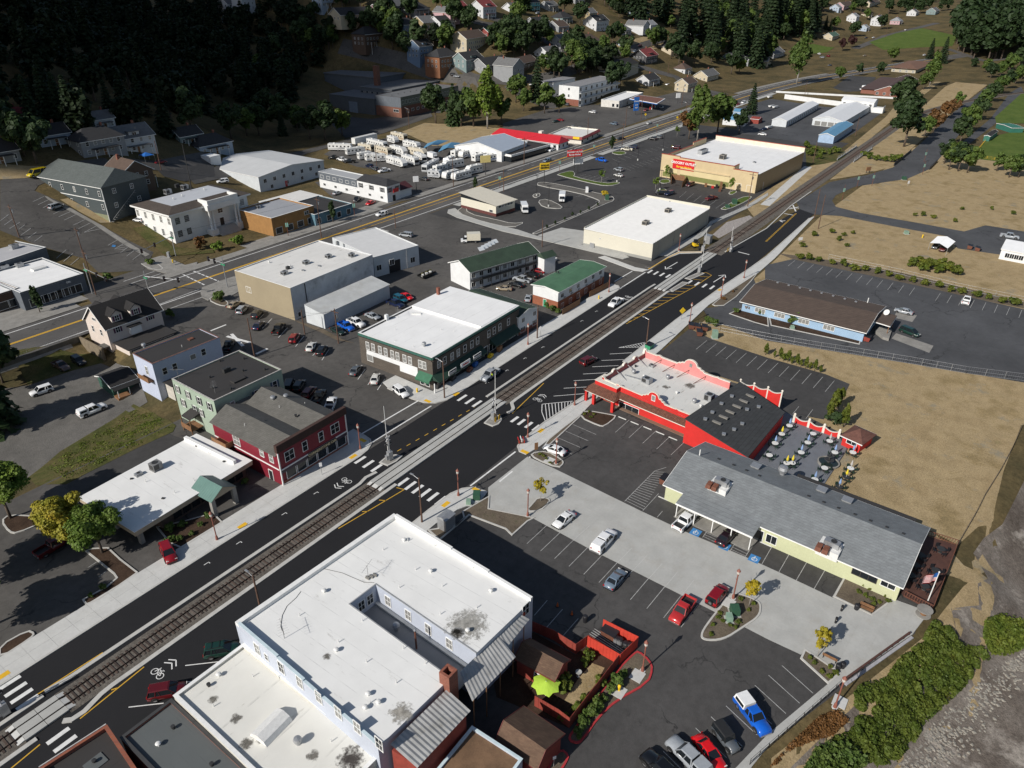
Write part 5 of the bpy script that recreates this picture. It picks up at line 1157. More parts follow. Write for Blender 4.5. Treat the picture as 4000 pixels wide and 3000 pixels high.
for k in bF(5):q=(1,0,1460+k*22,1612-k*12);v=K(*q,6.8);pm(MB().box(-1,-.7,0,1,.7,.06).data('solar_panel',mat('pale_panel',(.6,.63,.65),.2)),b.rt,v-b.rt.location,rot=(rad(35),0,b.ang()))
b=Bld('green_roofed_shop','white two storey shop with small dark green roof beside the brick block','shop',k21(163,335,5.),k21(42,398,5.),k11(1445,222,5.),5.)
b.gb(aL,DGREEN,'y',1.,.3,oe=.3);b.row('F',(2,1,72,415),(2,1,145,372),2,1.1,1.1,'slider');b.row('F',(2,1,70,475),(2,1,145,430),2,1.8,1.3,'triple')
b.band('F',0,1.1,.08,BRICKR,'brick_base');b.win('S',[(1.6,3.6),(4.2,3.6),(6.8,3.6)],.9,1.1,'sash')
BLOCK=aI('brown_rusticated_block',(.125,.105,.085),(.105,.088,.07),(.06,.05,.042),.8,.28,.9,.03,.2,.6)
GTRIM=mat('green_cornice_paint',(.035,.12,.095),.6,.15,1.5)
b=Bld('block_corner_building','two storey brown block corner building with white roof and green awnings','building',k11(1140,660,7.7),k21(46,322,7.7),k11(692,482,7.7),7.7)
b.flat(BLOCK,ROOF_W3,.35,ab,.3);SB=b
for sd in 'FS':b.band(sd,7.15,7.62,.2,GTRIM,'cornice');b.band(sd,6.85,7.,.3,BLOCK,'string_course')
xs_=b.loc(k11(1465,468,7.5))[0];b.box('raised_roof',ROOF_W3,xs_,.35,7.36,b.w-.3,b.d-.3,7.85);b.box('roof_step_edge',ab,xs_-.12,.35,7.36,xs_,b.d-.3,7.95)
b.row('F',(1,1,1185,700),(1,1,1222,678),2,.95,1.7,'sash',bB=.3)
for q in((1270,650),(1310,627),(1353,602),(1398,577),(1435,553),(1508,510),(1543,490),(1579,470),(1635,437)):b.win('F',[(1,1,*q)],.95,1.7,'sash',bB=.3,z=5.15)
for q in((722,558),(758,572),(803,590),(840,603),(883,620),(917,635),(963,652),(998,667),(1065,697),(1092,708)):b.win('S',[(1,1,*q)],.9,1.75,'sash',bB=1,z=5.15)
b.win('S',[(1,1,740,655)],1.7,2.,'plain',bB=1);
t0,_=b.hit('S',*aU(1,1,718,610));t1,_=b.hit('S',*aU(1,1,1050,770));b.band('S',2.9,4.,.07,aL,'white_wall_panel',min(t0,t1),max(t0,t1));b.band('S',1.6,2.9,.07,aL,'white_wall_panel',min(t0,t1),min(t0,t1)+5.2)
AWG=mat('green_awning_canvas',(.03,.13,.07),.7,.15,1.);AWD=mat('dark_green_awning',(.016,.045,.03),.7,.15,1.)
b.aw('S',0,3.9,3.5,1.3,1.5,AWG);b.aw('F',-.2,17.5,3.5,1.2,1.9,AWD);b.aw('F',21.,b.w-2,3.6,1.3,1.9,AWD)
b.row('F',(3.5,1.3),(16,1.3),4,2.6,1.9,'slider');b.row('F',(22,1.3),(b.w-3,1.3),3,2.6,1.9,'slider');b.door('F',[(19.3,0)],1.3,2.3,aF);b.win('S',[(1.6,.9),(3.1,.9)],1.,1.3,'plain')
b.box('corner_post',ab,-1.4,-1.55,0,-1.2,-1.35,2.4)
for x,w_,txt in((4.5,2.6,''),(9.2,3.4,''),(13.6,2.9,'')):
 sg=pm(MB().box(-w_/2,-.1,-.55,w_/2,0,.55).data('sign_board',ab),b.rt,b.at('F',x,2.9,1.75)-b.rt.location,b.rz('F'));pm(MB().box(-w_/2+.12,-.12,-.43,w_/2-.12,-.1,.43).data('sign_face',aH if x!=9.2 else aq),sg)
 ba('sign_lettering',{4.5:'Jewelry',9.2:'Antiques',13.6:'Monogram'}[x],(0,-.14,0),0,.62,aq if x!=9.2 else REDP,sg)
b.vn([(1,1,1090,587)],'turbine');b.vn([(1,1,903,480),(1,1,1020,590),(1,1,1143,567),(1,1,1200,480),(1,1,1355,270),(1,1,1250,340),(1,1,1475,345),(1,1,1285,490),(1,1,900,552)],'pipe')
for q,hh in(((1,1,846,400),1.1),((1,1,1182,245),2.)):
 v=K(*q,8.);MB().box(v.x-.35,v.y-.35,7.,v.x+.35,v.y+.35,7.7+hh).bu('chimney',aL if hh<1.5 else BRICKR,b.rt)
put('television_aerial',ANT,b.rt,b.rp((1,1,922,398)),.9);pm(MB().box(-1.1,-.25,0,1.1,.25,.35).data('roof_hatch',RW),b.rt,b.rp((1,1,1040,378)),b.ang()-1.)
BEIGE=mat('beige_stucco',(.3,.25,.165),.8,.06,.25,fine=2);WSTAIN=mat('stained_white_wall',(.5,.52,.55),.8,.12,.3,fine=1.5,dirt=(.1,.1,.11),bq=.55)
b=Bld('beige_warehouse','tall flat roofed warehouse with beige end wall and stained white side','warehouse',k11(222,208,9.),k11(755,-8,9.),k01(1550,82,9.),9.)
b.flat(WSTAIN,ROOF_MOT,.25,ab,.2);b.band('S',0,8.95,.05,BEIGE,'beige_end_wall');
t,z=b.hit('S',*aU(0,1,1612,218));b.win('S',[(t,z)],1.9,1.5,'triple')
for q in((1,1,185,120),(1,1,325,52),(1,1,470,12)):b.ac(q,1.7,1.2,1.)
b.ac((1,1,208,85),1.,.7,.8,m=ai);b.vn([(1,1,220,70),(1,1,85,45)],'cap');b.vn([(1,1,305,97),(1,1,410,68)],'box');b.ac((1,1,620,5),1.5,1.2,1.1);b.win('F',[(1.6,1.2)],.9,1.2,'plain')
MB().bar(b.p(4.6,-.06,3.6),b.p(4.6,-.06,8.8),.35,.1).bu('rain_streak',mat('black_streak',(.03,.03,.032),.9,.4,2),b.rt)
b2=Bld('white_workshop','white metal workshop with pale flat roof and open roller door','workshop',k10(1052,1590,6.2),k10(762,1668,6.2),k10(748,1480,6.2),6.2)
RIBW=mat('white_ribbed_steel',(.62,.62,.61),.5,.05,.5);WRIB=aD('white_ribbed_wall',(.55,.58,.6),.3,vertical=1)
b2.flat(WRIB,RIBW,.15,ab,.2);b2.win('F',[(1,1,1015,25),(1,1,880,40),(1,1,797,75)],1.6,1.6,'slider');t,z=b2.hit('F',*aU(1,1,905,135));pm(MB().box(-2,-.04,0,2,0,3.6).data('roller_door_opening',aH),b2.rt,b2.at('F',t,0)-b2.rt.location,b2.rz('F'));t2,z2=b2.hit('F',*aU(1,1,980,60));MB().tube(b2.at('F',t2,0,.08),b2.at('F',t2,6,.08),.07).bu('downpipe',ak,b2.rt)
b2.ac((1,0,530,1590),.8,.8,1.2)
b=Bld('metal_lean_to','long white corrugated lean-to against the warehouse wall','shed',k11(437,378,4.),k11(862,185,4.),k11(345,325,4.),4.)
b.walls(WRIB,4.);an('roof',b.p(-.2,b.d,5.),b.p(b.w+.2,b.d,5.),b.p(b.w+.2,-.25,4.),b.p(-.2,-.25,4.),mat('pale_corrugated_steel',(.52,.53,.52),.5,.1,.4,metal=.2,dirt=(.4,.38,.33),bq=.5),b.rt,.5,.05);MB().face([b.p(0,0,4),b.p(0,b.d,4),b.p(0,b.d,5)]).bu('gable',WRIB,b.rt)
CREAMRIB=aD('cream_ribbed_wall',(.62,.59,.49),.35,vertical=1,var=.03)
b=Bld('ribbed_store','low cream store with bright white ribbed roof','store',k20(914,1579,5.6),k20(1282,1352,5.6),k20(502,1467,5.6),5.6)
b.walls(CREAMRIB,5.5);b.band('F',0,5.45,.04,aD('taupe_ribbed_wall',(.36,.34,.29),.35,vertical=1,var=.03),'side_wall');b.band('S',0,.9,.06,aD('grey_base',(.3,.3,.28),.35,vertical=1),'base_band');b.hr=5.55
an('roof',b.p(0,b.d,5.75),b.p(b.w,b.d,5.75),b.p(b.w,0,5.52),b.p(0,0,5.52),RIBW,b.rt,1.25,.24);b.box('rear_parapet',CREAMRIB,b.w-.15,0,5.4,b.w,b.d,6.5);b.box('front_parapet',CREAMRIB,0,b.d-.15,5.4,b.w,b.d,6.3);MB().bar(b.p(-.05,0,5.55),b.p(-.05,b.d,5.8),.12,.2).bu('fascia',ab,b.rt)
TAUPE=mat('taupe_unit',(.33,.3,.25),.5,.08,2)
for q in((2,0,865,1455),(2,0,1010,1375)):b.ac(q,2.6,1.6,1.3,z=5.65,m=TAUPE)
b.vn([(2,0,1018,1310)],'cap',5.65)
for t in(.1,.35,.58,.78,.97):MB().tube(b.at('F',b.w*t,0,.1),b.at('F',b.w*t,5.4,.1),.07).bu('downpipe',ak,b.rt)
pm(MB().box(-.8,-.4,0,.8,0,1.6).data('meter_cabinet',ak),b.rt,b.at('S',b.d*.86,0)-b.rt.location,b.rz('S'));b.win('S',[(b.d*.75,3.6)],.4,.2,'plain')
DG_=b
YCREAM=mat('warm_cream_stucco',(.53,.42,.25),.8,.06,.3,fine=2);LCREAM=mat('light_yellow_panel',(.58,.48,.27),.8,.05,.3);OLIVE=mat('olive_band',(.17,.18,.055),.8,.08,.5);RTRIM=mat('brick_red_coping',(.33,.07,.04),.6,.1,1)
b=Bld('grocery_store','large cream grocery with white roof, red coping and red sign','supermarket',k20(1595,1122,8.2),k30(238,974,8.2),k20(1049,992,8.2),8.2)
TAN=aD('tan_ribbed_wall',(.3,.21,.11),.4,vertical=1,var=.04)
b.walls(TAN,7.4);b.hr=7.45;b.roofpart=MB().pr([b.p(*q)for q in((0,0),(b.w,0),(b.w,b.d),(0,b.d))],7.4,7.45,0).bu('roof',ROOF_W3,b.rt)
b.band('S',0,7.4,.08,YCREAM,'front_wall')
ts=b.d*.24
def gpar(x0,y0,x1,y1,z,m):b.box('parapet',m,x0,y0,7.4,x1,y1,z);e=.1;b.box('coping',RTRIM,x0-e,y0-e,z,x1+e,y1+e,z+.22)
gpar(-.1,0,.3,ts,8.2,YCREAM);gpar(-.1,ts,.3,b.d*.8,9.3,YCREAM);gpar(-.1,b.d*.8,.3,b.d,9.8,YCREAM);gpar(.3,ts-.3,5,ts,9.3,YCREAM)
gpar(.3,b.d-.3,b.w*.55,b.d,8.6,YCREAM);gpar(b.w*.55,b.d-.3,b.w*.8,b.d,9.8,YCREAM);gpar(b.w-.3,0,b.w,b.d-.3,9.4,mat('cream_metal',(.62,.57,.45),.6));
for t0,t1 in((ts+1,b.d*.78),(b.d*.81,b.d*.97)):b.band('S',2.6,5.,.14,LCREAM,'recessed_panel',t0,t1);b.band('S',.6,2.5,.14,OLIVE,'olive_base',t0,t1)
b.band('S',5.,5.4,.5,YCREAM,'ledge',ts+1,b.d*.78);b.door('S',[(ts*.25,0),(ts*.7,0)],2.2,2.8,LCREAM)
t,z=b.hit('S',*aU(2,0,1117,1033));SGN=mat('sign_red',(.55,.015,.02),.5,.05,1)
sg=pm(MB().box(-5.,-.25,-2.,5.,0,2.).data('store_sign',SGN),b.rt,b.at('S',t,6.6,.08)-b.rt.location,b.rz('S'));sg['label']='red store sign with white and yellow lettering'
ba('sign_lettering','GROCERY OUTLET',(0,-.3,.65),0,1.35,aq,sg);ba('sign_lettering','Bargain Market',(.4,-.3,-.95),0,1.15,YELP,sg)
o=b.ac((2,0,1365,1030),3.2,2.2,1.9,m=TAUPE)
for k in bF(2):
 o=pm(MB().box(-3.2,-1.1,.7,3.2,1.1,1.8).box(-3.1,-1,0,-2.9,1,.7).box(2.9,-1,0,3.1,1,.7).data('condenser_rack',ak),b.rt,b.rp((2,0,1235+k*4,995))+Ve((0,0,.02)),b.ang())if k==0 else o
for k in bF(5):pm(MB().la([(.5,1.8),(.5,1.95),(.35,1.9),(.05,1.85)],12,(-2.5+k*1.25,0,0)).data('fan',ai),o)
b.vn([(2,0,1452,1050),(2,0,1478,1035),(2,0,1628,1085)],'pipe');b.ac((2,0,1570,1055),1.6,1.,.5)
GOB=b
# left block, highway frontage, houses
def proj(P):v=np.array(P)-CAM;k=v@AF;return 2000+FPX*(v@AX)/k,1500-FPX*(v@AY)/k
def ztop(P,py):
 lo,hi=P.z,P.z+60
 for _ in bF(30):
  m=(lo+hi)/2
  if proj((P.x,P.y,m))[1]>py:lo=m
  else:hi=m
 return lo
def BB(bo,bg,cat,base,top,right,left,z=None,bi=None):
 P=KG(*base)if z is None else K(*base,z);h=ztop(P,aU(*top)[1]);P1,P2_=ay(*aU(*right),h),ay(*aU(*left),h)
 return Bld(bo,bg,cat,P,P1,P2_,h,P.z,bi)
CRIM=aD('crimson_siding',(.19,.01,.024),.2);BRN=mat('dark_brown_shingle_band',(.055,.028,.022),.9,.2,1.5);MGREY=aI('mid_grey_shingle',(.135,.13,.118),(.11,.106,.095),(.06,.06,.055),.6,.14,.9,.02,.25,.25)
b=Bld('corner_cafe','dark red two storey corner cafe with false front and grey roof','cafe',k11(122,1225,8.6),k11(562,975,8.6),k11(0,1080,8.6),8.6)
b.d=18.5;b.walls(CRIM,6.3)
for y0,y1 in((0,.5),(.5,1)):
 x0,x1=b.w*y0-.3*(y0==0),b.w*y1+.3*(y1==1);xm=(x0+x1)/2
 for a_,c_ in((x0,xm),(x1,xm)):MB().hx([b.p(a_,.1,6.15),b.p(c_,.1,8.05),b.p(c_,b.d+.4,8.05),b.p(a_,b.d+.4,6.15)],[b.p(a_,.1,6.3),b.p(c_,.1,8.2),b.p(c_,b.d+.4,8.2),b.p(a_,b.d+.4,6.3)]).bu('roof',MGREY,b.rt)
 MB().face([b.p(x0,b.d,6.2),b.p(x1,b.d,6.2),b.p(xm,b.d,8.1)]).bu('gable',CRIM,b.rt)
b.box('false_front',CRIM,-.05,-.25,3.2,b.w+.05,.1,7.1);b.box('false_front_band',BRN,-.25,-.6,7.1,b.w+.2,.1,8.6)
b.band('F',2.5,3.2,.35,mat('plum_fascia',(.035,.02,.04),.5),'shop_fascia');b.band('F',3.2,3.4,.42,ab,'trim_band');b.band('S',3.2,3.4,.1,ab,'trim_band');b.band('F',0,.6,.1,BRICKR,'stall_riser')
for x in(0,b.w):MB().bar(b.p(x,-.3,0),b.p(x,-.3,7.1),.2).bu('corner_board',ab,b.rt)
for q,w in(((1,1,210,1290),1.9),((1,1,310,1232),1.),((1,1,415,1170),1.),((1,1,505,1117),1.9)):t,_=b.hit('F',*aU(*q));b.win('F',[(t,5.3)],w,1.9,'cross' if w>1.5 else 'sash',bB=.4)[0].location+=Ve((*(-b.ey*.27),0))
for q in b.row('F',(2.2,1.6),(b.w-1.5,1.6),6,2.,1.75,'plain'):q.location+=Ve((*(-b.ey*.12),0))
b.win('S',[(1,1,38,1272),(1,1,100,1310)],1.,1.7,'sash',bB=1);b.win('S',[(11.5,5.)],1.8,2.,'cross',bB=1);b.door('S',[(1,1,105,1440)],1,2.1,aH)
sg=pm(MB().box(-3.3,-.1,-.45,3.3,0,.45).data('cafe_sign',aH),b.rt,b.at('F',b.w*.6,3.,.36)-b.rt.location,b.rz('F'));ba('sign_lettering','CORNERSTONE Cafe',(0,-.13,0),0,.72,mat('pale_gold_letters',(.6,.5,.3),.5),sg)
for x,y in((.8,12.5),(.68,14)):b.vn([(b.w*x,y)],'turbine',7.3)
for x,y in((.25,5),(.3,9),(.12,11),(.6,6),(.62,11),(.85,8)):b.vn([(b.w*x,y)],('dark','cap','pipe')[int(y)%3],7.3)
b.box('rear_balcony',aM,-1.6,12.8,3.3,0,17.2,3.45);b.box('balcony_rail',aM,-1.6,12.8,3.45,-1.5,17.2,4.4);b.box('balcony_rail',aM,-1.5,12.8,3.45,0,12.9,4.4)
MINT=aD('mint_siding',(.34,.42,.335),.2,var=.06);CHAR=mat('charcoal_shutter',(.03,.035,.035),.7)
b=Bld('green_apartment_house','three storey pale green apartment house with dark flat roof','apartment house',k01(1385,940,8.9),k11(165,735,8.9),k01(1108,798,8.9),8.9)
b.flat(MINT,aN,.22,mat('weathered_coping',(.42,.4,.38),.8,.3,2),.2)
for q in((1160,893),(1228,932),(1300,972),(1366,1002)):b.win('S',[(0,1,*q)],.85,1.6,'sash',bB=.6,bj=CHAR,z=7.)
for q in((1200,988),(1275,1030),(1318,1060)):b.win('S',[(0,1,*q)],.85,1.6,'sash',bB=.6,bj=CHAR,z=4.2)
b.win('F',[(1,1,122,835),(1,1,5,895)],.95,1.7,'sash',bj=mat('slate_blue_shutter',(.06,.1,.16),.7));b.win('F',[(0,1,1507,960)],.8,1.1,'sash',bB=1)
b.vn([(0,1,1425,685),(0,1,1580,670),(0,1,1575,748),(0,1,1380,860),(0,1,1497,865),(0,1,1360,790),(1,1,57,740)],'dark');b.ac((0,1,1470,750),1.5,.8,.9,m=ai);pm(MB().box(-1.4,-.7,0,1.4,.7,.35).data('roof_hatch',aN),b.rt,b.rp((0,1,1545,805)),b.ang());put('television_aerial',ANT,b.rt,b.rp((0,1,1395,890)),1.);put('television_aerial',ANT,b.rt,b.rp((0,1,1160,795)),2.2)
b.aw('F',4.3,7.3,6.6,.7,1.9,MGREY,'porch_hood');b.box('porch',aM,4.4,-1.9,3.6,7.2,0,3.8);b.box('porch_rail',aM,4.4,-1.9,3.8,7.2,-1.8,4.7)
b.aw('S',6.2,9.2,4.,.6,2.2,aN,'back_door_hood');b.box('back_steps',aM,-2.6,6.,.9,0,9.4,1.05);b.box('back_steps',aM,-2.6,6.,1.05,-2.5,9.4,2.)
for y in(6.2,9.2):b.box('post',aM,-2.5,y-.08,-.5,-2.35,y+.08,3.4)
PERI=aD('periwinkle_siding',(.48,.53,.66),.2,var=.05)
b=Bld('blue_house_block','narrow pale blue building with dark flat roof behind the green one','building',k01(985,700,7.2),k01(1422,527,7.2),k01(840,640,7.2),7.2,-2.8)
b.flat(PERI,aN,.2,mat('rusty_flashing',(.2,.1,.08),.8,.3,2),.2);b.win('F',[(0,1,1068,745),(0,1,1132,717),(0,1,1318,622)],.95,1.5,'sash');b.win('F',[(0,1,1250,653)],1.2,1.1,'plain',bB=1);b.win('S',[(b.d*.4,4.6)],.9,1.9,'sash',bB=1);b.box('landing',aM,-1.2,b.d*.15,2.6,0,b.d*.7,2.75);b.box('landing_rail',aM,-1.2,b.d*.15,2.75,-1.1,b.d*.7,3.7)
b.vn([(0,1,935,595)],'turbine');b.vn([(0,1,1180,590)],'pipe');pm(MB().box(-.6,-.5,0,.6,.5,.25).data('roof_hatch',RUST),b.rt,b.rp((0,1,1237,540)),0)
b.box('white_lean_to',mat('peeling_white',(.5,.47,.42),.8,.2,1),1.5,-3.2,-2.5,6,0,2.2);b.box('lean_to_roof',aN,1.2,-3.5,2.2,6.3,0,2.35)
CRW=aD('cream_white_siding',(.66,.58,.52),.22,var=.05);BLKSH=aI('black_shingle',(.022,.02,.02),(.017,.016,.016),(.008,.008,.008),.6,.15,.9,.02,.2,.3);PURP=mat('plum_shutter',(.09,.02,.06),.7)
b=Bld('dormer_house','tall cream house with black gable roof, dormers and plum shutters','house',k01(685,470,4.6),k01(1040,345,4.6),k01(548,405,4.6),4.6,-2.9)
b.gb(CRW,BLKSH,'x',4.3,.45,oe=.5)
for t,fr in((.24,0),(.58,0),(.24,1),(.58,1)):
 x0,x1=b.w*t-1.35,b.w*t+1.35;yy=(lambda y:y)if not fr else(lambda y:b.d-y);z0,z1=5.,7.
 o=MB().hx([b.p(x0,yy(.5),z0),b.p(x1,yy(.5),z0),b.p(x1,yy(3.2),z0),b.p(x0,yy(3.2),z0)],[b.p(x0,yy(.5),z1),b.p(x1,yy(.5),z1),b.p(x1,yy(3.2),z1),b.p(x0,yy(3.2),z1)]).bu('dormer',CRW,b.rt)
 r=MB();xm=(x0+x1)/2
 for a_ in(x0-.35,x1+.35):r.hx([b.p(a_,yy(.1),z1-.25),b.p(xm,yy(.1),z1+1.05),b.p(xm,yy(b.d*.5),z1+1.05),b.p(a_,yy(3.4),z1-.25)],[b.p(a_,yy(.1),z1-.1),b.p(xm,yy(.1),z1+1.2),b.p(xm,yy(b.d*.5),z1+1.2),b.p(a_,yy(3.4),z1-.1)])
 r.bu('dormer_roof',BLKSH,o);MB().face([b.p(x0,yy(.49),z1),b.p(x1,yy(.49),z1),b.p(xm,yy(.49),z1+1.1)]).bu('dormer_gable',CRW,o)
 if not fr:b.win('F',[(b.w*t,6.)],1.,1.3,'cross',bj=PURP)[0].location+=Ve((*(b.ey*.48),0))
b.win('F',[(0,1,763,475),(0,1,972,395)],1.,1.5,'cross',bj=PURP);b.win('S',[(b.d*.3,2.7),(b.d*.7,2.7)],.8,1.5,'sash');b.win('S',[(b.d*.5,5.7)],1.4,.7,'triple')
o=b.box('bay_window',ab,b.w*.36,-1.,1.2,b.w*.56,0,3.2);b.win('F',[(b.w*.41,2.3),(b.w*.51,2.3)],.9,1.4,'sash')
b.box('bay_roof',BLKSH,b.w*.34,-1.3,3.2,b.w*.58,0,3.4);b.box('rear_wing',CRW,1.,-6.5,-2.9,b.w*.9,0,.4);b.box('rear_wing_roof',aN,.6,-6.9,.4,b.w*.95,0,.6);b.box('porch_hood',MGREY,-2.2,.6,-.4,0,3.2,-.2)
b=Bld('green_porch_cottage','small dark green cottage with black roof and porch on the gravel yard','cottage',k01(722,848,-.2),k01(880,790,-.2),k01(605,785,-.2),-.2,-3.)
b.gb(mat('dark_green_boards',(.03,.09,.065),.8,.2,1),BLKSH,'x',1.2,.4);b.box('porch_floor',aM,0,-2.2,-3,b.w,0,-2.4)
for t in(.05,.5,.95):b.box('post',ab,b.w*t-.06,-2.1,-2.4,b.w*t+.06,-1.98,-.4)
b.box('porch_roof',BLKSH,-.3,-2.4,-.42,b.w+.3,0,-.3)
w=ao('retaining_wall','dark concrete retaining wall below the highway','wall',(45,101,-3));MB().box(-60,100.6,-3.4,52.5,101.1,.35).bu('wall_face',mat('stained_concrete',(.13,.12,.1),.9,.3,.6),w);MB().box(52.2,90,-3.2,52.6,101,.2).bu('wall_return',mat('stained_block',(.2,.16,.11),.9,.2,1),w)
f=MB()
for s in np.arange(-58,53,2.4):f.tube((s,100.85,.3),(s,100.85,1.5),.03,n=5)
for z in(.4,.95,1.5):f.tube((-58,100.85,z),(52,100.85,z),.025,n=5)
f.bu('railing',ak,w)
TANS=mat('tan_fascia',(.36,.3,.22),.8,.08,1)
b=Bld('bank','single storey bank with broad white flat roof and green gabled entrance','bank',k02(870,128,3.7),k01(1632,1322,3.7),k01(702,1457,3.7),3.7)
b.walls(mat('brown_brick_wall',(.1,.07,.055),.9,.15,2),2.8,pts=[(b.w*.22,1.4),(b.w-.8,1.4),(b.w-.8,b.d-.6),(b.w*.22,b.d-.6)]);b.box('fascia',TANS,0,0,2.7,b.w,b.d,3.55);b.hr=3.62;b.box('roof',ROOF_W,-.05,-.05,3.55,b.w+.05,b.d+.05,3.62);b.box('roof_upstand',ab,b.w-2.6,1.6,3.62,b.w-2.,b.d,4.3)
for x,y in((1.2,1.2),(1.2,b.d*.5),(1.,b.d-2)):b.box('drive_pillar',ag,x-.35,y-.35,0,x+.35,y+.35,2.7)
for q in b.row('F',(b.w*.35,1.4),(b.w*.9,1.4),8,1.5,2.,'plain',bA=mat('bronze_trim',(.06,.05,.045),.5)):q.location+=Ve((*(b.ey*1.4),0))
b.ac((0,1,1015,1380),1.7,1.5,1.4,m=mat('grey_unit',(.2,.2,.2),.5));b.ac((0,1,900,1420),1.2,.8,.5);b.vn([(0,1,x,y)for x,y in((1275,1232),(1452,1333),(1057,1572),(853,1445))],'low');b.vn([(0,1,x,y)for x,y in((1355,1285),(1133,1537),(945,1465),(1258,1457))],'pipe')
GMET=mat('green_standing_seam',(.1,.19,.165),.45,.08,.5);gx=b.loc(k01(1345,1455,4.6))[0];
for a_,c_ in((gx-2.6,gx),(gx+2.6,gx)):an('entrance_roof',b.p(c_,2.2,4.9),b.p(c_,-3.6,4.9),b.p(a_,-3.6,3.3),b.p(a_,2.2,3.3),GMET,b.rt,.5,.05)
MB().face([b.p(gx-2.5,-3.4,3.3),b.p(gx+2.5,-3.4,3.3),b.p(gx,-3.4,4.8)]).bu('entrance_gable',TANS,b.rt)
for sg in(-2.1,2.1):b.box('entrance_pillar',ag,gx+sg-.35,-3.4,0,gx+sg+.35,-2.7,3.3)
STW=mat('white_masonry',(.7,.7,.68),.75,.06,.5,fine=3)
b=Bld('civic_hall','white civic hall with tall columned portico and brown hipped roof','town hall',ay(661.6,835.6,10.6),ay(961,754,10.6),ay(543,792.7,10.6),10.6,-.2)
b.walls(STW,10.4);e=1.;b.box('cornice',STW,-e,-e,9.9,b.w+e,b.d+e,10.45)
m=MB();o4=[b.p(-e,-e,10.45),b.p(b.w+e,-e,10.45),b.p(b.w+e,b.d+e,10.45),b.p(-e,b.d+e,10.45)];k=3.6;i4=[b.p(k,k,11.7),b.p(b.w-k,k,11.7),b.p(b.w-k,b.d-k,11.7),b.p(k,b.d-k,11.7)]
for i in bF(4):m.face([o4[i],o4[(i+1)%4],i4[(i+1)%4],i4[i]])
m.bu('roof',aI('brown_hip_shingle',(.085,.068,.055),(.07,.055,.045),(.04,.03,.025),.6,.14),b.rt);b.hr=11.72;MB().face(i4).bu('flat_roof',af('pale_grey_roof',(.45,.47,.5),(.2,.2,.2),.4),b.rt)
for x in np.linspace(1.2,b.d-1.2,5):b.win('S',[(x,7.9)],1.2,2.1,'sash',bB=1)
for x in np.linspace(1.2,b.d-4.5,4):b.win('S',[(x,3.6)],1.2,2.1,'grid')
b.door('S',[(b.d-2.6,0)],1.5,2.6,aF);b.aw('S',b.d-4,b.d-1.2,3.9,.5,1.,STW,'door_hood')
pxa,pxb=b.loc(ay(500+1290/4.424,700+600/4.424,9.5))[0],b.loc(ay(500+1830/4.424,700+480/4.424,9.5))[0]
for x in(2.2,5.6):b.win('F',[(x,7.7)],1.7,2.1,'grid');b.win('F',[(x,3.5)],1.7,2.1,'grid')
for x in(b.w-2.4,):b.win('F',[(x,7.9),(x,4.4)],1.7,2.1,'grid',bB=1);b.door('F',[(x,0)],1.8,2.3,aF)
x0,x1=b.w*.4,b.w*.83;b.box('entablature',STW,x0,-2.8,8.9,x1,.2,10.7);b.box('attic',STW,x0+.4,-2.6,10.7,x1-.4,-2.2,12.2);b.box('attic',STW,x0+.4,-2.2,10.7,x0+.8,2.4,12.2);b.box('attic',STW,x1-.8,-2.2,10.7,x1-.4,2.4,12.2);b.box('attic_roof',RUST,x0+.8,-2.2,10.7,x1-.8,3,10.9)
b.box('plinth',STW,x0,-2.9,-.2,x0+2.6,0,2.4);b.box('plinth',STW,x1-2.6,-2.9,-.2,x1,0,2.4);b.box('porch_floor',CONC,x0+2.6,-1.6,-.2,x1-2.6,0,2.2)
for i in bF(7):b.box('step',CONC,x0+2.6,-1.6-.42*(i+1),-.2,x1-2.6,-1.6-.42*i,2.-.29*i)
for x in(x0+.75,x0+1.95,x1-1.95,x1-.75):q=b.p(x,-2.1);MB().la([(.55,2.4),(.55,2.6),(.42,2.7),(.36,8.5),(.5,8.65),(.55,8.9)],14,(q.x,q.y,0)).bu('column',STW,b.rt,1)
b.door('F',[((x0+x1)/2,0)],1.6,5.,aH);b.win('F',[((x0+x1)/2,7.2)],1.8,1.3,'cross');
for q in((0,0,1090,1255),(0,0,1200,1225)):b.ac(q,2.2,1.6,1.5);
b.ac((0,0,1150,1215),1.4,1.,1.2,m=ai);b.vn([(0,0,1180,1272),(0,0,1325,1232),(0,0,1125,1292)],'cap');MB().tube(b.p(b.w*.62,b.d*.75,11.7),b.p(b.w*.62,b.d*.75,14),.1).bu('mast',ai,b.rt);MB().tube(b.p(b.w*.78,b.d+2,0),b.p(b.w*.78,b.d+2,26),.3,.08).bu('radio_mast',ai,b.rt)
DKB=aD('slate_siding',(.055,.07,.075),.25)
b=BB('lodge_hall','dark slate two storey lodge with grey green clipped gable roof','hall',(0,0,715,1440),(0,0,672,1215),(0,0,940,1140),(0,0,330,1105))
b.d=min(b.d,34);b.gb(DKB,aI('grey_green_shingle',(.115,.13,.125),(.095,.11,.105),(.05,.06,.055),.6,.15),'y',4.,.5,hipx=3.2)
n_=7;H_=b.h-b.z0
b.row('S',(1.6,b.z0+H_*.8),(b.d-1.6,b.z0+H_*.8),6,.9,1.6,'sash',bB=.4);b.row('S',(1.6,b.z0+H_*.42),(b.d*.72,b.z0+H_*.42),4,.9,1.6,'sash',bB=.4);b.row('F',(b.w*.25,b.z0+H_*.82),(b.w*.65,b.z0+H_*.82),2,1.1,1.5,'cross',bB=.5);b.row('F',(b.w*.22,b.z0+H_*.42),(b.w*.75,b.z0+H_*.42),2,1.1,1.5,'cross',bB=.4)
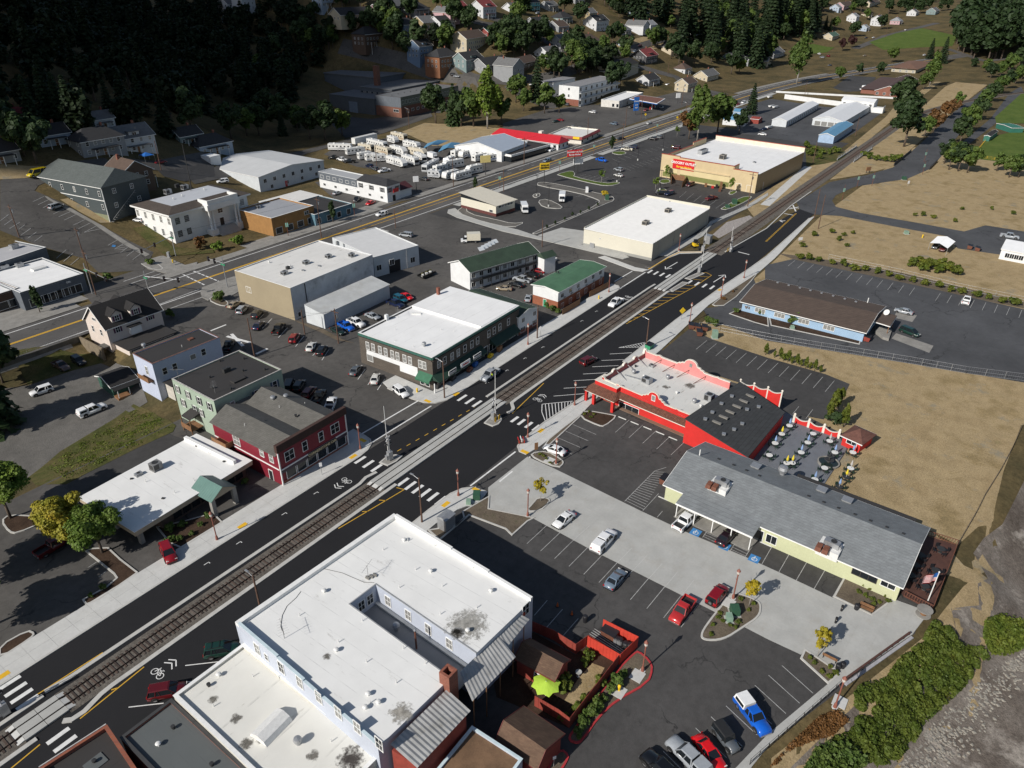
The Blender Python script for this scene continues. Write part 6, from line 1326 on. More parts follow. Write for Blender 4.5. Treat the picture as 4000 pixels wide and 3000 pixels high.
b.band('S',b.z0+H_*.6,b.z0+H_*.62,.08,ab,'trim_band');b.band('S',b.z0,b.z0+H_*.2,.06,mat('sage_base',(.2,.21,.13),.9,.1,1),'base_wall');MB().bar(b.p(-.1,-.1,b.z0),b.p(-.1,-.1,b.h),.2).bu('corner_board',ab,b.rt)
for i in bF(14):t=i/13;q=b.p(.3+b.w*.62*t,-1.,b.z0+.2+H_*.62*t);MB().ob((q.x,q.y),b.ex,.45,b.ey,1.,q.z,q.z+.06).bu('stair_tread',mat('grey_stair',(.18,.18,.17),.8),b.rt)
MB().bar(b.p(.3,-1.5,b.z0+1.2),b.p(b.w*.64,-1.5,b.z0+1.2+H_*.62),.08).bu('stair_rail',ak,b.rt);b.box('entry_canopy',MGREY,-2.2,b.d-7,b.z0+2.8,0,b.d-1.5,b.z0+3.);b.box('entry_block',ab,-1.6,b.d-6.5,b.z0,0,b.d-2.5,b.z0+2.8)
def flatb(bo,bg,cat,P0,P1,P2_,h,mw,mr,par=.4,cop=ab,d=None,z0=0):b=Bld(bo,bg,cat,P0,P1,P2_,h,z0);b.d=d or b.d;return b.flat(mw,mr,par,cop,.25)
ORB=mat('ochre_brick',(.3,.155,.05),.85,.12,.8,fine=5);TEAL=mat('teal_paint',(.1,.19,.24),.8,.1,1);SLATE=mat('slate_paint',(.11,.125,.145),.8,.1,.8)
b=flatb('ochre_shop','ochre brick shop with flat grey roof on the highway','shop',k10(98,1415,6.3),k10(372,1332,6.3),k10(0,1385,6.3),6.3,ORB,af('grey_white_roof',(.3,.31,.33),(.1,.1,.1),.5),.5,d=18);b.row('F',(2.5,1.5),(b.w-2,1.5),4,2.6,2.,'plain');b.win('F',[(b.w-3.5,4.6)],1.8,1.2,'slider');b.ac((1,0,15,1350),1.5,1.2,1.)
b=flatb('teal_shop','low teal shop with patchy dark and white roof','shop',k10(380,1392,4.),k10(622,1318,4.),k10(200,1300,4.),4.,TEAL,aN,.3,d=18);b.row('F',(1.5,1.5),(b.w-2,1.5),4,1.8,1.9,'plain');b.box('pale_roof_section',ROOF_MOT,0,b.d,0,b.w+2,b.d+13,3.5)
b=flatb('bar_building','white and grey two storey bar with red sign on the highway','bar',k10(846,1207,6.4),k10(930,1182,6.4),k10(402,1112,6.4),6.4,aL,af('light_grey_roof',(.36,.37,.38),(.15,.15,.15),.4),.2)
t1=b.d*.42;b.band('S',3.4,6.38,.07,SLATE,'grey_cladding',t1,b.d);b.row('S',(2.5,4.6),(t1-2,4.6),3,1.4,1.7,'cross',bj=aH);b.row('S',(t1+2,4.7),(b.d-2,4.7),6,1.8,1.1,'slider');b.row('S',(3,1.6),(b.d-3,1.6),6,1.3,.9,'slider');b.row('F',(1.5,4.6),(b.w-1.5,4.6),2,1.3,1.7,'cross',bj=aH);b.door('F',[(b.w*.5,0)],1.6,2.3,aH)
MB().mesh([b.p(-.5,-.5,6.4),b.p(b.w+.5,-.5,6.4),b.p(b.w+.5,t1,6.4),b.p(-.5,t1,6.4),b.p(b.w*.5,3,8.2),b.p(b.w*.5,t1-1,8.2)],[(0,1,4),(1,2,5,4),(2,3,5),(3,0,4,5)]).bu('hip_roof',mat('dark_slate_roof',(.03,.03,.033),.85,.2,1),b.rt)
pm(MB().box(-1.4,-.15,-.7,1.4,.15,.7).data('hanging_sign',REDP),b.rt,b.at('F',b.w*.55,4.2,.9)-b.rt.location,b.rz('F'));b.box('annex',aL,b.w,.5,0,b.w+7,8,3.2);MB().mesh([b.p(b.w,-.2,3.2),b.p(b.w+7.4,-.2,3.2),b.p(b.w+7.4,8.4,3.2),b.p(b.w,8.4,3.2),b.p(b.w,4,5),b.p(b.w+7.4,4,5)],[(0,1,5,4),(2,3,4,5),(1,2,5)]).bu('annex_roof',mat('dark_maroon_roof',(.06,.012,.016),.8,.15,1),b.rt)
b=Bld('white_metal_hall','large white metal hall with low pale gable roof','building',k10(15,1150,6.4),k10(437,1040,6.4),k00(1365,1062,6.4),6.4);b.gb(WRIB,af('pale_metal_roof',(.52,.53,.53),(.35,.33,.28),.5,7),'y',1.6,.2);b.row('F',(3,4.4),(b.w-3,4.4),7,1.4,1.5,'slider');b.row('F',(6,1.6),(b.w-5,1.6),4,1.3,1.4,'slider');b.door('F',[(b.w*.38,0)],1.3,2.4,REDP);b.box('roof_tower',aL,-.5,b.d-7,0,4.5,b.d-1,11)
b=flatb('grey_storefront','long grey storefront with white roof left of the junction','shop',k01(540,112,5.2),k01(128,238,5.2),k00(700,1545,5.2),5.2,SLATE,ROOF_W3,.45,d=22);b.row('F',(3,1.6),(b.w-3,1.6),7,3.,2.2,'plain');sgn=pm(MB().box(-2.2,-.12,-.4,2.2,0,.4).data('shop_sign',SLATE),b.rt,b.at('F',4.5,4.1)-b.rt.location,b.rz('F'));ba('sign_lettering','DEL',(0,-.15,0),0,.7,aq,sgn);b.ac((0,1,30,85),2.2,1.6,1.2);b.ac((0,1,130,70),1.8,1.4,1.1);pm(MB().box(-1.8,-1,0,1.8,1,.5).data('roof_hatch',RW),b.rt,b.rp((0,1,252,85)),b.ang());g0=b
b=flatb('brown_brick_shop','brown brick shop at the left edge of the highway','shop',k01(120,205,5.),k01(-60,262,5.),k01(60,150,5.),5.,mat('brown_brick_face',(.08,.05,.035),.9,.15,2),ROOF_W3,.4,d=22);b.row('F',(2,1.6),(b.w-2,1.6),2,3.2,2,'plain')
b=flatb('rear_grey_block','grey block with white parapet behind the grey storefront','building',k00(298,1602,6.8),k00(-120,1740,6.8),k00(150,1535,6.8),6.8,SLATE,af('soft_grey_roof',(.42,.42,.43),(.25,.25,.25),.4),.5);b.ac((0,0,95,1610),2.2,1.5,1.3)
b=Bld('transit_building','small cream building with sloping ribbed roof and brown base','building',k10(1555,1337,3.9),k20(18,1298,3.9),k10(1366,1268,3.9),3.9);b.walls(CREAMRIB,4.);b.band('S',0,1.1,.06,mat('maroon_brown_base',(.11,.035,.03),.8),'base_band');b.band('F',0,1.1,.06,mat('maroon_brown_base',(.11,.035,.03),.8),'base_band');an('roof',b.p(-.8,-.8,4.2),b.p(-.8,b.d+.8,5.8),b.p(b.w+.8,b.d+.8,5.8),b.p(b.w+.8,-.8,4.2),mat('cream_metal_roof',(.62,.58,.48),.5,.05,1),b.rt,.8,.08);MB().face([b.p(0,0,4),b.p(0,b.d,4),b.p(0,b.d,5.5)]).bu('clerestory',aF,b.rt);b.win('S',[(2.4,1.7)],1.6,.9,'slider');b.row('F',(2,3.3),(b.w-2,3.3),5,1.4,.6,'plain')
b=Bld('dealer_hall','white gabled dealer hall with blue grey metal roof','building',k10(1592,985,4.6),k20(95,925,4.6),k10(1357,922,4.6),4.6);b.gb(aL,mat('blue_grey_metal_roof',(.36,.41,.48),.4,.05,.5),'x',3.,.3);pm(MB().box(-1.6,-.05,0,1.6,0,3).data('shed_door',aH),b.rt,b.at('S',b.d*.48,0)-b.rt.location,b.rz('S'));pm(MB().box(-2,-.05,0,2,0,3.2).data('shed_door',ab),b.rt,b.at('S',b.d*.82,0)-b.rt.location,b.rz('S'))
b=flatb('showroom','low glass fronted showroom with black roof and white fascia','showroom',k20(-5,1005,3.4),k20(246,935,3.4),k10(1575,960,3.4),3.4,aF,aN,.5,ab,d=13);b.band('F',2.5,3.4,.15,ab,'fascia');b.band('S',2.5,3.4,.15,ab,'fascia')
RROOF=mat('red_metal_roof',(.5,.02,.03),.5,.06,.6)
b=Bld('red_roofed_diner','white diner with bright red metal roof','restaurant',k20(300,930,3.4),k20(365,908,3.4),k20(5,832,3.4),3.4);b.gb(aL,RROOF,'y',2.4,.6,hipx=2);b.row('F',(1,1.7),(b.w-1,1.7),3,1.6,1.4,'plain');b.row('S',(2,1.7),(12,1.7),4,1.6,1.4,'plain');x_,y_=b.loc(k20(190,862,4.8));pm(MB().box(-1.3,-1,-.6,1.3,1,1).data('rooftop_unit',CREAM),b.rt,b.p(x_,y_,4.9)-b.rt.location,b.ang())
b=flatb('mansard_restaurant','cream restaurant with red mansard edge and cluttered roof','restaurant',k20(450,890,3.6),k20(562,838,3.6),k20(280,850,3.6),3.6,CREAM,ROOF_MOT,.6,CREAM)
MARO=mat('faded_red_mansard',(.28,.05,.05),.7,.1,1)
for sd in 'FS':b.aw(sd,-.5,(b.w if sd=='F' else b.d)+.5,3.7,1.,.9,MARO,'mansard')
b.row('F',(1.5,1.5),(b.w-1.5,1.5),4,1.8,1.3,'plain');[b.ac(q,1.6,1.3,.9)for q in((2,0,395,822),(2,0,440,830),(2,0,370,835))];pm(MB().box(-1.8,-.06,-.6,1.8,0,.6).data('yellow_banner',YELP),b.rt,b.at('S',2.5,3.2,1.)-b.rt.location,b.rz('S'))
b=flatb('station_shop','white filling station shop with angled flat roof','shop',k20(695,655,4.4),k20(850,600,4.4),k20(592,640,4.4),4.4,mat('stone_white',(.6,.58,.54),.7),ROOF_W3,.6);b.row('F',(1,1.5),(b.w-2,1.5),4,1.8,2.,'plain');b.row('S',(1,1.5),(4,1.5),2,1.6,2,'plain')
cn=ao('station_canopy','filling station canopy with white blue and red edges over the pumps','canopy',(*k20(875,690)[:2],0));cq=[k20(x,y,5.2)for x,y in((762,640),(940,672),(992,640),(820,615))];MB().pr(cq,4.6,5.3).bu('canopy_roof',BLUP,cn);MB().pr([p_.lerp(sum(cq,Ve())/4,.05)for p_ in cq],5.3,5.33).bu('canopy_top',mat('rusty_canopy_top',(.16,.07,.05),.9),cn);MB().pr([p_.lerp(sum(cq,Ve())/4,-.01)for p_ in cq],5.05,5.32).bu('canopy_band',aq,cn)
for t in(.25,.75):
 for r in(.3,.7):p_=cq[0].lerp(cq[1],t).lerp(cq[3].lerp(cq[2],t),r);MB().bar((p_.x,p_.y,0),(p_.x,p_.y,4.6),.35).bu('column',ab,cn);MB().box(p_.x-.4,p_.y+.8,0,p_.x+.4,p_.y+1.4,1.8).bu('pump',REDP,cn)
b=BB('white_flats','three storey white flats with grey roof and long balconies','apartment building',(2,0,430,690),(2,0,435,562),(2,0,690,502),(2,0,325,545));b.flat(aL,mat('mid_grey_roof',(.22,.22,.23),.9,.15,.5),.1,SLATE);H_=(b.h-b.z0)/3;z0=b.z0
b.band('S',z0,z0+H_,.06,BRICKR,'brick_base');b.row('S',(b.d*.5,z0+H_*2.5),(b.d*.5,z0+H_*1.5),2,1.2,1.5,'sash')
for k in bF(3):b.row('F',(2,z0+H_*(k+.5)),(b.w-2,z0+H_*(k+.5)),8,2.2,2.,'slider');b.box('balcony',ab,0,-1.6,z0+H_*k-.1,b.w,0,z0+H_*k+.1);b.box('balcony_rail',mat('grey_rail',(.4,.42,.44),.6),0,-1.62,z0+H_*k+.1,b.w,-1.55,z0+H_*k+1.1)
b.box('rear_block',aL,-1,b.d+4,z0,b.w*.5,b.d+14,b.h+1);b.box('rear_block_roof',mat('mid_grey_roof',(.22,.22,.23)),-1.4,b.d+3.6,b.h+1,b.w*.5+.4,b.d+14.4,b.h+1.3)
b=BB('meeting_hall','two storey beige hall with long dark roofs','hall',(2,0,690,525),(2,0,690,470),(2,0,820,440),(2,0,520,435));b.gb(mat('beige_render',(.42,.38,.29),.8,.08,.5),BLKSH,'y',3.,.5);b.row('S',(3,b.z0+1.6),(b.d-3,b.z0+1.6),6,1.6,1.3,'slider');b.row('F',(2,b.z0+1.8),(b.w-2,b.z0+1.8),3,1.2,1.6,'slider');b.box('upper_hall',mat('beige_render',(.42,.38,.29)),2,b.d*.1,b.h,b.w+6,b.d*.6,b.h+3);MB().mesh([b.p(1.5,b.d*.08,b.h+3),b.p(b.w+6.5,b.d*.08,b.h+3),b.p(b.w+6.5,b.d*.62,b.h+3),b.p(1.5,b.d*.62,b.h+3),b.p(1.5,b.d*.35,b.h+6.5),b.p(b.w+6.5,b.d*.35,b.h+6.5)],[(0,1,5,4),(2,3,4,5),(3,0,4),(1,2,5)]).bu('upper_roof',BLKSH,b.rt)
SCB=mat('school_brick',(.17,.075,.05),.85,.12,.6);b=BB('school','sprawling dark flat roofed school with brick base and tall chimney','school',(1,0,945,765),(1,0,945,632),(1,0,1310,555),(1,0,765,615));b.flat(SCB,mat('school_roof',(.13,.135,.14),.9,.15,.4),.2,mat('dark_flashing',(.05,.05,.05)));H_=b.h-b.z0;z0=b.z0
b.band('F',z0+H_*.55,b.h-.05,.08,mat('green_grey_panels',(.12,.14,.11),.7),'window_band');b.row('F',(2,z0+H_*.75),(b.w-2,z0+H_*.75),18,2.,2.,'grid',bB=.5);b.row('F',(6,z0+H_*.3),(b.w-8,z0+H_*.3),10,2.4,1.5,'triple');b.band('S',z0+H_*.5,b.h-.05,.08,SLATE,'grey_panels');b.win('S',[(4,z0+H_*.33)],4,1.5,'triple')
GG=mat('gym_grey',(.085,.095,.105),.8,.1,.5);D_=b.d
b.box('gym',GG,-1,D_,z0-1,22,D_+37,z0+H_*.78);b.box('gym_roof',mat('school_roof',(.13,.135,.14)),-1.3,D_-.3,z0+H_*.78,22.3,D_+37.3,z0+H_*.8);b.box('gym_door',mat('pale_blue_grey',(.16,.2,.25),.7),-1.1,D_+14,z0-.5,-1,D_+21,z0+H_*.55);b.box('hall_block',SLATE,16,D_,z0,75,D_+26,z0+H_*1.05);b.box('hall_roof',mat('school_roof',(.13,.135,.14)),15.6,D_-.4,z0+H_*1.05,75.4,D_+26.4,z0+H_*1.09);b.box('rear_block',SLATE,32,D_+26,z0,140,D_+72,z0+H_*1.35);b.box('rear_roof',mat('school_roof',(.13,.135,.14)),31.5,D_+25.5,z0+H_*1.35,140.5,D_+72.5,z0+H_*1.4);b.box('chimney',SCB,24,D_+18,z0,27,D_+21,z0+H_*2.1)
for k in bF(16):b.box('window',PALEGLASS if k%3 else aF,15.97,D_+3+k*1.4,z0+H_*.72,16,D_+4.1+k*1.4,z0+H_*.88)
b.vn([(i_*6+4,b.d*.5)for i_ in bF(9)],'dark')
def shed(bo,bg,P0,P1,P2_,h,mw,mr,rise,axis='x',cat='shed'):b=Bld(bo,bg,cat,P0,P1,P2_,h);return b.gb(mw,mr,axis,rise,.2)
WR2=mat('white_steel_roof',(.7,.71,.72),.5,.04,.6);BLR=mat('blue_steel_roof',(.11,.27,.42),.5,.06,.6)
b=shed('storage_shed','long narrow white storage shed with roller doors',k30(122,785,3.4),k30(330,672,3.4),k30(42,768,3.4),3.4,WRIB,WR2,1.2);b.row('F',(2,1.3),(b.w-2,1.3),16,2.2,2.3,'plain',bB=1)
b=shed('storage_hall','wide white storage hall with low gable',k30(490,790,3.6),k30(660,690,3.6),k30(305,762,3.6),3.6,WRIB,WR2,2.);b.row('S',(3,1.4),(b.d-3,1.4),4,3.2,2.4,'plain',bB=1)
b=shed('tall_storage_house','tall white house with metal roof above the storage yard',k30(690,665,6.),k30(715,650,6.),k30(490,640,6.),6.,aL,WR2,1.4,'y','house');b.row('S',(2,4),(b.d-2,4),6,1.4,1.4,'slider');b.box('balcony',ab,0,-6,0,6,0,3);b.box('balcony_rail',ab,0,-6,3,6,-5.9,4.1)
b=shed('blue_storage_shed','pale blue storage shed with bright blue roof by the railway',k30(430,885,3.7),k30(552,805,3.7),k30(340,868,3.7),3.7,mat('pale_blue_steel',(.32,.43,.58),.5),BLR,1.2)
wf=ao('white_screen_wall','long white wall along the back of the storage yard','wall',(*k30(190,640)[:2],0))
for a_,c_,z in(((105,640),(480,690),3),((50,600),(890,645),1.2)):ribbon('wall_panel',P2([K(3,0,*a_),K(3,0,*c_)]),.25,0,z,aL,wf,0).matrix_world
CLB=aI('clinic_brick',(.3,.12,.08),(.24,.09,.06),(.2,.15,.12),.4,.12);BRR=mat('dark_umber_roof',(.075,.045,.04),.9,.15,.8)
b=shed('brown_clinic','brick clinic with dark brown roof and white trimmed gable',k30(868,600,3.2),k30(980,520,3.2),k30(735,560,3.2),3.2,CLB,BRR,3.6,'x','clinic');b.row('S',(2,1.5),(b.d-2,1.5),4,1.6,1.6,'cross');b.box('rear_wing',CLB,4,b.d*.3,0,b.w+4,b.d+10,3.2);MB().mesh([b.p(3,b.d*.2,3.2),b.p(b.w+5,b.d*.2,3.2),b.p(b.w+5,b.d+11,3.2),b.p(3,b.d+11,3.2),b.p(b.w*.6,b.d*.5,6.4),b.p(b.w*.6,b.d+5,6.4)],[(0,1,4),(1,2,5,4),(2,3,5),(3,0,4,5)]).bu('wing_roof',BRR,b.rt)
b=shed('cream_clinic','cream clinic with low brown hipped roof far along the highway',k30(960,450,3.6),k30(1070,405,3.6),k30(840,425,3.6),3.6,mat('beige_render',(.42,.38,.29)),BRR,.1,'x','clinic');MB().mesh([b.p(-1.5,-1.5,3.7),b.p(b.w+1.5,-1.5,3.7),b.p(b.w+1.5,b.d+1.5,3.7),b.p(-1.5,b.d+1.5,3.7),b.p(b.w*.3,b.d*.5,6.2),b.p(b.w*.7,b.d*.5,6.2)],[(0,1,5,4),(1,2,5),(2,3,4,5),(3,0,4)]).bu('hip_roof',mat('tan_brown_roof',(.16,.085,.055),.9),b.rt);b.row('S',(2,1.6),(b.d-2,1.6),4,1.6,1.6,'cross',bB=1)
b=shed('blue_roofed_hut','white cottage with bright blue roof behind the trees',k20(1510,785,3),k20(1535,765,3),k20(1385,760,3),3.,aL,BLR,2,'y','cottage');shed('blue_roofed_shed','small blue shed with blue roof beside the cottage',k20(1480,728,3),k20(1500,712,3),k20(1440,720,3),3.,BLUEW,BLR,1.2,'y');shed('red_hut','small dark red shed behind the grocery',k20(1600,775,2.5),k20(1625,760,2.5),k20(1548,768,2.5),2.5,REDB,REDB,.6,'y')
cp=ao('metal_carport','open metal carport with white curved roof over two cars','carport',(*k30(1130,1600)[:2],0));q4=[k30(x,y,2.4)for x,y in((1050,1575),(1165,1610),(1215,1565),(1100,1530))];rm=[(q4[0]+q4[1])/2+Ve((0,0,.8)),(q4[2]+q4[3])/2+Ve((0,0,.8))];an('roof',rm[0],rm[1],q4[3],q4[0],WR2,cp);an('roof',rm[0],rm[1],q4[2],q4[1],WR2,cp)
for p_ in q4:MB().bar((p_.x,p_.y,0),(p_.x,p_.y,2.4),.1).bu('post',ak,cp)
for k,q in bG((((1080,965),(1180,940),(1250,910),(1110,930)),((1180,985),(1290,960),(1325,925),(1210,945)))):
 cp=ao('carport',('blue arched carport at the back of the caravan yard','blue arched carport beside the dealer hall')[k],'carport',(*K(1,0,*q[0])[:2],0));q4=[k10(x,y,3)for x,y in q];mid=[(q4[0]+q4[1])/2+Ve((0,0,1)),(q4[2]+q4[3])/2+Ve((0,0,1))]
 an('roof',mid[0],mid[1],q4[3],q4[0],BLR,cp);an('roof',mid[0],mid[1],q4[2],q4[1],BLR,cp)
 for p_ in q4:MB().bar((p_.x,p_.y,0),(p_.x,p_.y,3),.12).bu('post',ak,cp)
b=shed('white_cottage','white cottage at the right edge beside the dry field',k30(1515,1615,3.2),k30(1700,1650,3.2),k30(1600,1560,3.2),3.2,aL,WR2,1.6,'x','cottage');b.row('F',(2,1.6),(b.w-2,1.6),4,1.2,1.4,'slider')
b=shed('green_dugout','green ball field dugout with flat roof',k30(1580,830,2.5),k30(1659,830,2.5),k30(1590,800,2.5),2.5,mat('field_green',(.03,.15,.11),.7),mat('field_green',(.03,.15,.11)),.4);shed('green_field_hut','small green hut behind the ball field fence',k30(1440,885,2.5),k30(1490,850,2.5),k30(1425,865,2.5),2.5,mat('field_green',(.03,.15,.11)),BLKSH,.5)
WALLC={'w':(.64,.65,.66),'c':(.58,.5,.36),'p':(.55,.36,.38),'b':(.16,.24,.36),'g':(.3,.31,.32),'t':(.36,.28,.15),'n':(.12,.075,.05),'q':(.16,.5,.5),'l':(.42,.5,.6),'d':(.06,.06,.065),'o':(.26,.11,.05),'r':(.28,.06,.05),'e':(.2,.27,.27)}
ROOFC={'k':(.028,.028,.03),'g':(.13,.13,.13),'r':(.2,.035,.035),'n':(.09,.06,.045),'l':(.26,.27,.28),'e':(.07,.14,.1)}
CN={'w':'white','c':'cream','p':'pink','b':'blue','g':'grey','t':'tan','n':'brown','q':'turquoise','l':'pale blue','d':'dark','o':'orange brown','r':'red','e':'grey green'}
RN={'k':'black','g':'grey','r':'red','n':'brown','l':'pale grey','e':'green'}
def house(i,j,x,y,w,d,fl,rot,wc,rc,where,bk='gable',porch=1):
 w*=1.35;d*=1.3;fl*=1.25;g=KG(i,j,x,y);a=rad(rot);ex=Ve((bE.cos(a),bE.sin(a)));ey=Ve((-ex.y,ex.x));h=2.9*fl+.3;z=min(hz(g.x+dx,g.y+dy)for dx in(-4,4)for dy in(-4,4))
 P0=Ve((g.x,g.y))-ex*w/2;b=Bld('hillside_house','%s house with %s roof %s'%(CN[wc],RN[rc],where),'house',P0,P0+ex*w,P0+ey*d,g.z+h,z,'houses on the hillside')
 mw=aD('house_wall_'+wc,mul(WALLC[wc],.85),.25);mr=mat('house_roof_'+rc,ROOFC[rc],.9,.15,.8,fine=4)
 b.gb(mw,mr,'x' if w>=d else 'y',min(w,d)*.32,.5,hipx=(min(w,d)*.45 if bk=='hip' else 0));n=max(2,int(w/3.2));m=max(2,int(d/3.5))
 for k in bF(max(1,round(fl))):
  zz=g.z+1.7+2.9*k;b.row('F',(w*.14,zz),(w*.86,zz),n,1.1,1.4,'sash',bB=.35);b.row('S',(d*.22,zz),(d*.78,zz),m,1.,1.4,'sash',bB=.35)
 b.door('F',[(w*.5,0)],1.,g.z-z+2.1,aM)
 if porch:b.box('porch_roof',mr,w*.2,-2.2,g.z+2.6,w*.8,0,g.z+2.8);[b.box('post',ab,w*t-.08,-2.1,z,w*t+.08,-1.95,g.z+2.6)for t in(.22,.5,.78)]
 if bk=='dormer':b.box('dormer',mw,w*.36,d*.08,g.z+h,w*.64,d*.45,g.z+h+1.9);b.box('dormer_roof',mr,w*.33,d*.03,g.z+h+1.9,w*.67,d*.5,g.z+h+2.15);b.win('F',[(w*.5,g.z+h+1.1)],1.6,1.,'slider')[0].location+=Ve((*(b.ey*d*.07),0))
 b.box('chimney',BRICKR,w*.7,d*.55,g.z+h,w*.7+.7,d*.55+.7,g.z+h+min(w,d)*.32+1.2)
 return b
HS=[(1,0,1515,115,12,10,2,0,'w','r','with wide porch at the top of the slope','dormer'),(1,0,1340,80,9,8,1,0,'w','r','low beside the tall red roofed one'),(1,0,1265,130,12,8,1.5,90,'p','g','near the top of the slope'),(1,0,1075,95,13,10,1,0,'g','k','with hipped roof near the top','hip'),(1,0,930,75,12,9,1,10,'g','g','half hidden near the top'),(1,0,850,105,11,9,1,0,'p','g','next to the long dark roofed row'),(1,0,690,130,28,10,1,-5,'c','k','long and low beside the wood'),(1,0,475,45,10,8,1.5,0,'l','l','at the edge of the dark wood'),(1,0,1010,235,11,9,2,0,'b','k','with hipped roof in the middle of the slope','hip'),(1,0,1130,220,10,9,2,0,'t','g','between the blue and the white one'),(1,0,1245,200,12,9,1.5,0,'w','k','right of the tan one'),(1,0,770,295,13,10,2,0,'n','k','above the school','hip'),(1,0,1105,375,10,9,2,0,'b','k','with front gable above the school','dormer'),(1,0,1255,440,15,10,2,0,'o','k','with many white windows','hip'),(1,0,1420,440,14,10,1.5,0,'e','k','with two small dormers','dormer'),(1,0,1570,455,20,10,1,0,'g','k','long and low beside the tall poplar'),(1,0,1430,320,20,10,2,8,'c','n','with white balconies'),(1,0,1560,240,15,6,1,0,'r','e','small and low beside the cream one'),
(2,0,150,65,10,8,1.5,0,'q','k','at the top edge'),(2,0,30,85,8,8,1,0,'w','g','plain at the top edge'),(2,0,270,70,10,8,1,0,'g','g','small beside the turquoise one'),(2,0,440,25,12,8,1,0,'g','l','cut by the top edge'),(2,0,205,205,14,10,1.5,0,'g','k','with dormer and deep porch','dormer'),(2,0,335,205,11,9,1,0,'g','n','low beside the dormered one'),(2,0,360,145,11,9,1,0,'e','k','behind the low grey one','hip'),(2,0,585,200,15,10,2,0,'w','k','large with dormer in the middle','dormer'),(2,0,525,130,9,8,1.5,0,'t','g','above the large white one'),(2,0,740,225,13,10,1,0,'g','g','with pyramid roof and flower garden','hip'),(2,0,830,205,13,9,1.5,90,'w','g','with twin front gables'),(2,0,915,205,9,8,1.5,0,'w','l','at the end of the row by the firs'),(2,0,860,135,13,11,2,0,'l','g','tall with pyramid roof before the firs','hip'),(2,0,385,275,9,7,1,0,'c','n','garage like with wide door'),(2,0,525,298,16,10,1,0,'c','n','with columned porch on the bank','hip'),(2,0,730,305,7,4,1,0,'l','l','shed like on the garden bank'),(2,0,275,395,13,9,1.5,0,'w','g','with side wing on the corner'),(2,0,345,310,10,8,1.5,0,'w','g','behind the corner one'),(2,0,905,410,15,11,1.5,0,'d','r','with white dormer and fence','dormer'),(2,0,1055,345,11,9,1.5,90,'c','k','steep beside the firs'),(2,0,1140,475,9,8,1,0,'w','n','garage like below the firs','hip'),(2,0,1300,520,17,9,1,0,'c','g','broad on a green lawn'),(2,0,920,550,13,8,1,0,'w','k','small with two front gables'),(2,0,1165,590,12,8,1.5,0,'c','n','with carport near the highway'),(2,0,1550,425,13,9,1.5,0,'g','g','tall beside the highway firs'),(2,0,1635,418,9,8,1,90,'c','l','narrow beside the tall grey one'),(2,0,1450,395,10,8,1,0,'e','g','behind a round tree'),(2,0,110,440,20,8,1,10,'n','n','long and low above the car park'),(2,0,15,490,12,10,2,90,'g','g','tall at the foot of the slope'),(2,0,1215,262,9,8,1,0,'w','l','hidden among the firs'),
(3,0,740,165,13,10,2,0,'w','g','tall beyond the far road'),(3,0,860,155,12,9,1,0,'p','l','beside the tall white one','hip'),(3,0,965,100,14,9,1,0,'w','g','with low twin gables far away'),(3,0,1095,90,22,9,1,0,'e','g','long and far away'),(3,0,665,110,12,9,1,0,'c','n','far away above the bend','hip'),(3,0,465,80,11,9,1.5,0,'l','l','far away between firs'),(3,0,575,150,11,9,2,0,'w','l','with tall gable above the shops'),(3,0,645,200,10,7,1,0,'l','l','low above the far junction'),(3,0,435,255,20,8,1,0,'c','e','shop like at the far junction'),(3,0,520,55,36,10,1,0,'p','n','long shed like at the top'),(3,0,690,35,44,10,1,0,'c','n','longest of the far sheds'),(3,0,70,370,24,10,1,0,'g','g','workshop like at the left of the lawn'),(3,0,270,175,18,8,1,0,'g','g','low among far trees'),(3,0,1610,45,18,10,2,0,'w','g','at the top right corner'),
(0,0,1545,80,12,10,1.5,0,'w','g','high above the dark wood'),(0,0,1628,62,9,9,2,90,'w','l','second high above the dark wood'),(0,0,1570,165,14,8,1,0,'l','k','low below the two white ones'),(0,0,690,835,6,6,1,0,'w','g','tiny among dark trees'),(0,0,905,985,11,9,1.5,0,'w','g','with stone porch and dormer behind the lodge','dormer'),(0,0,690,1000,12,8,1.5,0,'g','k','with tall porch columns behind the lodge','hip'),(0,0,375,940,8,7,1,0,'l','k','low in the trees left of the lodge'),(0,0,950,1180,9,9,1.5,90,'n','n','with orange brown roof behind the lodge'),(0,0,1410,990,12,8,1,0,'l','k','low behind the white metal hall','hip'),(0,0,1250,935,8,7,1,0,'e','k','small in the trees behind the hall'),(0,0,20,1060,9,8,1,0,'g','k','cut by the left edge'),(0,0,110,850,12,8,1,0,'n','r','low behind the round tree at the left edge')]
for q in HS:house(*q,porch=q[4]<14)
# vehicles
TYRE=mat('tyre_rubber',(.012,.012,.012),.85,.1,5,bC=1);RIM=aO('wheel_rim',(.35,.35,.36),.3,.7);be=aO('car_glass',(.012,.015,.018),.04);LENS=aO('headlamp_lens',(.6,.6,.58),.1);TAIL=aO('tail_lamp',(.35,.01,.01),.2);CHROME=aO('bumper_chrome',(.45,.45,.46),.2,.8);aR=aO('black_plastic',(.02,.02,.02),.5)
def loft_body(st,z0=.24):
 0
 m=MB();n=len(st)
 for x,zb,w in st:
  h=zb-z0
  half=[(0.,z0),(w*.9,z0),(w*.99,z0+h*.18),(w,z0+h*.5),(w*.97,z0+h*.8),(w*.88,zb-.015),(0.,zb+.02)]
  ringp=[(x,y,z)for y,z in half]+[(x,-y,z)for y,z in half[-2:0:-1]]
  m.v+=ringp
 k=12
 for i in bF(n-1):
  for j in bF(k):a,b=i*k+j,i*k+(j+1)%k;m.f.append((a,b,b+k,a+k));m.mi.append(0)
 m.f.append(tuple(bF(k-1,-1,-1)));m.f.append(tuple(bF((n-1)*k,n*k)));m.mi+=[0,0];return m
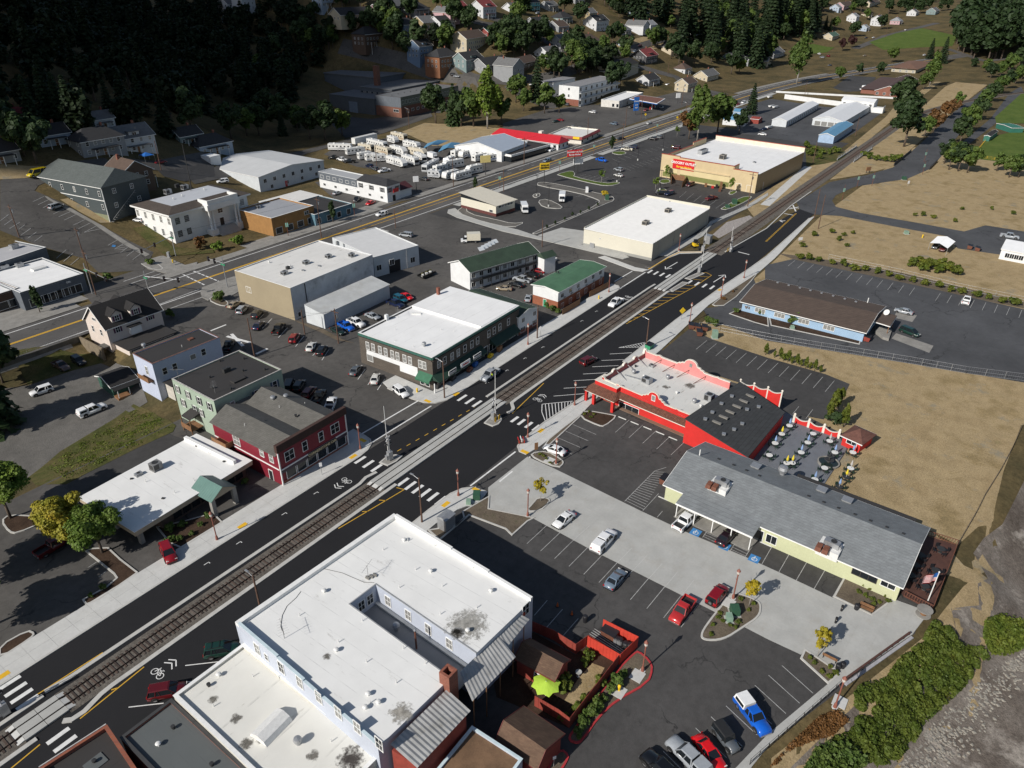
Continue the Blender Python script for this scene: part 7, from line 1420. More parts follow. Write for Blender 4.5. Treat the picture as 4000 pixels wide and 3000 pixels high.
VK={'sedan':([(-2.35,.62,.7),(-2.28,.9,.8),(-1.6,.98,.87),(-.8,.95,.9),(.6,.93,.9),(1.2,.9,.88),(1.9,.8,.85),(2.25,.66,.76),(2.35,.45,.64)],(-1.65,1.15,-.95,.25,.93,1.44,.8,.6),.33,(-1.4,1.42)),
'hatch':([(-1.95,.62,.7),(-1.9,.95,.8),(-1.4,.96,.86),(.6,.92,.87),(1.1,.9,.85),(1.7,.8,.8),(1.98,.6,.7)],(-1.85,1.05,-1.45,.15,.92,1.5,.78,.6),.32,(-1.25,1.25)),
'suv':([(-2.3,.7,.8),(-2.25,1.02,.88),(-1.5,1.05,.93),(.7,1.02,.93),(1.2,1.03,.91),(1.95,.98,.88),(2.3,.8,.8),(2.36,.5,.72)],(-2.2,1.15,-1.95,.35,1.03,1.74,.86,.68),.38,(-1.38,1.42)),
'minivan':([(-2.5,.7,.82),(-2.45,1.,.9),(-1.5,1.03,.96),(.9,1.,.95),(1.5,.98,.92),(2.2,.82,.84),(2.5,.5,.72)],(-2.42,1.75,-2.15,.6,1.,1.74,.88,.68),.34,(-1.5,1.5)),
'pickup':([(-2.75,.55,.85),(-2.72,.62,.95),(-.75,.62,.95),(-.7,1.08,.95),(1.,1.06,.95),(1.2,1.1,.94),(2.3,1.05,.92),(2.62,.9,.88),(2.72,.55,.8)],(-.62,1.25,-.45,.55,1.07,1.82,.87,.68),.41,(-1.75,1.75)),
'crew':([(-2.95,.55,.88),(-2.92,.66,.98),(-1.25,.66,.98),(-1.2,1.12,.98),(1.,1.1,.98),(1.2,1.14,.97),(2.4,1.1,.95),(2.75,.95,.9),(2.85,.55,.82)],(-1.12,1.3,-.95,.6,1.1,1.9,.9,.7),.43,(-1.85,1.85)),
'jeep':([(-1.9,.6,.72),(-1.88,1.,.78),(.4,1.,.8),(.9,1.05,.72),(1.7,1.02,.62),(1.85,.7,.62)],(-1.85,.65,-1.8,.4,1.,1.78,.74,.68),.42,(-1.2,1.25)),
'van':([(-2.75,.6,.9),(-2.72,1.1,.97),(1.2,1.1,.98),(1.9,1.05,.95),(2.6,.85,.88),(2.75,.55,.8)],(-2.7,1.85,-2.6,1.,1.08,2.05,.94,.82),.36,(-1.65,1.75)),
}
VM={}
def aQ(r):
 if('w',r)not in VM:
  t=MB()
  for i,(rr,y)in bG(((r*.6,-.1),(r*.93,-.11),(r,-.06),(r,.06),(r*.93,.11),(r*.6,.1))):
   for k in bF(14):a=2*bE.pi*k/14;t.v.append((bE.cos(a)*rr,y,bE.sin(a)*rr))
  for i in bF(5):
   for k in bF(14):a,b=i*14+k,i*14+(k+1)%14;t.f.append((a,a+14,b+14,b));t.mi.append(0)
  q=MB()
  for y in(-.085,.085):q.face([(bE.cos(2*bE.pi*k/12)*r*.62,y,bE.sin(2*bE.pi*k/12)*r*.62)for k in bF(12)][::(1 if y<0 else-1)])
  VM[('w',r)]=(t.data('wheel',TYRE,smooth=1),q.data('rim',RIM))
 return VM[('w',r)]
def veh_meshes(bp):
 if bp in VM:return VM[bp]
 st,(xr0,xf0,xr1,xf1,zb,zr,wb,wt),r,ax=VK[bp];P={}
 bd=loft_body(st);L0,L1=st[0][0],st[-1][0];P['body']=bd.data('body',aR,smooth=1)
 base=[(xr0,-wb,zb-.03),(xf0,-wb,zb-.03),(xf0,wb,zb-.03),(xr0,wb,zb-.03)];topq=[(xr1,-wt,zr-.05),(xf1,-wt,zr-.05),(xf1,wt,zr-.05),(xr1,wt,zr-.05)]
 P['cabin_glass']=MB().hx(base,topq).data('cabin_glass',be)
 rf=MB().hx([(xr1-.06,-wt-.04,zr-.07),(xf1+.08,-wt-.04,zr-.07),(xf1+.08,wt+.04,zr-.07),(xr1-.06,wt+.04,zr-.07)],[(xr1+.06,-wt+.1,zr),(xf1-.1,-wt+.1,zr),(xf1-.1,wt-.1,zr),(xr1+.06,wt-.1,zr)])
 for sg in(-1,1):
  xm=(xr0+xf0)/2-.1;xmt=(xr1+xf1)/2-.05
  for(x0,x1,w)in((xr0,xr1,.13),(xf0,xf1,.09),(xm,xmt,.1)):rf.bar((x0,sg*wb,zb-.02),(x1,sg*(wt+.01),zr-.05),w,.06)
  if xf0-xr0>3.:rf.bar((xr0+.95,sg*wb,zb-.02),(xr1+.85,sg*(wt+.01),zr-.05),.1,.06)
 P['roof']=rf.data('roof',aR)
 T=P['parts']=[];tm=CHROME if bp in('pickup','crew','van')else aR;wm=max(s_[2]for s_ in st)+.012;wv=.6 if bp=='jeep' else.78
 for x,sg in((L0,-1),(L1,1)):T.append(MB().box(x-.06 if sg<0 else x-.12,-wv,.34,x+.12 if sg<0 else x+.06,wv,.52).data('bumper',tm))
 for sg in(-1,1):
  T.append(MB().box(xf0-.5,sg*(wb+.07)-.09,zb,xf0-.36,sg*(wb+.07)+.09,zb+.14).data('mirror',aR))
  for a in ax:T.append(MB().face([(a+bE.cos(t)*r*1.22,sg*wm,r+bE.sin(t)*r*1.22)for t in np.linspace(0,bE.pi,9)][::sg]).data('wheel_arch',aR))
 if bp in('pickup','crew'):T.append(MB().box(L0+.1,-.78,.63,xr0-.12,.78,.7).data('bed_floor',aR))
 if bp in('pickup','crew'):
  wv=.97;q=MB()
  for sg in(-1,1):q.box(L0+.05,min(sg*wv,sg*(wv-.13)),.5,xr0-.05,max(sg*wv,sg*(wv-.13)),1.1)
  q.box(L0,-wv,.5,L0+.08,wv,1.08);q.box(xr0-.14,-wv,.6,xr0-.06,wv,1.08);P['bed']=q.data('bed',aR)
 P['hl']=MB().box(-.05,-.18,-.08,.05,.18,.08).data('headlight',LENS);P['tl']=MB().box(-.04,-.12,-.13,.04,.12,.13).data('taillight',TAIL)
 VM[bp]=P;return P
PAINT={}
def cpaint(rgb):
 if rgb not in PAINT:PAINT[rgb]=aO('car_paint_%d'%len(PAINT),tuple(lin(rgb)),.3,0.,.6)
 return PAINT[rgb]
COLS={'white':(225,226,226),'silver':(150,155,160),'grey':(85,90,95),'black':(18,19,21),'red':(128,12,24),'maroon':(85,15,20),'blue':(20,90,190),'navy':(22,32,62),'green':(22,52,44),'teal':(20,85,105),'beige':(150,138,118),'brown':(92,70,62),'yellow':(205,180,20),'steel':(105,120,135),'pale':(200,200,196),'brightred':(205,20,25),'darkgreen':(25,45,40),'fadedred':(175,45,45),'cream':(214,208,190),'purple':(35,22,30)}
def veh(bp,col,i,j,xc,yc,xf,yf,bg,cat=None,extra=None,z=None,sc_=1.,bi='parked and moving vehicles'):
 zc_=.7 if z is None else z+.7
 c=K(i,j,xc,yc,zc_);f=K(i,j,xf,yf,zc_);a=bE.atan2(f.y-c.y,f.x-c.x)
 if z is None and(hz(c.x,c.y)>.3 or hz(c.x,c.y)<-.3):
  c=KG(i,j,xc,yc+6);f=KG(i,j,xf,yf+6);a=bE.atan2(f.y-c.y,f.x-c.x);z0=c.z+.1
 else:z0=z or 0.
 root=ao({'sedan':'sedan_car','hatch':'hatchback_car','suv':'suv_car','minivan':'minivan','pickup':'pickup_truck','crew':'pickup_truck','jeep':'jeep_car','van':'van'}[bp],bg,cat or{'pickup':'pickup','crew':'pickup','van':'van','minivan':'van'}.get(bp,'car'),(c.x,c.y,z0),a,bi)
 P=veh_meshes(bp);st,cab,r,ax=VK[bp];pnt=cpaint(COLS[col]);L0,L1=st[0][0],st[-1][0]
 if sc_!=1:root.scale=(sc_,)*3
 put('body',P['body'],root,mat=pnt);put('cabin_glass',P['cabin_glass'],root);put('roof',P['roof'],root,mat=pnt if extra!='softtop' else aR)
 for me in P['parts']:pm(me,root)
 if 'bed' in P:put('bed',P['bed'],root,mat=pnt)
 W,Rm=aQ(r);wy=max(s_[2]for s_ in st)-.08
 for x in ax:
  for sg in(-1,1):o=put('wheel',W,root,(x,sg*wy,r));put('rim',Rm,o)
 hw=.62 if bp!='jeep' else.45
 zh=.72 if bp in('sedan','hatch')else.85
 for sg in(-1,1):put('headlight',P['hl'],root,(L1-.14,sg*hw,zh-.08));put('taillight',P['tl'],root,(L0+.03,sg*(hw+.1),zh+.05))
 if extra=='topper':
  xr=cab[0]-.1;pm(MB().hx([(L0+.05,-.95,1.08),(xr,-.95,1.08),(xr,.95,1.08),(L0+.05,.95,1.08)],[(L0+.2,-.78,1.8),(xr,-.78,1.82),(xr,.78,1.82),(L0+.2,.78,1.8)]).data('canopy',aR),root,mat=cpaint(COLS['white']if col in('white','blue')else COLS[col]))
  g=MB()
  for sg in(-1,1):g.hx([(L0+.35,sg*.93,1.2),(xr-.15,sg*.93,1.2),(xr-.15,sg*.92,1.25),(L0+.35,sg*.92,1.25)],[(L0+.35,sg*.85,1.62),(xr-.15,sg*.85,1.62),(xr-.15,sg*.8,1.6),(L0+.35,sg*.8,1.6)])
  put('canopy_window',g.data('canopy_window',be),root)
 if extra=='rack':pm(MB().box(-1.6,-.6,1.76,.2,-.55,1.84).box(-1.6,.55,1.76,.2,.6,1.84).box(-1.2,-.6,1.8,-1.15,.6,1.84).box(-.2,-.6,1.8,-.15,.6,1.84).data('roof_rack',aR),root)
 if extra=='spare':o=put('spare_wheel',W,root,(L0-.12,0,.95),rot=(0,0,bE.pi/2));put('rim',Rm,o)
 return root
V=veh
V('pickup','maroon',0,2,345,215,425,168,'dark red pickup with empty bed under the maple tree')
V('suv','red',0,2,1090,262,1122,330,'red station wagon pulling out across the pavement')
V('suv','green',0,2,1440,890,1560,868,'dark green car with roof rack nosed in to the pale blue block',extra='rack')
V('suv','maroon',0,2,1085,1158,1180,1140,'dark red car nosed in to the grey roofed building')
V('sedan','white',2,2,337,45,290,82,'white saloon parked partly on the concrete drive')
V('crew','white',2,2,598,183,655,120,'long white pickup with white bed canopy in the car park',extra='topper')
V('sedan','steel',2,2,672,430,716,378,'steel blue saloon alone in the marked bays')
V('pickup','fadedred',2,2,1105,632,1062,690,'faded red pickup with open bed')
V('suv','red',2,2,1332,535,1368,490,'red off-roader with spare wheel on its back',extra='spare')
V('pickup','blue',2,2,1560,1312,1625,1400,'bright blue pickup with white bed canopy',extra='topper')
V('jeep','grey',2,2,1388,1465,1445,1540,'grey open off-roader with black soft top',extra='softtop')
V('sedan','brightred',2,2,1278,1553,1330,1622,'bright red saloon in the river side bays')
V('crew','silver',2,2,1140,1582,1075,1518,'silver pickup with bed canopy in the river side bays',extra='topper')
V('crew','black',2,2,975,1672,920,1618,'black pickup cut off by the bottom edge of the picture')
V('crew','white',2,2,1128,52,1180,5,'white pickup with black bed by the restaurant porch')
V('sedan','purple',2,2,1388,158,1420,122,'dark purple saloon in the disabled bay')
V('sedan','white',2,1,275,1252,215,1230,'white saloon beside the planted corner island')
V('suv','maroon',2,1,495,677,540,655,'maroon car driving along the street beside the railway')
V('crew','white',2,1,672,300,645,318,'white work pickup driving towards us beside the railway')
V('crew','silver',1,1,1515,768,1485,790,'silver pickup stopped beside the brown block corner building')
V('suv','white',1,1,938,878,975,905,'white crossover turning at the corner by the brown block building')
V('sedan','grey',1,1,645,737,670,705,'dark grey saloon in the side street bays');V('sedan','pale',1,1,772,792,783,760,'white saloon at the lower end of the side street bays')
V('suv','black',1,1,427,610,445,580,'black off-roader parked beside a white saloon');V('sedan','pale',1,1,357,584,375,555,'white saloon between the red car and the black off-roader');V('suv','red',1,1,250,530,270,500,'red crossover in the side street bays');V('crew','black',1,1,148,468,172,438,'black pickup in the side street bays');V('sedan','navy',1,1,15,447,35,425,'navy saloon beside the black pickup in the side street');V('suv','black',1,1,8,375,30,350,'black car in the shade of the beige wall')
V('suv','silver',0,1,1570,346,1595,322,'silver estate near the junction end of the bays');V('sedan','beige',0,1,1517,312,1545,295,'beige saloon next to the junction planting bed')
V('sedan','darkgreen',1,1,530,482,565,500,'dark green saloon at the end of the white lean-to');V('pickup','blue',1,1,585,453,625,475,'bright blue pickup beside the white lean-to');V('crew','white',1,1,650,430,700,452,'white pickup beside the blue one along the lean-to');V('sedan','silver',1,1,755,387,795,402,'silver saloon along the white lean-to');V('crew','navy',1,1,905,308,955,328,'navy pickup behind the brown block building');V('suv','teal',1,1,937,277,965,290,'teal estate between navy pickup and red sports car');V('sedan','brightred',1,1,975,259,1010,275,'red sports car behind the brown block building')
V('van','black',1,1,215,835,230,800,'black van in the shade beside the green building',sc_=.9);V('suv','black',1,1,280,838,300,805,'black off-roader in the shade behind the red cafe');V('suv','maroon',1,1,345,882,365,858,'dark red car in the shade behind the red cafe');V('pickup','black',1,1,407,908,425,880,'black pickup in the shade behind the red cafe');V('pickup','white',1,1,485,958,495,935,'white pickup showing behind the red cafe roof')
V('suv','white',0,1,275,885,215,905,'white crossover on the gravel yard');V('crew','white',0,1,605,1010,690,975,'white pickup with bed canopy on the gravel yard',extra='topper');V('pickup','brown',0,1,400,722,450,748,'old brown pickup below the highway wall');V('suv','black',0,1,515,690,550,712,'black car beside the old brown pickup');V('pickup','black',0,1,1482,578,1500,548,'dark pickup beside the pale blue house wall')
V('van','yellow',0,0,245,1135,190,1150,'bright yellow van parked up the hill street',sc_=1.2);V('minivan','silver',0,0,367,1345,400,1332,'silver people carrier in the hill street bays');V('hatch','white',0,0,902,1432,875,1420,'white hatchback behind the white columned hall');V('sedan','red',0,0,1042,1055,1080,1060,'red car on the lane by the blue tent');V('suv','white',0,0,1445,1180,1415,1175,'white estate behind the white columned hall')
V('suv','white',1,0,815,1386,785,1393,'white crossover driving on the highway');V('pickup','black',1,0,655,1290,640,1305,'black pickup beside the white bar wall');V('sedan','brightred',1,0,740,1313,718,1322,'red sports car beside the white bar wall');V('sedan','silver',1,0,525,1248,545,1240,'silver car behind the white bar');V('minivan','silver',1,0,972,1520,935,1515,'silver people carrier beside the white workshop');V('sedan','black',1,0,1087,1158,1060,1155,'black saloon at the edge of the caravan yard')
V('crew','black',1,0,505,1022,480,1020,'dark pickup at the back fence of the caravan yard');V('crew','white',1,0,556,1033,535,1028,'white pickup at the back fence of the caravan yard');V('crew','black',1,0,605,1045,575,1045,'black pickup at the back fence of the caravan yard');V('suv','navy',1,0,735,1075,710,1068,'dark blue car behind the grey and white bar');V('suv','grey',1,0,770,1092,750,1085,'grey car next to the dark blue car behind the bar');V('crew','white',1,0,830,1105,800,1110,'white pickup behind the grey and white bar')
V('sedan','beige',1,1,1607,207,1570,205,'beige saloon in the motel yard');V('sedan','silver',2,1,105,270,110,250,'silver car against the white motel end wall');V('crew','silver',2,1,65,150,20,140,'silver pickup in the motel yard');V('suv','black',2,1,130,122,100,112,'black car in the motel yard');V('sedan','red',2,1,172,92,140,85,'red saloon in the motel yard');V('suv','black',2,1,218,72,190,62,'black off-roader in the motel yard');V('crew','white',2,1,232,12,205,5,'white pickup beside the half-timbered motel end');V('sedan','black',2,1,28,182,0,175,'black saloon in the motel yard')
V('suv','white',2,0,522,725,495,722,'white off-roader below the white flats');V('sedan','darkgreen',2,0,285,785,265,788,'green saloon behind the red mansard restaurant');V('sedan','red',2,0,312,775,290,772,'red car behind the red mansard restaurant');V('suv','steel',2,0,660,801,640,798,'grey blue car on the forecourt');V('sedan','pale',2,0,888,795,870,800,'white saloon on the highway by the crossing');V('sedan','black',2,0,705,896,685,898,'black car on the highway');V('sedan','grey',2,0,402,975,380,980,'dark grey car on the highway');V('suv','steel',2,0,228,1040,205,1046,'blue grey car on the highway by the showroom')
V('crew','blue',2,0,582,1036,625,1045,'bright blue pickup in the grocery car park');V('suv','silver',2,0,690,1098,668,1092,'silver estate in the grocery car park');V('sedan','pale',2,0,690,1134,668,1128,'white saloon in the grocery car park');V('crew','cream',2,0,742,966,710,964,'cream pickup in the grocery car park');V('suv','navy',2,0,785,952,760,950,'navy car beside the cream pickup');V('suv','black',2,0,910,898,890,896,'black off-roader at the far end of the grocery car park');V('suv','grey',2,0,945,888,925,886,'grey off-roader at the far end of the grocery car park');V('suv','maroon',2,0,1062,955,1030,952,'dark red car beside a shopper in a yellow vest')
V('suv','black',2,0,968,1249,945,1248,'black car behind the ribbed store');V('suv','navy',2,0,1020,1253,1000,1258,'navy car behind the ribbed store');V('pickup','maroon',2,0,1290,1283,1265,1288,'dark red pickup between the two stores');V('minivan','maroon',2,0,1155,1195,1130,1205,'maroon van by the grocery trolley rail')
V('sedan','navy',2,0,1392,645,1375,648,'navy car far along the highway');V('sedan','red',2,0,1462,675,1440,680,'red saloon by the blue roofed hut');V('suv','white',2,0,1500,662,1480,668,'white car behind the red saloon by the hut');V('sedan','white',2,0,1622,868,1600,866,'white saloon behind the grocery');V('sedan','navy',2,0,1635,835,1615,838,'navy saloon behind the grocery');V('pickup','blue',2,0,412,905,390,900,'blue pickup by the red roofed restaurant');V('crew','white',2,0,255,970,235,978,'white pickup in front of the showroom');V('suv','black',2,0,768,692,755,698,'black car under the filling station canopy');V('sedan','red',2,0,868,712,850,718,'red car at the filling station pump');V('sedan','silver',2,0,970,695,955,700,'silver car at the far filling station pump');V('sedan','black',2,0,585,680,565,678,'black saloon beside the filling station shop');V('suv','grey',2,0,350,678,330,672,'grey car below the end of the white flats')
V('sedan','grey',3,0,400,422,380,424,'dark saloon on the far highway');V('sedan','beige',3,0,625,360,610,362,'beige car at the far junction');V('sedan','white',3,0,1012,355,1000,358,'white car on the far bend');V('suv','silver',3,0,350,370,330,368,'silver estate by the far green lawn');V('suv','red',3,0,388,362,370,358,'red off-roader by the far green lawn');V('suv','white',3,0,330,348,315,344,'white car by the far green lawn')
V('crew','silver',3,0,1568,1530,1600,1535,'silver pickup in the white house yard');V('sedan','grey',3,0,1087,1592,1070,1610,'grey car under the metal carport');V('suv','maroon',3,0,1138,1610,1120,1625,'maroon car under the metal carport');V('pickup','silver',3,0,1178,932,1195,918,'silver pickup parked along the river road');V('sedan','grey',3,0,1487,550,1500,535,'dark car far along the river road');V('sedan','white',3,0,890,192,905,185,'white car on the far hill road');V('sedan','white',3,0,682,242,665,246,'white car below the far green roofed shop');V('sedan','navy',3,0,635,243,618,246,'navy car below the far green roofed shop')
V('pickup','white',3,1,1288,285,1298,265,'white pickup beside the hedge of the office car park');V('sedan','silver',3,1,880,355,825,342,'silver saloon beside the blue office');V('minivan','green',3,1,920,490,975,512,'dark green people carrier beside the blue office canopy')
for k,(x,y)in bG(((590,130),(1095,295),(1130,437),(1170,262),(1200,260),(1000,320),(720,330),(1280,485),(1300,495),(1340,130),(1270,218))):V(('sedan','suv')[k%2],('grey','silver','silver','white','white','beige','black','black','silver','white','black')[k],1,0,x,y,x+18,y+(k%3-1)*6,'car parked among the houses up the hill',bi='cars on the hill streets')
for k,(x,y)in bG(((745,325),(795,332),(735,350),(830,297),(65,540),(95,525),(275,510),(205,570),(235,558),(262,552),(255,632),(290,620),(130,548),(165,85),(250,475),(290,460))):V(('sedan','suv')[k%2],('red','steel','maroon','maroon','silver','black','black','navy','silver','white','silver','white','white','silver','black','navy')[k],2,0,x,y,x-16,y+(4 if k>3 else 6),'small car parked on the streets below the hillside houses',bi='cars on the hill streets')
def boxy(bo,bg,cat,i,j,xc,yc,xf,yf,build,bi=None):
 c=K(i,j,xc,yc,1.2);f=K(i,j,xf,yf,1.2);o=ao(bo,bg,cat,(c.x,c.y,0),bE.atan2(f.y-c.y,f.x-c.x),bi);build(o);return o
RVW=[aO('caravan_white',(.66,.66,.64),.35),aO('caravan_cream',(.55,.5,.4),.4),aO('caravan_grey',(.45,.46,.47),.4)];STRIPES=[aO('stripe_grey',(.12,.13,.15),.4),aO('stripe_tan',(.3,.2,.12),.4),aO('stripe_blue',(.05,.1,.25),.4)]
RVC={}
def rvbox(L,W,H,z0,nose,hue,k):
 key=(L,H,nose,hue,k)
 if key in RVC:return RVC[key]
 m=MB();pr_=[(-L/2,z0),(L/2-nose,z0),(L/2,z0+.5),(L/2,H*.62),(L/2-nose*.8,H-.1),(L/2-nose-.1,H),(-L/2+.12,H),(-L/2,H-.12)];n=len(pr_)
 m.v=[(x,-W/2,z)for x,z in pr_]+[(x,W/2,z)for x,z in pr_];m.f=[tuple(bF(n)),tuple(bF(2*n-1,n-1,-1))]+[(i,n+i,n+(i+1)%n,(i+1)%n)for i in bF(n)];m.mi=[0]*len(m.f)
 s_=MB()
 for sg in(-1,1):
  y=sg*(W/2+.012);s_.face([(x,y,z)for x,z in((-L/2+.1,.95),(L/2-nose,.95),(L/2-nose,1.2),(-L/2+.1,1.05))][::-sg]);s_.face([(x,y,z)for x,z in((-L*.1,1.3),(L/2-nose,1.25),(L/2-nose,1.4),(L*.05,1.6))][::-sg])
 w=MB()
 for sg in(-1,1):
  for x in np.arange(-L/2+.9,L/2-nose-.4,1.9):w.box(x-.4,sg*(W/2)-.02,1.75,x+.4,sg*(W/2)+.02,2.3)
 w.box(-L/2-.02,-.5,1.7,-L/2,.5,2.3)
 r=MB().box(-.5,-.35,H,.4,.35,H+.3)
 RVC[key]=(m.data('body',RVW[hue]),s_.data('stripe',STRIPES[k]),w.data('window',be),r.data('roof_unit',RVW[0]));return RVC[key]
def rv(bg,i,j,xc,yc,xf,yf,L,hue=0,k=0,bp='trailer'):
 def bl(o):
  H,z0,nose=(3.,.55,.7)if bp=='trailer' else(3.4,.6,1.6)if bp=='fifth' else(3.2,.4,.35)
  B,S_,W,Rf=rvbox(L,2.4,H,z0,nose,hue,k);put('body',B,o);put('stripe',S_,o);put('window',W,o);put('roof_unit',Rf,o,(-L*.25,0,0));put('roof_unit',Rf,o,(L*.15,0,0))
  T,Rm=aQ(.36)
  for x in((-L*.08,L*.04)if bp=='trailer' else(-L*.28,L*.33)):
   for sg in(-1,1):q=put('wheel',T,o,(x,sg*1.15,.36));put('rim',Rm,q)
  if bp=='trailer':pm(MB().bar((L/2-.2,-.5,.6),(L/2+.9,0,.6),.1).bar((L/2-.2,.5,.6),(L/2+.9,0,.6),.1).data('hitch',aR),o)
  if bp=='motor':pm(MB().box(L/2-.02,-1.05,1.3,L/2+.02,1.05,2.4).data('windscreen',be),o)
 return boxy({'trailer':'caravan','fifth':'fifth_wheel_caravan','motor':'motorhome'}[bp],bg,'motorhome' if bp=='motor' else 'caravan',i,j,xc,yc,xf,yf,bl,'caravans and motorhomes in the dealer yard')
RVL=[('white caravan at the left end of the back row',548,960,625,962,10,0,0,'trailer'),('white caravan with grey stripe in front of the back row end',645,985,700,978,8,0,0,'trailer'),('long white and black motorhome in the middle of the back row',785,940,870,962,12,0,0,'motor'),('cream motorhome low in the second row',715,965,760,972,7,1,1,'motor'),('cream and tan motorhome in the second row',825,982,885,998,9,1,1,'motor'),('white boxy caravan with one dark window',708,1015,745,1010,6,0,0,'trailer'),('small white caravan behind the tall fifth wheel',750,1025,775,1022,5,0,2,'trailer'),('small white caravan with side door',800,1030,830,1028,5.5,0,0,'trailer'),('tall cream motorhome at the back of the yard',928,892,985,905,9,1,1,'motor'),('white caravan beside the tall cream motorhome',888,912,915,920,6,0,0,'trailer'),('white fifth wheel with large windows in the middle',925,985,975,998,9,0,0,'fifth'),('white caravan near the back right of the yard',1010,945,1055,955,9,0,0,'trailer'),('cream fifth wheel in the middle right',1050,995,1100,1005,9,1,1,'fifth'),('white fifth wheel near the front fence',912,1058,985,1080,11,0,0,'fifth'),('white motorhome with dark front near the fence',1000,1045,1055,1062,9,0,0,'motor'),('white and tan motorhome beside it',1065,1030,1105,1050,8,0,1,'motor'),('long dark striped coach facing the highway',1130,1085,1075,1115,11,2,0,'motor'),('small grey caravan beside the dark coach',1160,1135,1190,1138,5,2,0,'trailer'),('white caravan nearest the highway sign',1260,1140,1225,1150,7,0,0,'trailer'),('long white caravan nearest the highway',1330,1145,1275,1160,8.5,0,0,'trailer'),('white fifth wheel with grey waves in the right half',1275,1075,1220,1085,9,0,0,'fifth'),('white fifth wheel at the right end near the sign',1410,1110,1375,1118,7,0,0,'fifth'),('white fifth wheel beside the showroom',1300,1000,1325,990,6,0,0,'trailer'),('white caravan beside the showroom door',1355,1005,1325,1015,6.5,0,2,'trailer'),('white caravan below the showroom wall',1450,1025,1500,1012,7.5,0,0,'trailer'),('white caravan at the right end of the yard',1520,1030,1550,1025,5.5,0,2,'trailer'),('white caravan behind the blue cab truck',1250,1050,1230,1060,6,0,2,'trailer'),('white folding caravan in the middle row',1195,1100,1225,1092,6,0,0,'trailer')]
for l,x,y,xf,yf,L,h_,k,kd in RVL:rv(l,1,0,x,y,xf,yf,L*1.2,h_,k,kd).scale=(1,1.1,1.15)
def semi(o):pm(MB().box(-8,-1.3,1.1,8,1.3,4.).data('body',RVW[0]),o);pm(MB().box(-7.5,-.6,.6,7.5,.6,1.1).data('underframe',aR),o)
boxy('semi_trailer','long white box trailer at the back of the caravan yard','trailer',1,0,705,915,790,895,semi)
def btruck(L,col):
 def f(o):
  pm(MB().box(-L/2,-1.2,.95,L/2-2.1,1.2,3.3).data('cargo_box',cpaint(COLS[col])),o);pm(MB().hx([(L/2-2.,-1.,.5),(L/2,-.95,.5),(L/2,.95,.5),(L/2-2.,1.,.5)],[(L/2-2.,-1.,1.35),(L/2-.05,-.9,1.2),(L/2-.05,.9,1.2),(L/2-2.,1.,1.35)]).data('cab',cpaint(COLS['white'])),o)
  pm(MB().hx([(L/2-2.,-.95,1.3),(L/2-.75,-.92,1.25),(L/2-.75,.92,1.25),(L/2-2.,.95,1.3)],[(L/2-1.95,-.85,2.05),(L/2-1.3,-.8,2.05),(L/2-1.3,.8,2.05),(L/2-1.95,.85,2.05)]).data('cab_glass',be),o);pm(MB().box(L/2-2.,-.85,2.05,L/2-1.25,.85,2.15).data('cab_roof',cpaint(COLS['white'])),o);T,Rm=aQ(.41)
  for x in(-L*.25,L/2-1.):
   for sg in(-1,1):q=put('wheel',T,o,(x,sg*1.,.41));put('rim',Rm,q)
 return f
o=boxy('box_truck','white box truck with small logo behind the long motel','truck',1,0,1390,1548,1325,1550,btruck(6.5,'cream'));pm(MB().box(0.,-1.225,2.,.7,-1.2,2.8).data('logo',GRNP),o)
boxy('box_truck','white box truck beside the brown roofed clinic','truck',3,0,628,572,585,575,btruck(8.5,'white'));boxy('box_truck','white truck with blue stripe among the caravans','truck',1,0,1150,1018,1195,1032,btruck(7,'white'))
def bus(o):
 pm(MB().box(-3.6,-1.2,.6,1.9,1.2,3.).hx([(1.9,-1.2,.6),(2.3,-1.1,.6),(2.3,1.1,.6),(1.9,1.2,.6)],[(1.9,-1.2,3.),(2.,-1.,2.7),(2.,1.,2.7),(1.9,1.2,3.)]).box(2.2,-1.,.5,3.5,1.,1.35).data('body',cpaint(COLS['white'])),o);w=MB()
 for sg in(-1,1):w.box(-3.2,sg*1.2-.02,1.7,1.6,sg*1.2+.02,2.45)
 w.hx([(2.1,-1.,1.4),(2.75,-.95,1.35),(2.75,.95,1.35),(2.1,1.,1.4)],[(1.95,-.95,2.2),(2.15,-.9,2.2),(2.15,.9,2.2),(1.95,.95,2.2)]);put('window',w.data('window',be),o);pm(MB().box(3.4,-1,.4,3.6,1,.65).data('bumper',aR),o);T,Rm=aQ(.41)
 for x in(-2.1,2.7):
  for sg in(-1,1):q=put('wheel',T,o,(x,sg*1.,.41));put('rim',Rm,q)
boxy('minibus','white minibus leaving the transit station','minibus',2,0,80,1350,100,1395,bus);boxy('minibus','white minibus waiting in the transit station bays','minibus',2,0,325,1280,320,1312,bus);boxy('minibus','white minibus by the small white houses','minibus',2,0,1000,560,980,568,bus)
def junk(o):
 pm(MB().box(-2.8,-1.1,.6,2.8,1.1,.75).box(-2.8,-1.1,.75,2.8,-1.05,1.2).box(-2.8,1.05,.75,2.8,1.1,1.2).data('deck',aR),o);T,Rm=aQ(.36)
 for k in bF(9):pm(MB().box(-.4,-.3,0,.4,.3,.35+.1*(k%3)).data('rubbish',(ag,RVW[0],aY)[k%3]),o,(-2.2+k*.55,(k%3-1)*.55,.75),k*.7)
 for sg in(-1,1):put('wheel',T,o,(-.5,sg*1.2,.36))
boxy('loaded_trailer','flat trailer heaped with rubbish beside the white workshop','trailer',1,1,1105,108,1160,85,junk)
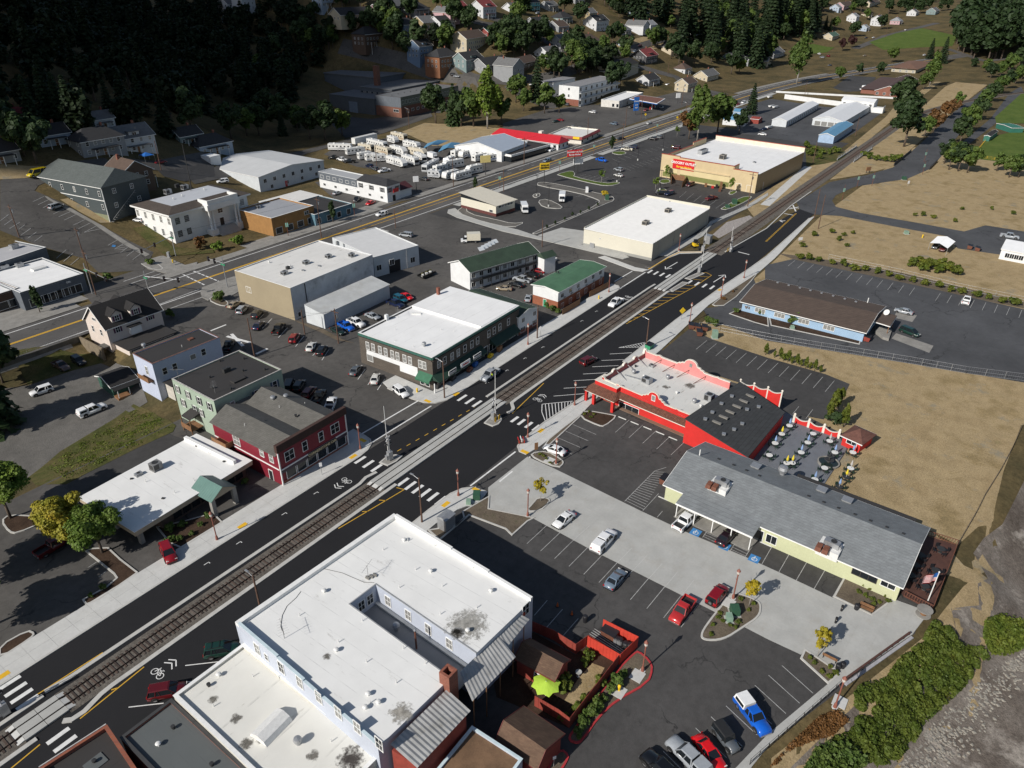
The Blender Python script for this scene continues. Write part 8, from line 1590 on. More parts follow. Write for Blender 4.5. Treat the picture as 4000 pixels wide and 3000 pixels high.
for k,(x,y)in bG(((25,685),(50,690),(10,820),(15,625))):
 boxy('boat','white boat on a trailer in the storage yard','boat',3,0,x,y,x+25,y-4,lambda o:(pm(MB().hx([(-2.5,-.6,.6),(2.,-.3,.6),(2.,.3,.6),(-2.5,.6,.6)],[(-2.6,-1.1,1.5),(2.8,-.1,1.6),(2.8,.1,1.6),(-2.6,1.1,1.5)]).data('hull',RVW[0]),o),pm(MB().box(-2,-.7,.3,3.6,-.6,.5).box(-2,.6,.3,3.6,.7,.5).data('trailer_frame',aR),o)),'boats in the storage yard')
# hill streets, trees and planting
def road(bo,pts,w,m=None,dz=.1):
 P=[aa(*q)for q in pts];out=[]
 for a,b in zip(P[:-1],P[1:]):
  n=max(1,int((b-a).length/6));out+=[a.lerp(b,i/n)for i in bF(n)]
 out.append(P[-1]);mb=MB();q=[]
 for i,p in bG(out):
  d=(out[min(i+1,len(out)-1)]-out[max(i-1,0)]).to_2d().normalized();nn=Ve((-d.y,d.x))*w/2;q.append([(x,y,hz(x,y)+dz)for x,y in((p.x+nn.x,p.y+nn.y),(p.x,p.y),(p.x-nn.x,p.y-nn.y))])
 for a,b in zip(q[:-1],q[1:]):mb.face([a[0],a[1],b[1],b[0]]);mb.face([a[1],a[2],b[2],b[1]])
 o=mb.bu(bo,m or A_OLD,smooth=1);o['kind']='structure';return o
for pts,w in(([(2310,245),(2420,205),(2590,150)],9),([(1880,60),(2050,110),(2180,190),(2310,225),(2450,245),(2640,300),(2830,370)],9),([(1330,180),(1560,235),(1720,290),(1860,305),(2000,320),(2200,290),(2320,240)],9),([(1820,75),(1900,95),(2000,105)],8),([(1690,440),(1800,350),(1860,310)],10),([(3340,190),(3460,140),(3660,90)],9),([(0,690),(200,670),(420,640),(640,650),(830,610)],8),([(1990,330),(2090,390),(2180,420)],12),([(3700,190),(3850,240),(3990,220)],7)):road('hill_road',pts,w)
for pts,w in(([(2300,215),(2420,180),(2560,140)],6),([(2340,235),(2500,205),(2620,165)],4)):road('grass_bank',pts,w,aC,.14)
aG('far_lawn',P2([aa(*q)for q in((3395,165),(3450,195),(3600,185),(3720,180),(3740,140),(3600,110),(3500,130))]),LAWN,.12,15)
aG('far_lawn',P2([aa(*q)for q in((3110,175),(3140,210),(3230,205),(3260,185),(3180,172))]),LAWN,.12,12)
aG('creek_bank',P2([aa(*q)for q in((3145,560),(3300,590),(3310,620),(3220,640),(3150,650))]),aY,.03,8)
BARK=mat('bark',(.1,.075,.055),.9,.25,2,bC=1);PALEBARK=mat('pale_bark',(.3,.28,.25),.9,.2,2,bC=1)
LEAF={k:leafmat('leaf_'+k,*c)for k,c in{'maple':((.24,.25,.03),(.36,.31,.04),(.5,.32,.04)),'green':((.07,.125,.026),(.115,.165,.04)),'dark':((.032,.058,.022),(.05,.085,.03)),'conifer':((.024,.045,.022),(.04,.065,.028)),'bright':((.12,.2,.028),(.18,.245,.045)),'gold':((.38,.32,.03),(.5,.38,.03)),'rust':((.15,.08,.03),(.22,.11,.04)),'hedge':((.085,.125,.018),(.15,.165,.026)),'bramble':((.085,.13,.02),(.15,.185,.03),(.26,.21,.045)),'plum':((.045,.02,.022),(.07,.03,.03)),'forest':((.016,.03,.012),(.028,.045,.017))}.items()}
def leaf_arrays(P,N,S,r):
 0
 n=len(P);N=N/np.linalg.norm(N,axis=1)[:,None];a=np.cross(N,r.normal(size=(n,3)));a/=np.linalg.norm(a,axis=1)[:,None];b=np.cross(N,a);a*=S[:,None];b*=S[:,None]*.75
 fold=N*(S*.25)[:,None]
 return np.stack([P-a,P-b+fold,P+a,P+b+fold],1).reshape(-1,3)
def au(bo,V,m):
 me=bpy.data.meshes.new(bo);n=len(V)//4;me.vertices.add(len(V));me.vertices.foreach_set('co',V.astype(np.float32).ravel());me.loops.add(n*4);me.loops.foreach_set('vertex_index',np.arange(n*4,dtype=np.int32));me.polygons.add(n);me.polygons.foreach_set('loop_start',np.arange(0,n*4,4,dtype=np.int32));me.polygons.foreach_set('loop_total',np.full(n,4,dtype=np.int32));me.materials.append(m);me.update(calc_edges=1);return me
def az(bD,n,rx,rz,z0,s,clumps=26,tall=0.):
 0
 r=np.random.default_rng(bD);C_=r.normal(size=(clumps,3));C_/=np.linalg.norm(C_,axis=1)[:,None];C_*=(r.uniform(.25,.82,clumps))[:,None];C_[:,2]=C_[:,2]*.95+.05
 R_=r.uniform(.22,.42,clumps)*(1.05-.35*np.linalg.norm(C_,axis=1));k=r.integers(0,clumps,n);D=r.normal(size=(n,3));D/=np.linalg.norm(D,axis=1)[:,None];D[:,2]=np.where(r.random(n)<.7,np.abs(D[:,2]),D[:,2])
 P=C_[k]+D*(R_[k]*r.uniform(.6,1.05,n))[:,None];taper=1-tall*np.clip(P[:,2],-.3,1)
 P=P*np.array([rx,rx,rz]);P[:,:2]*=taper[:,None];P[:,2]+=z0+rz;return leaf_arrays(P,D+r.normal(size=(n,3))*.5+np.array([0,0,.35]),s*r.uniform(.6,1.3,n),r)
def cone_crown(bD,n,R_,H,z0,s):
 r=np.random.default_rng(bD);lv=15;P=[];N=[]
 for i in bF(n):
  t=r.random()**.75;L=int(t*lv)/lv;rad_=R_*(1-L)**.85*(.8+.4*((hash((bD,int(L*lv),int(r.random()*7)))%100)/100));f=r.random()**.5;a=(int(r.random()*9)+r.normal()*.13)/9*6.283+L*17
  P.append((bE.cos(a)*rad_*f,bE.sin(a)*rad_*f,z0+L*(H-z0)-f*rad_*.32+r.normal()*.12));N.append((bE.cos(a)*.5,bE.sin(a)*.5,.9))
 P=np.array(P);N=np.array(N)+r.normal(size=(n,3))*.3;return leaf_arrays(P,N,s*r.uniform(.7,1.3,n)*(1.1-.5*(P[:,2]-z0)/(H-z0)),r)
def aE(h,r,limbs,bD,m,spread=.35):
 rr=random.Random(bD);b=MB();b.tube((0,0,-.3),(0,0,h*.5),r,r*.7,8);b.tube((0,0,h*.5),(rr.uniform(-.2,.2),rr.uniform(-.2,.2),h),r*.7,r*.15,7)
 for i in bF(limbs):a=i*2.4+rr.random();z=h*rr.uniform(.35,.75);L=h*rr.uniform(.25,.45);b.tube((0,0,z),(bE.cos(a)*L*spread*2,bE.sin(a)*L*spread*2,z+L*.75),r*.4,r*.08,5)
 return b.data('trunk',m,smooth=1)
TL={}
def tlib(bp,v):
 k=(bp,v)
 if k in TL:return TL[k]
 sd=11*v+len(bp)
 if bp=='maple':r=(aE(6.5,.22,9,sd,BARK),au('crown',az(sd,12000,4.4,3.7,2.,.21,46),LEAF['maple']))
 elif bp=='round':r=(aE(7,.25,7,sd,BARK),au('crown',az(sd,2300,4.2,4.2,1.8,.52,26),LEAF['green']))
 elif bp=='poplar':r=(aE(13,.3,9,sd,PALEBARK,.2),au('crown',az(sd,3000,4.6,8.2,2.,.55,34,.45),LEAF['bright']))
 elif bp=='conifer':r=(aE(15.5,.3,0,sd,BARK),au('crown',cone_crown(sd,2400,3.6,17,1.,.62),LEAF['conifer']))
 elif bp=='column':r=(aE(3.5,.08,0,sd,BARK),au('crown',az(sd,900,.75,2.2,.1,.2,22,.4),LEAF['hedge']))
 elif bp=='young':r=(aE(3.4,.05,6,sd,PALEBARK),au('crown',az(sd,420,1.,1.4,1.2,.17,16),LEAF['gold']))
 elif bp=='shrub':r=(aE(.7,.05,4,sd,BARK),au('crown',az(sd,420,.75,.55,0.,.13,18),LEAF['green']))
 TL[k]=r;return r
TN={'maple':'maple_tree','round':'leafy_tree','poplar':'poplar_tree','conifer':'fir_tree','column':'columnar_cypress','young':'young_tree','shrub':'shrub'}
tcount=[0]
def aV(bp,p,s,bg,bi=None,leaf=None,sz=None,cat='tree'):
 tcount[0]+=1;T,Cr=tlib(bp,tcount[0]%(3 if bp in('round','conifer','shrub')else 2));o=ao(TN[bp],bg,cat,p,tcount[0]*1.7,bi)
 if sz:o.scale=(s,s,sz)
 else:o.scale=(s,s,s)
 put('trunk',T,o);put('crown',Cr,o,mat=LEAF[leaf]if leaf else None);return o
aV('maple',k02(470,225),1.1,'yellow green maple over the parked dark red pickup',leaf='maple');aV('maple',k02(665,265),1.05,'bright green maple beside the bank canopy',leaf='bright');aV('maple',k01(70,1700),1.25,'green maple at the left edge above the mulched island',leaf='bright');aV('maple',k02(-260,480),1.5,'maple out at the left edge casting shade on the pavement',leaf='bright');aV('maple',k02(-190,800),1.3,'second maple out at the left edge shading the car park',leaf='bright')
aV('conifer',k01(-40,1130,-3),1.5,'dark fir at the left edge of the gravel yard',leaf='dark');aV('round',k01(-60,900,-3),1.7,'dark broad tree at the left edge below the highway',leaf='dark');aV('round',k01(20,820,-3),1.1,'dark tree leaning over the gravel yard',leaf='dark')
for q,l in(((2,2,1535,610),'young yellow tree in the large planted island'),((2,1,185,1590),'spindly young tree in the small planted island'),((3,2,320,940),'young yellow tree beside the plaza bollards')):aV('young',K(*q),1.35,l)
def am(pts,bg,bi,s=1.,leaf=None,bp='shrub',sz=None):
 for q in pts:k=q[4]if len(q)>4 else 1;aV(bp,K(*q[:4]),s*k*rng.uniform(.85,1.15),bg,bi,leaf,sz and sz*k,'shrub')
am([(2,2,715,1060),(2,2,677,1108,1.3),(2,2,640,1160),(2,2,590,1218),(2,2,557,1262,1.3),(2,2,517,1312,1.3),(2,2,470,1378,1.1),(2,2,438,1448,1.2)],'round green shrub along the red fence','shrubs along the red fence',1.15)
am([(2,2,x,y,.6)for x,y in((1345,660),(1335,690),(1300,740),(1290,800),(1410,740),(1445,755),(1465,722),(1530,640),(1560,600),(1480,570),(1365,710))],'low yellowish plant in the large planted island','island plants',1.,'hedge')
am([(3,2,x,y,.6)for x,y in((615,480),(655,505),(590,525),(630,550),(670,570),(715,520),(760,550),(720,590),(775,585),(680,605),(300,985),(345,1040),(395,1010),(435,1050),(395,1070),(270,950))],'low yellowish plant in the plaza beds','plaza bed plants',1.,'hedge')
am([(2,1,x,y,.6)for x,y in((180,1290),(205,1300),(225,1320),(245,1345),(470,1030),(500,1015),(530,1030),(510,1050))],'small plant in the beds by the red restaurant','red restaurant bed plants',1.,'hedge')
am([(0,2,1100,130,1.5),(0,2,1185,95),(0,2,1240,150,.8),(0,2,1165,185),(0,2,1300,90,.8),(0,2,1110,190),(0,2,1355,40),(0,1,1590,1475),(0,2,675,495,.8),(0,2,595,550,.6)],'shrub in the mulched bed of the bank','bank bed shrubs',1.1)
am([(2,1,260,355,1.5),(2,1,300,372,1.2),(2,1,230,335,1.2)],'shrub against the motel brick wall','motel shrubs',1.3)
am([(2,1,1450,365,1.2),(2,1,1620,385,1.5),(3,1,165,440,2.2),(3,1,5,380),(2,1,1270,440,1.5),(2,1,1310,455,1.4)],'rounded evergreen shrub around the blue office','office shrubs',1.3);am([(2,1,1535,355,1.7)],'rust brown shrub at the corner of the blue office',None,1.4,'rust')
am([(2,1,1430,235),(2,1,1375,285),(2,1,1360,280)],'red flowering bush beside the pavement','red bushes',.8,'rust')
hd=[(205,12),(265,20),(325,30),(418,48),(490,60),(553,88),(628,92),(708,110),(780,125),(845,152),(932,165),(1015,185),(1100,197),(1172,226),(1250,238),(1345,258),(1425,275),(1512,298),(1595,310)]
am([(3,1,x,y+6,1.2)for x,y in hd],'clipped yellow green bush in the office hedge row','office hedge row',1.7,'hedge')
am([(3,1,x,y,.8+.3*(k%2))for k,(x,y)in bG(((40,660),(75,668),(98,680),(128,685),(153,700),(182,708),(210,717),(242,728),(270,735),(300,745),(335,758)))],'small upright cypress at the end of the rear car park','cypress row',.75,None,'column',.62)
am([(2,1,1642,640)],'single small cypress apart from the row',None,.8,None,'column',.7)
am([(3,1,455,985),(3,1,420,1010),(3,1,385,1065),(3,1,485,1110)],'tall cypress beside the patio wall','patio cypresses',1.3,None,'column',1.25);am([(3,1,430,1085,2.6)],'broad dark bush between the patio cypresses',None,1.,'dark')
am([(2,2,340,1150,1.5),(2,2,480,990),(2,2,500,940),(2,2,330,1350),(2,2,420,1290),(2,2,470,1230),(2,2,565,1115)],'overgrown plant in the fenced garden','garden plants',1.2,'bramble')
am([(0,0,1295,1615,4)],'large rusty round bush before the civic hall',None,1.1,'rust');am([(0,0,1410,1625,3),(0,0,1540,1585,2.8)],'clipped green bush beside the civic hall steps','civic hall bushes',1.1,'bright')
am([(0,1,705,160,2),(0,1,1420,290,2.2),(0,1,980,55,1.6),(0,1,1110,395,2)],'low shrub at the highway junction','junction shrubs',1.2)
aV('column',k01(260,365),1.8,'slim street tree before the grey storefront',leaf='dark',sz=1.7);aV('column',k10(500,1440),1.9,'slim street tree before the teal shop',leaf='dark',sz=1.9);aV('column',k10(1422,1230),1.4,'slim street tree opposite the transit building',leaf='dark',sz=1.2);aV('column',k20(648,970),2.2,'slim street tree beside the grocery car park',leaf='dark',sz=1.7)
for q in((2,0,580,1185),(2,0,1000,1165),(2,0,928,1235),(2,0,1415,1250),(2,0,1068,885)):aV('young',K(*q),1.6,'small street tree in the store car park','store car park trees','bright')
am([(2,0,x,y)for x,y in((225,1480),(280,1455),(342,1428),(392,1400),(443,1385),(497,1360),(555,1335))],'tiny clipped conifer along the transit bed','transit bed conifers',.7,'dark','column',.35);am([(2,0,605,1270,2)],'golden bush beside the green cabinet',None,1.1,'gold')
MT=[('poplar',1,0,1500,835,1.25,'tall pale stemmed poplar beside the caravan dealer',None),('round',1,0,1410,820,1.5,'broad tree left of the tall poplar','green'),('round',1,0,1165,800,1.5,'dark broad tree left of the fir clump','dark'),('conifer',1,0,1280,815,1.,'fir in the clump beside the tall poplar','dark'),('round',1,0,1330,820,1.3,'bushy tree between fir and poplar','dark'),('round',1,0,1590,810,1.2,'bushy tree right of the tall poplar','green'),('conifer',2,0,160,650,1.15,'tall dark fir before the white flats',None),('round',2,0,25,660,1.2,'round tree left of the tall dark fir','green'),('round',2,0,210,735,1.2,'round tree at the foot of the tall dark fir','green'),('round',2,0,75,720,1.,'low tree at the edge of the forecourt','green'),('round',2,0,305,730,.8,'small tree before the white flats','green'),
('poplar',2,0,1200,910,1.15,'tall olive tree behind the grocery','green'),('round',2,0,1330,860,1.5,'round tree right of the tall olive tree','green'),('round',2,0,1145,900,1.1,'low tree left of the tall olive tree','rust'),('round',2,0,1470,865,.9,'small tree behind the grocery parapet','dark'),('conifer',2,0,1548,740,.8,'small fir by the used cars',None),
('poplar',3,0,185,545,1.5,'tall tree standing alone by the far highway','green'),('round',3,0,880,950,1.7,'dark round tree beside the railway','dark'),('round',3,0,860,790,1.8,'second dark round tree along the railway','dark'),('round',3,0,1070,860,.9,'small reddish tree beside the river road','rust'),('round',3,0,1145,770,.7,'smaller reddish tree along the river road','rust'),('round',3,0,1010,890,.8,'low bush by the rail bridge','green'),('round',3,0,1190,750,.7,'third reddish tree along the river road','rust'),('round',3,0,1225,700,.7,'green tree at the end of the small avenue','green'),
('poplar',3,0,1045,560,1.,'slim tree beside the brown clinic','green'),('round',3,0,1005,580,.9,'low tree in front of the brown clinic end','green'),('conifer',3,0,920,610,.45,'small fir at the clinic corner',None),('round',3,0,720,490,.8,'round tree left of the brown clinic','dark'),('round',3,0,800,405,1.,'round tree left of the cream clinic','green'),('conifer',3,0,1125,410,1.,'fir right of the cream clinic',None),('conifer',3,0,1045,380,.8,'fir behind the cream clinic',None),('round',3,0,460,525,.8,'pale tree in the clinic lawn','green'),('round',3,0,590,490,.7,'bush beside the clinic sign','dark'),('round',3,0,480,330,.9,'dark red tree at the far junction','plum'),('round',3,0,540,310,.9,'second dark red tree at the far junction','plum')]
for k,i,j,x,y,s,l,lf in MT:aV(k,KG(i,j,x,y),s*1.4,l,None,lf)
for k,(x,y,s)in bG(((1240,935,1.4),(1290,860,1.5),(1350,780,1.3),(1390,720,1.3),(1440,660,1.3),(1490,610,1.3),(1540,575,1.3),(1600,545,1.4),(1640,520,1.5),(1170,1100,1.2),(1230,1110,1.3),(1290,1120,1.2),(1140,1060,1.1),(1500,500,1.3),(1440,510,1.3),(1410,480,1.2),(1330,450,1.),(1560,470,1.6),(1620,440,1.7),(1560,1150,1.),(1620,1150,1.),(1480,1110,.8))):aV('round',k30(x,y),s,'tree in the row along the river road','river road trees',('dark','green')[k%2])
am([(3,0,x,y,2)for x,y in((650,1030),(700,1040),(750,1045),(800,1050),(840,1040),(620,1010),(250,960),(300,980),(350,1000),(400,1000),(440,990),(270,1010),(330,1030))],'bramble in the creek by the rail bridge','creek brambles',1.5,'bramble')
am([(3,0,x,y,1.3)for x,y in((300,1530),(410,1510),(455,1560),(490,1530),(545,1515),(1000,1400),(950,1400),(1070,1415),(1210,1440),(1255,1360),(1590,1390),(1450,1360),(220,1600),(510,1600))],'yellow green scrub in the dry field','field scrub',1.2,'hedge')
am([(3,1,x,y,2.2)for x,y in((930,70),(990,60),(1050,75),(1110,85),(1170,100),(1210,120),(1090,110),(1000,95))],'olive scrub patch beside the fence','scrub patch by the fence',1.3,'hedge')
HT=[(1,0,120,420),(1,0,40,500),(1,0,200,560),(1,0,930,280),(1,0,880,280),(1,0,1000,130),(1,0,860,150),(1,0,900,190),(1,0,980,380),(1,0,1050,330),(1,0,1240,100),(1,0,1370,200),(1,0,1620,330),(1,0,1590,370),(1,0,1560,300),(1,0,1280,180),(2,0,40,330),(2,0,80,370),(2,0,200,290),(2,0,240,300),(2,0,370,370),(2,0,430,350),(2,0,480,390),(2,0,630,60),(2,0,600,40),(2,0,680,60),(2,0,440,160),(2,0,340,90),(2,0,690,270),(2,0,650,290),(2,0,1030,380),(2,0,970,300),(2,0,1080,420),(2,0,1420,480),(2,0,1470,480),(2,0,1290,410),(2,0,1180,430),(2,0,1360,350),(2,0,1010,110),(2,0,1150,200),(2,0,50,60),(2,0,700,560),(2,0,640,600),(3,0,430,190),(3,0,550,240),(3,0,600,80),(3,0,540,90),(3,0,730,190),(3,0,850,80),(3,0,920,40),(3,0,100,260),(3,0,780,90),(3,0,640,130),(0,0,240,1060),(0,0,60,990),(0,0,160,1010),(0,0,1500,900),(0,0,1250,880),(0,0,1600,880),(1,0,60,780),(1,0,160,860),(1,0,270,850),(1,0,350,900),(1,0,450,910),(1,0,560,880),(1,0,20,880)]
for k,q in bG(HT):aV('round',KG(*q),(1.9,1.4,1.7)[k%3],'leafy tree among the hillside houses','trees among the hillside houses',('dark','green','dark')[k%3])
for k,(i,j,x,y,s)in bG(((1,0,375,805,.55),(1,0,265,825,.6),(1,0,175,880,.8),(1,0,940,300,.7),(1,0,1000,60,.8),(0,0,730,800,1.),(0,0,240,860,1.2),(0,0,330,800,1.2),(0,0,420,830,1.2),(0,0,500,880,1.3),(0,0,560,870,1.2),(2,0,390,370,.5),(3,0,370,190,.9),(3,0,330,170,.9),(3,0,400,200,.8))):aV('conifer',KG(i,j,x,y),s,'dark fir standing among the houses','firs among the houses',None)
hr_=random.Random(9);used=[proj(o.location)for o in bpy.data.objects if o.name.startswith('hillside_house')];c=0
while c<110:
 x,y=hr_.uniform(1180,2620),hr_.uniform(5,330)
 if(x<1860 and y>215)or y>330-max(0,abs(x-1700)-300)*.12 or any(abs(x-a)<75 and-70<y-b_<25 for a,b_ in used):continue
 c+=1;aV('round',aa(x,y),hr_.uniform(.9,1.8),'leafy tree among the hillside houses','trees among the hillside houses',hr_.choice(('dark','dark','green','forest')))
fr=random.Random(5)
for k in bF(80):
 x,y=fr.uniform(2440,3170),fr.uniform(20,265)
 if(x<2650 and y>90)or(y>215 and x<2700):x=fr.uniform(2760,3110)
 if x>2990 and y>150:y-=110
 aV('conifer' if k%4 else 'round',aa(x,y),fr.uniform(1.9,2.9),'tall fir in the wood right of the hillside houses' if k%4 else 'broad tree in the wood right of the hillside houses','firs in the hillside wood' if k%4 else 'broad trees in the hillside wood',None if k%4 else 'green')
def wood(bo,bg,area,n,smin,smax,bD,leaf,kinds):
 r=random.Random(bD);out=[];lib=[cone_crown(91+k,750,4.2,19,1.,1.)for k in bF(2)]+[az(71+k,750,5.,6.5,2.,.95,24)for k in bF(3)];tr=MB();c=0
 while c<n:
  p=area(r)
  if p is None:continue
  c+=1;V=lib[kinds[r.randrange(len(kinds))]];a=r.uniform(0,6.28);s=r.uniform(smin,smax);M_=np.array([[bE.cos(a),-bE.sin(a),0],[bE.sin(a),bE.cos(a),0],[0,0,1]])*s;out.append(V@M_.T+np.array([p[0],p[1],hz(p[0],p[1])-.5]));tr.tube((p[0],p[1],hz(p[0],p[1])-.5),(p[0],p[1],hz(p[0],p[1])+6*s),.3*s,.15*s,5)
 o=ao(bo,bg,'wood');o['kind']='stuff';put('crown',au('crown',np.concatenate(out),LEAF[leaf]),o);tr.bu('trunk',BARK,o)
def inpoly(x,y,P):
 c=0
 for i in bF(len(P)):
  (x1,y1),(x2,y2)=P[i],P[i-1]
  if(y1>y)!=(y2>y)and x<(x2-x1)*(y-y1)/(y2-y1)+x1:c=not c
 return c
FP=[(-150,-140),(1180,-140),(1190,60),(1290,110),(1330,170),(1280,240),(1190,310),(1150,390),(1000,420),(800,470),(660,530),(520,560),(260,560),(110,545),(-150,540)]
def fa(r):
 s,u=r.uniform(60,520),r.uniform(170,470);z=hz(s,u);x,y=proj((s,u,z));return(s,u)if inpoly(x,y,FP)else None
wood('hill_forest','dark mixed forest covering the hill above the town',fa,330,.9,1.5,3,'forest',(0,1,2,3,4,0,2))
FR=[(3770,40),(3860,0),(4100,-20),(4100,190),(3900,250),(3730,210),(3740,120)]
def fb(r):
 s,u=r.uniform(560,1100),r.uniform(-200,260);x,y=proj((s,u,hz(s,u)));return(s,u)if inpoly(x,y,FR)else None
wood('far_wood','rounded green wood beyond the far bend of the highway',fb,95,1.9,3.2,4,'dark',(2,3,4))
def fc(r):
 s,u=r.uniform(500,1500),r.uniform(100,700);x,y=proj((s,u,hz(s,u)));return(s,u)if(-60<y<60 and 1500<x<3900)else None
wood('skyline_trees','scattered trees along the top of the town',fc,90,.8,1.4,6,'dark',(2,3,4,0))
def bramble(bo,bg,P,n,leaf,hgt,bD,s=.22):
 r=np.random.default_rng(bD);rr=random.Random(bD);xs_=[p[0]for p in P];ys_=[p[1]for p in P];mounds=[]
 while len(mounds)<160:
  x,y=rr.uniform(min(xs_),max(xs_)),rr.uniform(min(ys_),max(ys_))
  if inpoly(x,y,P):mounds.append((x,y,rr.uniform(.6,1.5),rr.uniform(.4,1)*hgt))
 pts=[];nn=[]
 while len(pts)<n:
  x,y,q,h=mounds[rr.randrange(160)];d=r.normal(size=3);d/=np.linalg.norm(d);d[2]=abs(d[2]);px,py=x+d[0]*q,y+d[1]*q
  if not inpoly(px,py,P):continue
  pts.append((px,py,hz(px,py)+d[2]*h*rr.uniform(.75,1.05)));nn.append(d)
 V=leaf_arrays(np.array(pts),np.array(nn)+r.normal(size=(n,3))*.6,s*r.uniform(.5,1.4,n),r);o=bpy.data.objects.new(bo,au(bo,V,LEAF[leaf]));COL.objects.link(o);tag(o,bg,'brambles',bp='stuff')
Kq=lambda l:[KG(0,1,x,y)for x,y in l]
B1=P2([KG(3,2,x,y)for x,y in((1060,715),(1180,760),(1230,850),(1400,900),(1440,960),(1290,1120),(1170,1240),(1010,1380),(960,1480),(820,1640),(620,1659),(560,1600),(420,1560),(400,1460),(560,1330),(545,1200),(600,1120),(760,1090),(850,950),(990,850))])
bramble('bramble_thicket','dense green bramble thicket on the river bank',B1,42000,'bramble',1.3,8,.17)
B0=P2(Kq(((300,1380),(450,1250),(760,1070),(870,1000),(1000,1020),(1120,1110),(900,1225),(560,1395),(430,1460))));bramble('slope_weeds','rough green weeds on the grass slope above the bank',B0,5000,'bramble',.3,18,.13)
B2=P2([KG(3,2,x,y)for x,y in((1400,720),(1500,670),(1659,720),(1680,880),(1540,940),(1440,930),(1390,820))]);bramble('bramble_thicket','smaller bramble thicket beside the mudflat',B2,11000,'bramble',1.2,9,.17)
B3=P2([KG(3,2,x,y)for x,y in((300,1560),(380,1520),(560,1560),(640,1650),(500,1720),(200,1720))]);bramble('dark_bush','dark bush at the bottom edge of the river bank',B3,5000,'green',1.8,10)
B4=P2([KG(3,2,x,y)for x,y in((330,1330),(450,1290),(520,1360),(420,1450),(250,1500),(120,1560),(60,1640),(0,1659),(150,1500))]);bramble('rusty_weeds','rust brown dry weeds below the walkway railing',B4,4500,'rust',.6,11,.14)
r=random.Random(3);st=MB()
toe=[KG(3,2,x,y)for x,y in((820,1640),(960,1490),(1010,1390),(1170,1250),(1300,1130),(1440,970),(1560,950),(1659,880))]
for k in bF(1100):
 i=r.randrange(len(toe)-1);p=toe[i].lerp(toe[i+1],r.random());d=abs(r.gauss(0,1));x,y=p.x+d*1.2+r.uniform(-.6,.6)-.5,p.y-d*2.2-.3;q=r.uniform(.1,.34);z=hz(x,y);a=r.uniform(0,3)
 c,s_=bE.cos(a)*q,bE.sin(a)*q;st.hx([(x-c,y-s_,z-.1),(x+s_,y-c,z-.1),(x+c,y+s_,z-.1),(x-s_,y+c,z-.1)],[(x-c*.6,y-s_*.7,z+q*.7),(x+s_*.7,y-c*.6,z+q*.6),(x+c*.7,y+s_*.6,z+q*.75),(x-s_*.6,y+c*.7,z+q*.6)])
tag(st.bu('bank_stones',mat('pale_bank_stone',(.27,.25,.215),.9,.25,2)),'pale broken stones along the foot of the bank','stones',bp='stuff')
# street furniture
def aZ(bo,bg,cat,p,parts,rz=0.,bi=None,s=None):
 o=ao(bo,bg,cat,p,rz,bi)
 if s:o.scale=(s,)*3
 for me in parts:
  if isinstance(me,tuple):put(me[0],me[1],o)
  else:pm(me,o)
 return o
GLASSL=aO('lamp_glass',(.55,.5,.45),.2)
LAMP=[MB().la([(.38,0),(.38,.15),(0.,.15)],14).data('base',CONC2),MB().la([(.24,.12),(.2,.7),(.1,1.),(.09,4.6),(.14,4.65),(.14,4.75),(.08,4.8),(0.,4.85)],10).data('post',LAMPRED),MB().la([(.12,4.8),(.24,5.),(.24,5.45)],8).data('lantern',GLASSL),MB().la([(.3,5.42),(.28,5.5),(.12,5.72),(.03,5.9),(0.,5.95)],8).data('lamp_cap',LAMPRED),MB().bar((0,0,3.4),(.8,0,3.4),.04).bar((0,0,4.4),(.8,0,4.4),.04).data('banner_arm',LAMPRED)]
for q,w in(((1,1,677,1253),'at the cafe corner'),((1,1,1312,1556),'at the drive mouth'),((2,1,405,970),'by the red restaurant porch'),((2,1,102,1178),'by the red barrier'),((2,1,285,1347),'in the corner island'),((2,1,103,577),'before the green roofed shop'),((2,1,627,237),'before the motel brick wall'),((2,1,1354,265),'by the red bushes'),((2,1,1150,436),'by the dumpsters'),((2,1,1502,146),'by the far pavement end'),((2,2,845,1033),'in the red kerbed bed'),((2,2,1432,562),'in the large island'),((2,2,102,28),'beside the small island'),((0,2,1408,182),'before the bank'),((3,2,432,1268),'below the plaza wall'),((2,0,1080,1627),'by the ribbed store')):aZ('street_lamp','rust red lantern lamp post '+w,'lamp post',K(*q),LAMP,.5,'rust red lamp posts')
def pole(q,h,bg,arm=0,cross=0,lamp=0,r=.17,m=None,g=1):
 p=KG(*q)if g else K(*q);o=ao('utility_pole',bg,'utility pole',p,0,'timber utility poles');pm(MB().tube((0,0,-.2),(0,0,h),r,r*.7,9).data('post',m or WOODPOLE),o)
 if cross:pm(MB().box(-.06,-1.3,h-.9,.06,1.3,h-.75).data('crossarm',WOODPOLE),o);pm(MB().la([(.28,h-2.6),(.3,h-2.5),(.3,h-1.7),(0,h-1.6)],10,(.45,0,0)).data('transformer',ak),o)
 if lamp:pm(MB().tube((0,0,h-.3),(0,lamp,h+.1),.05,n=6).box(-.12,lamp-.35*np.sign(lamp),h,.12,lamp+.35*np.sign(lamp),h+.15).data('lamp_arm',ak),o)
 return Ve((p.x,p.y,p.z+h-.5))
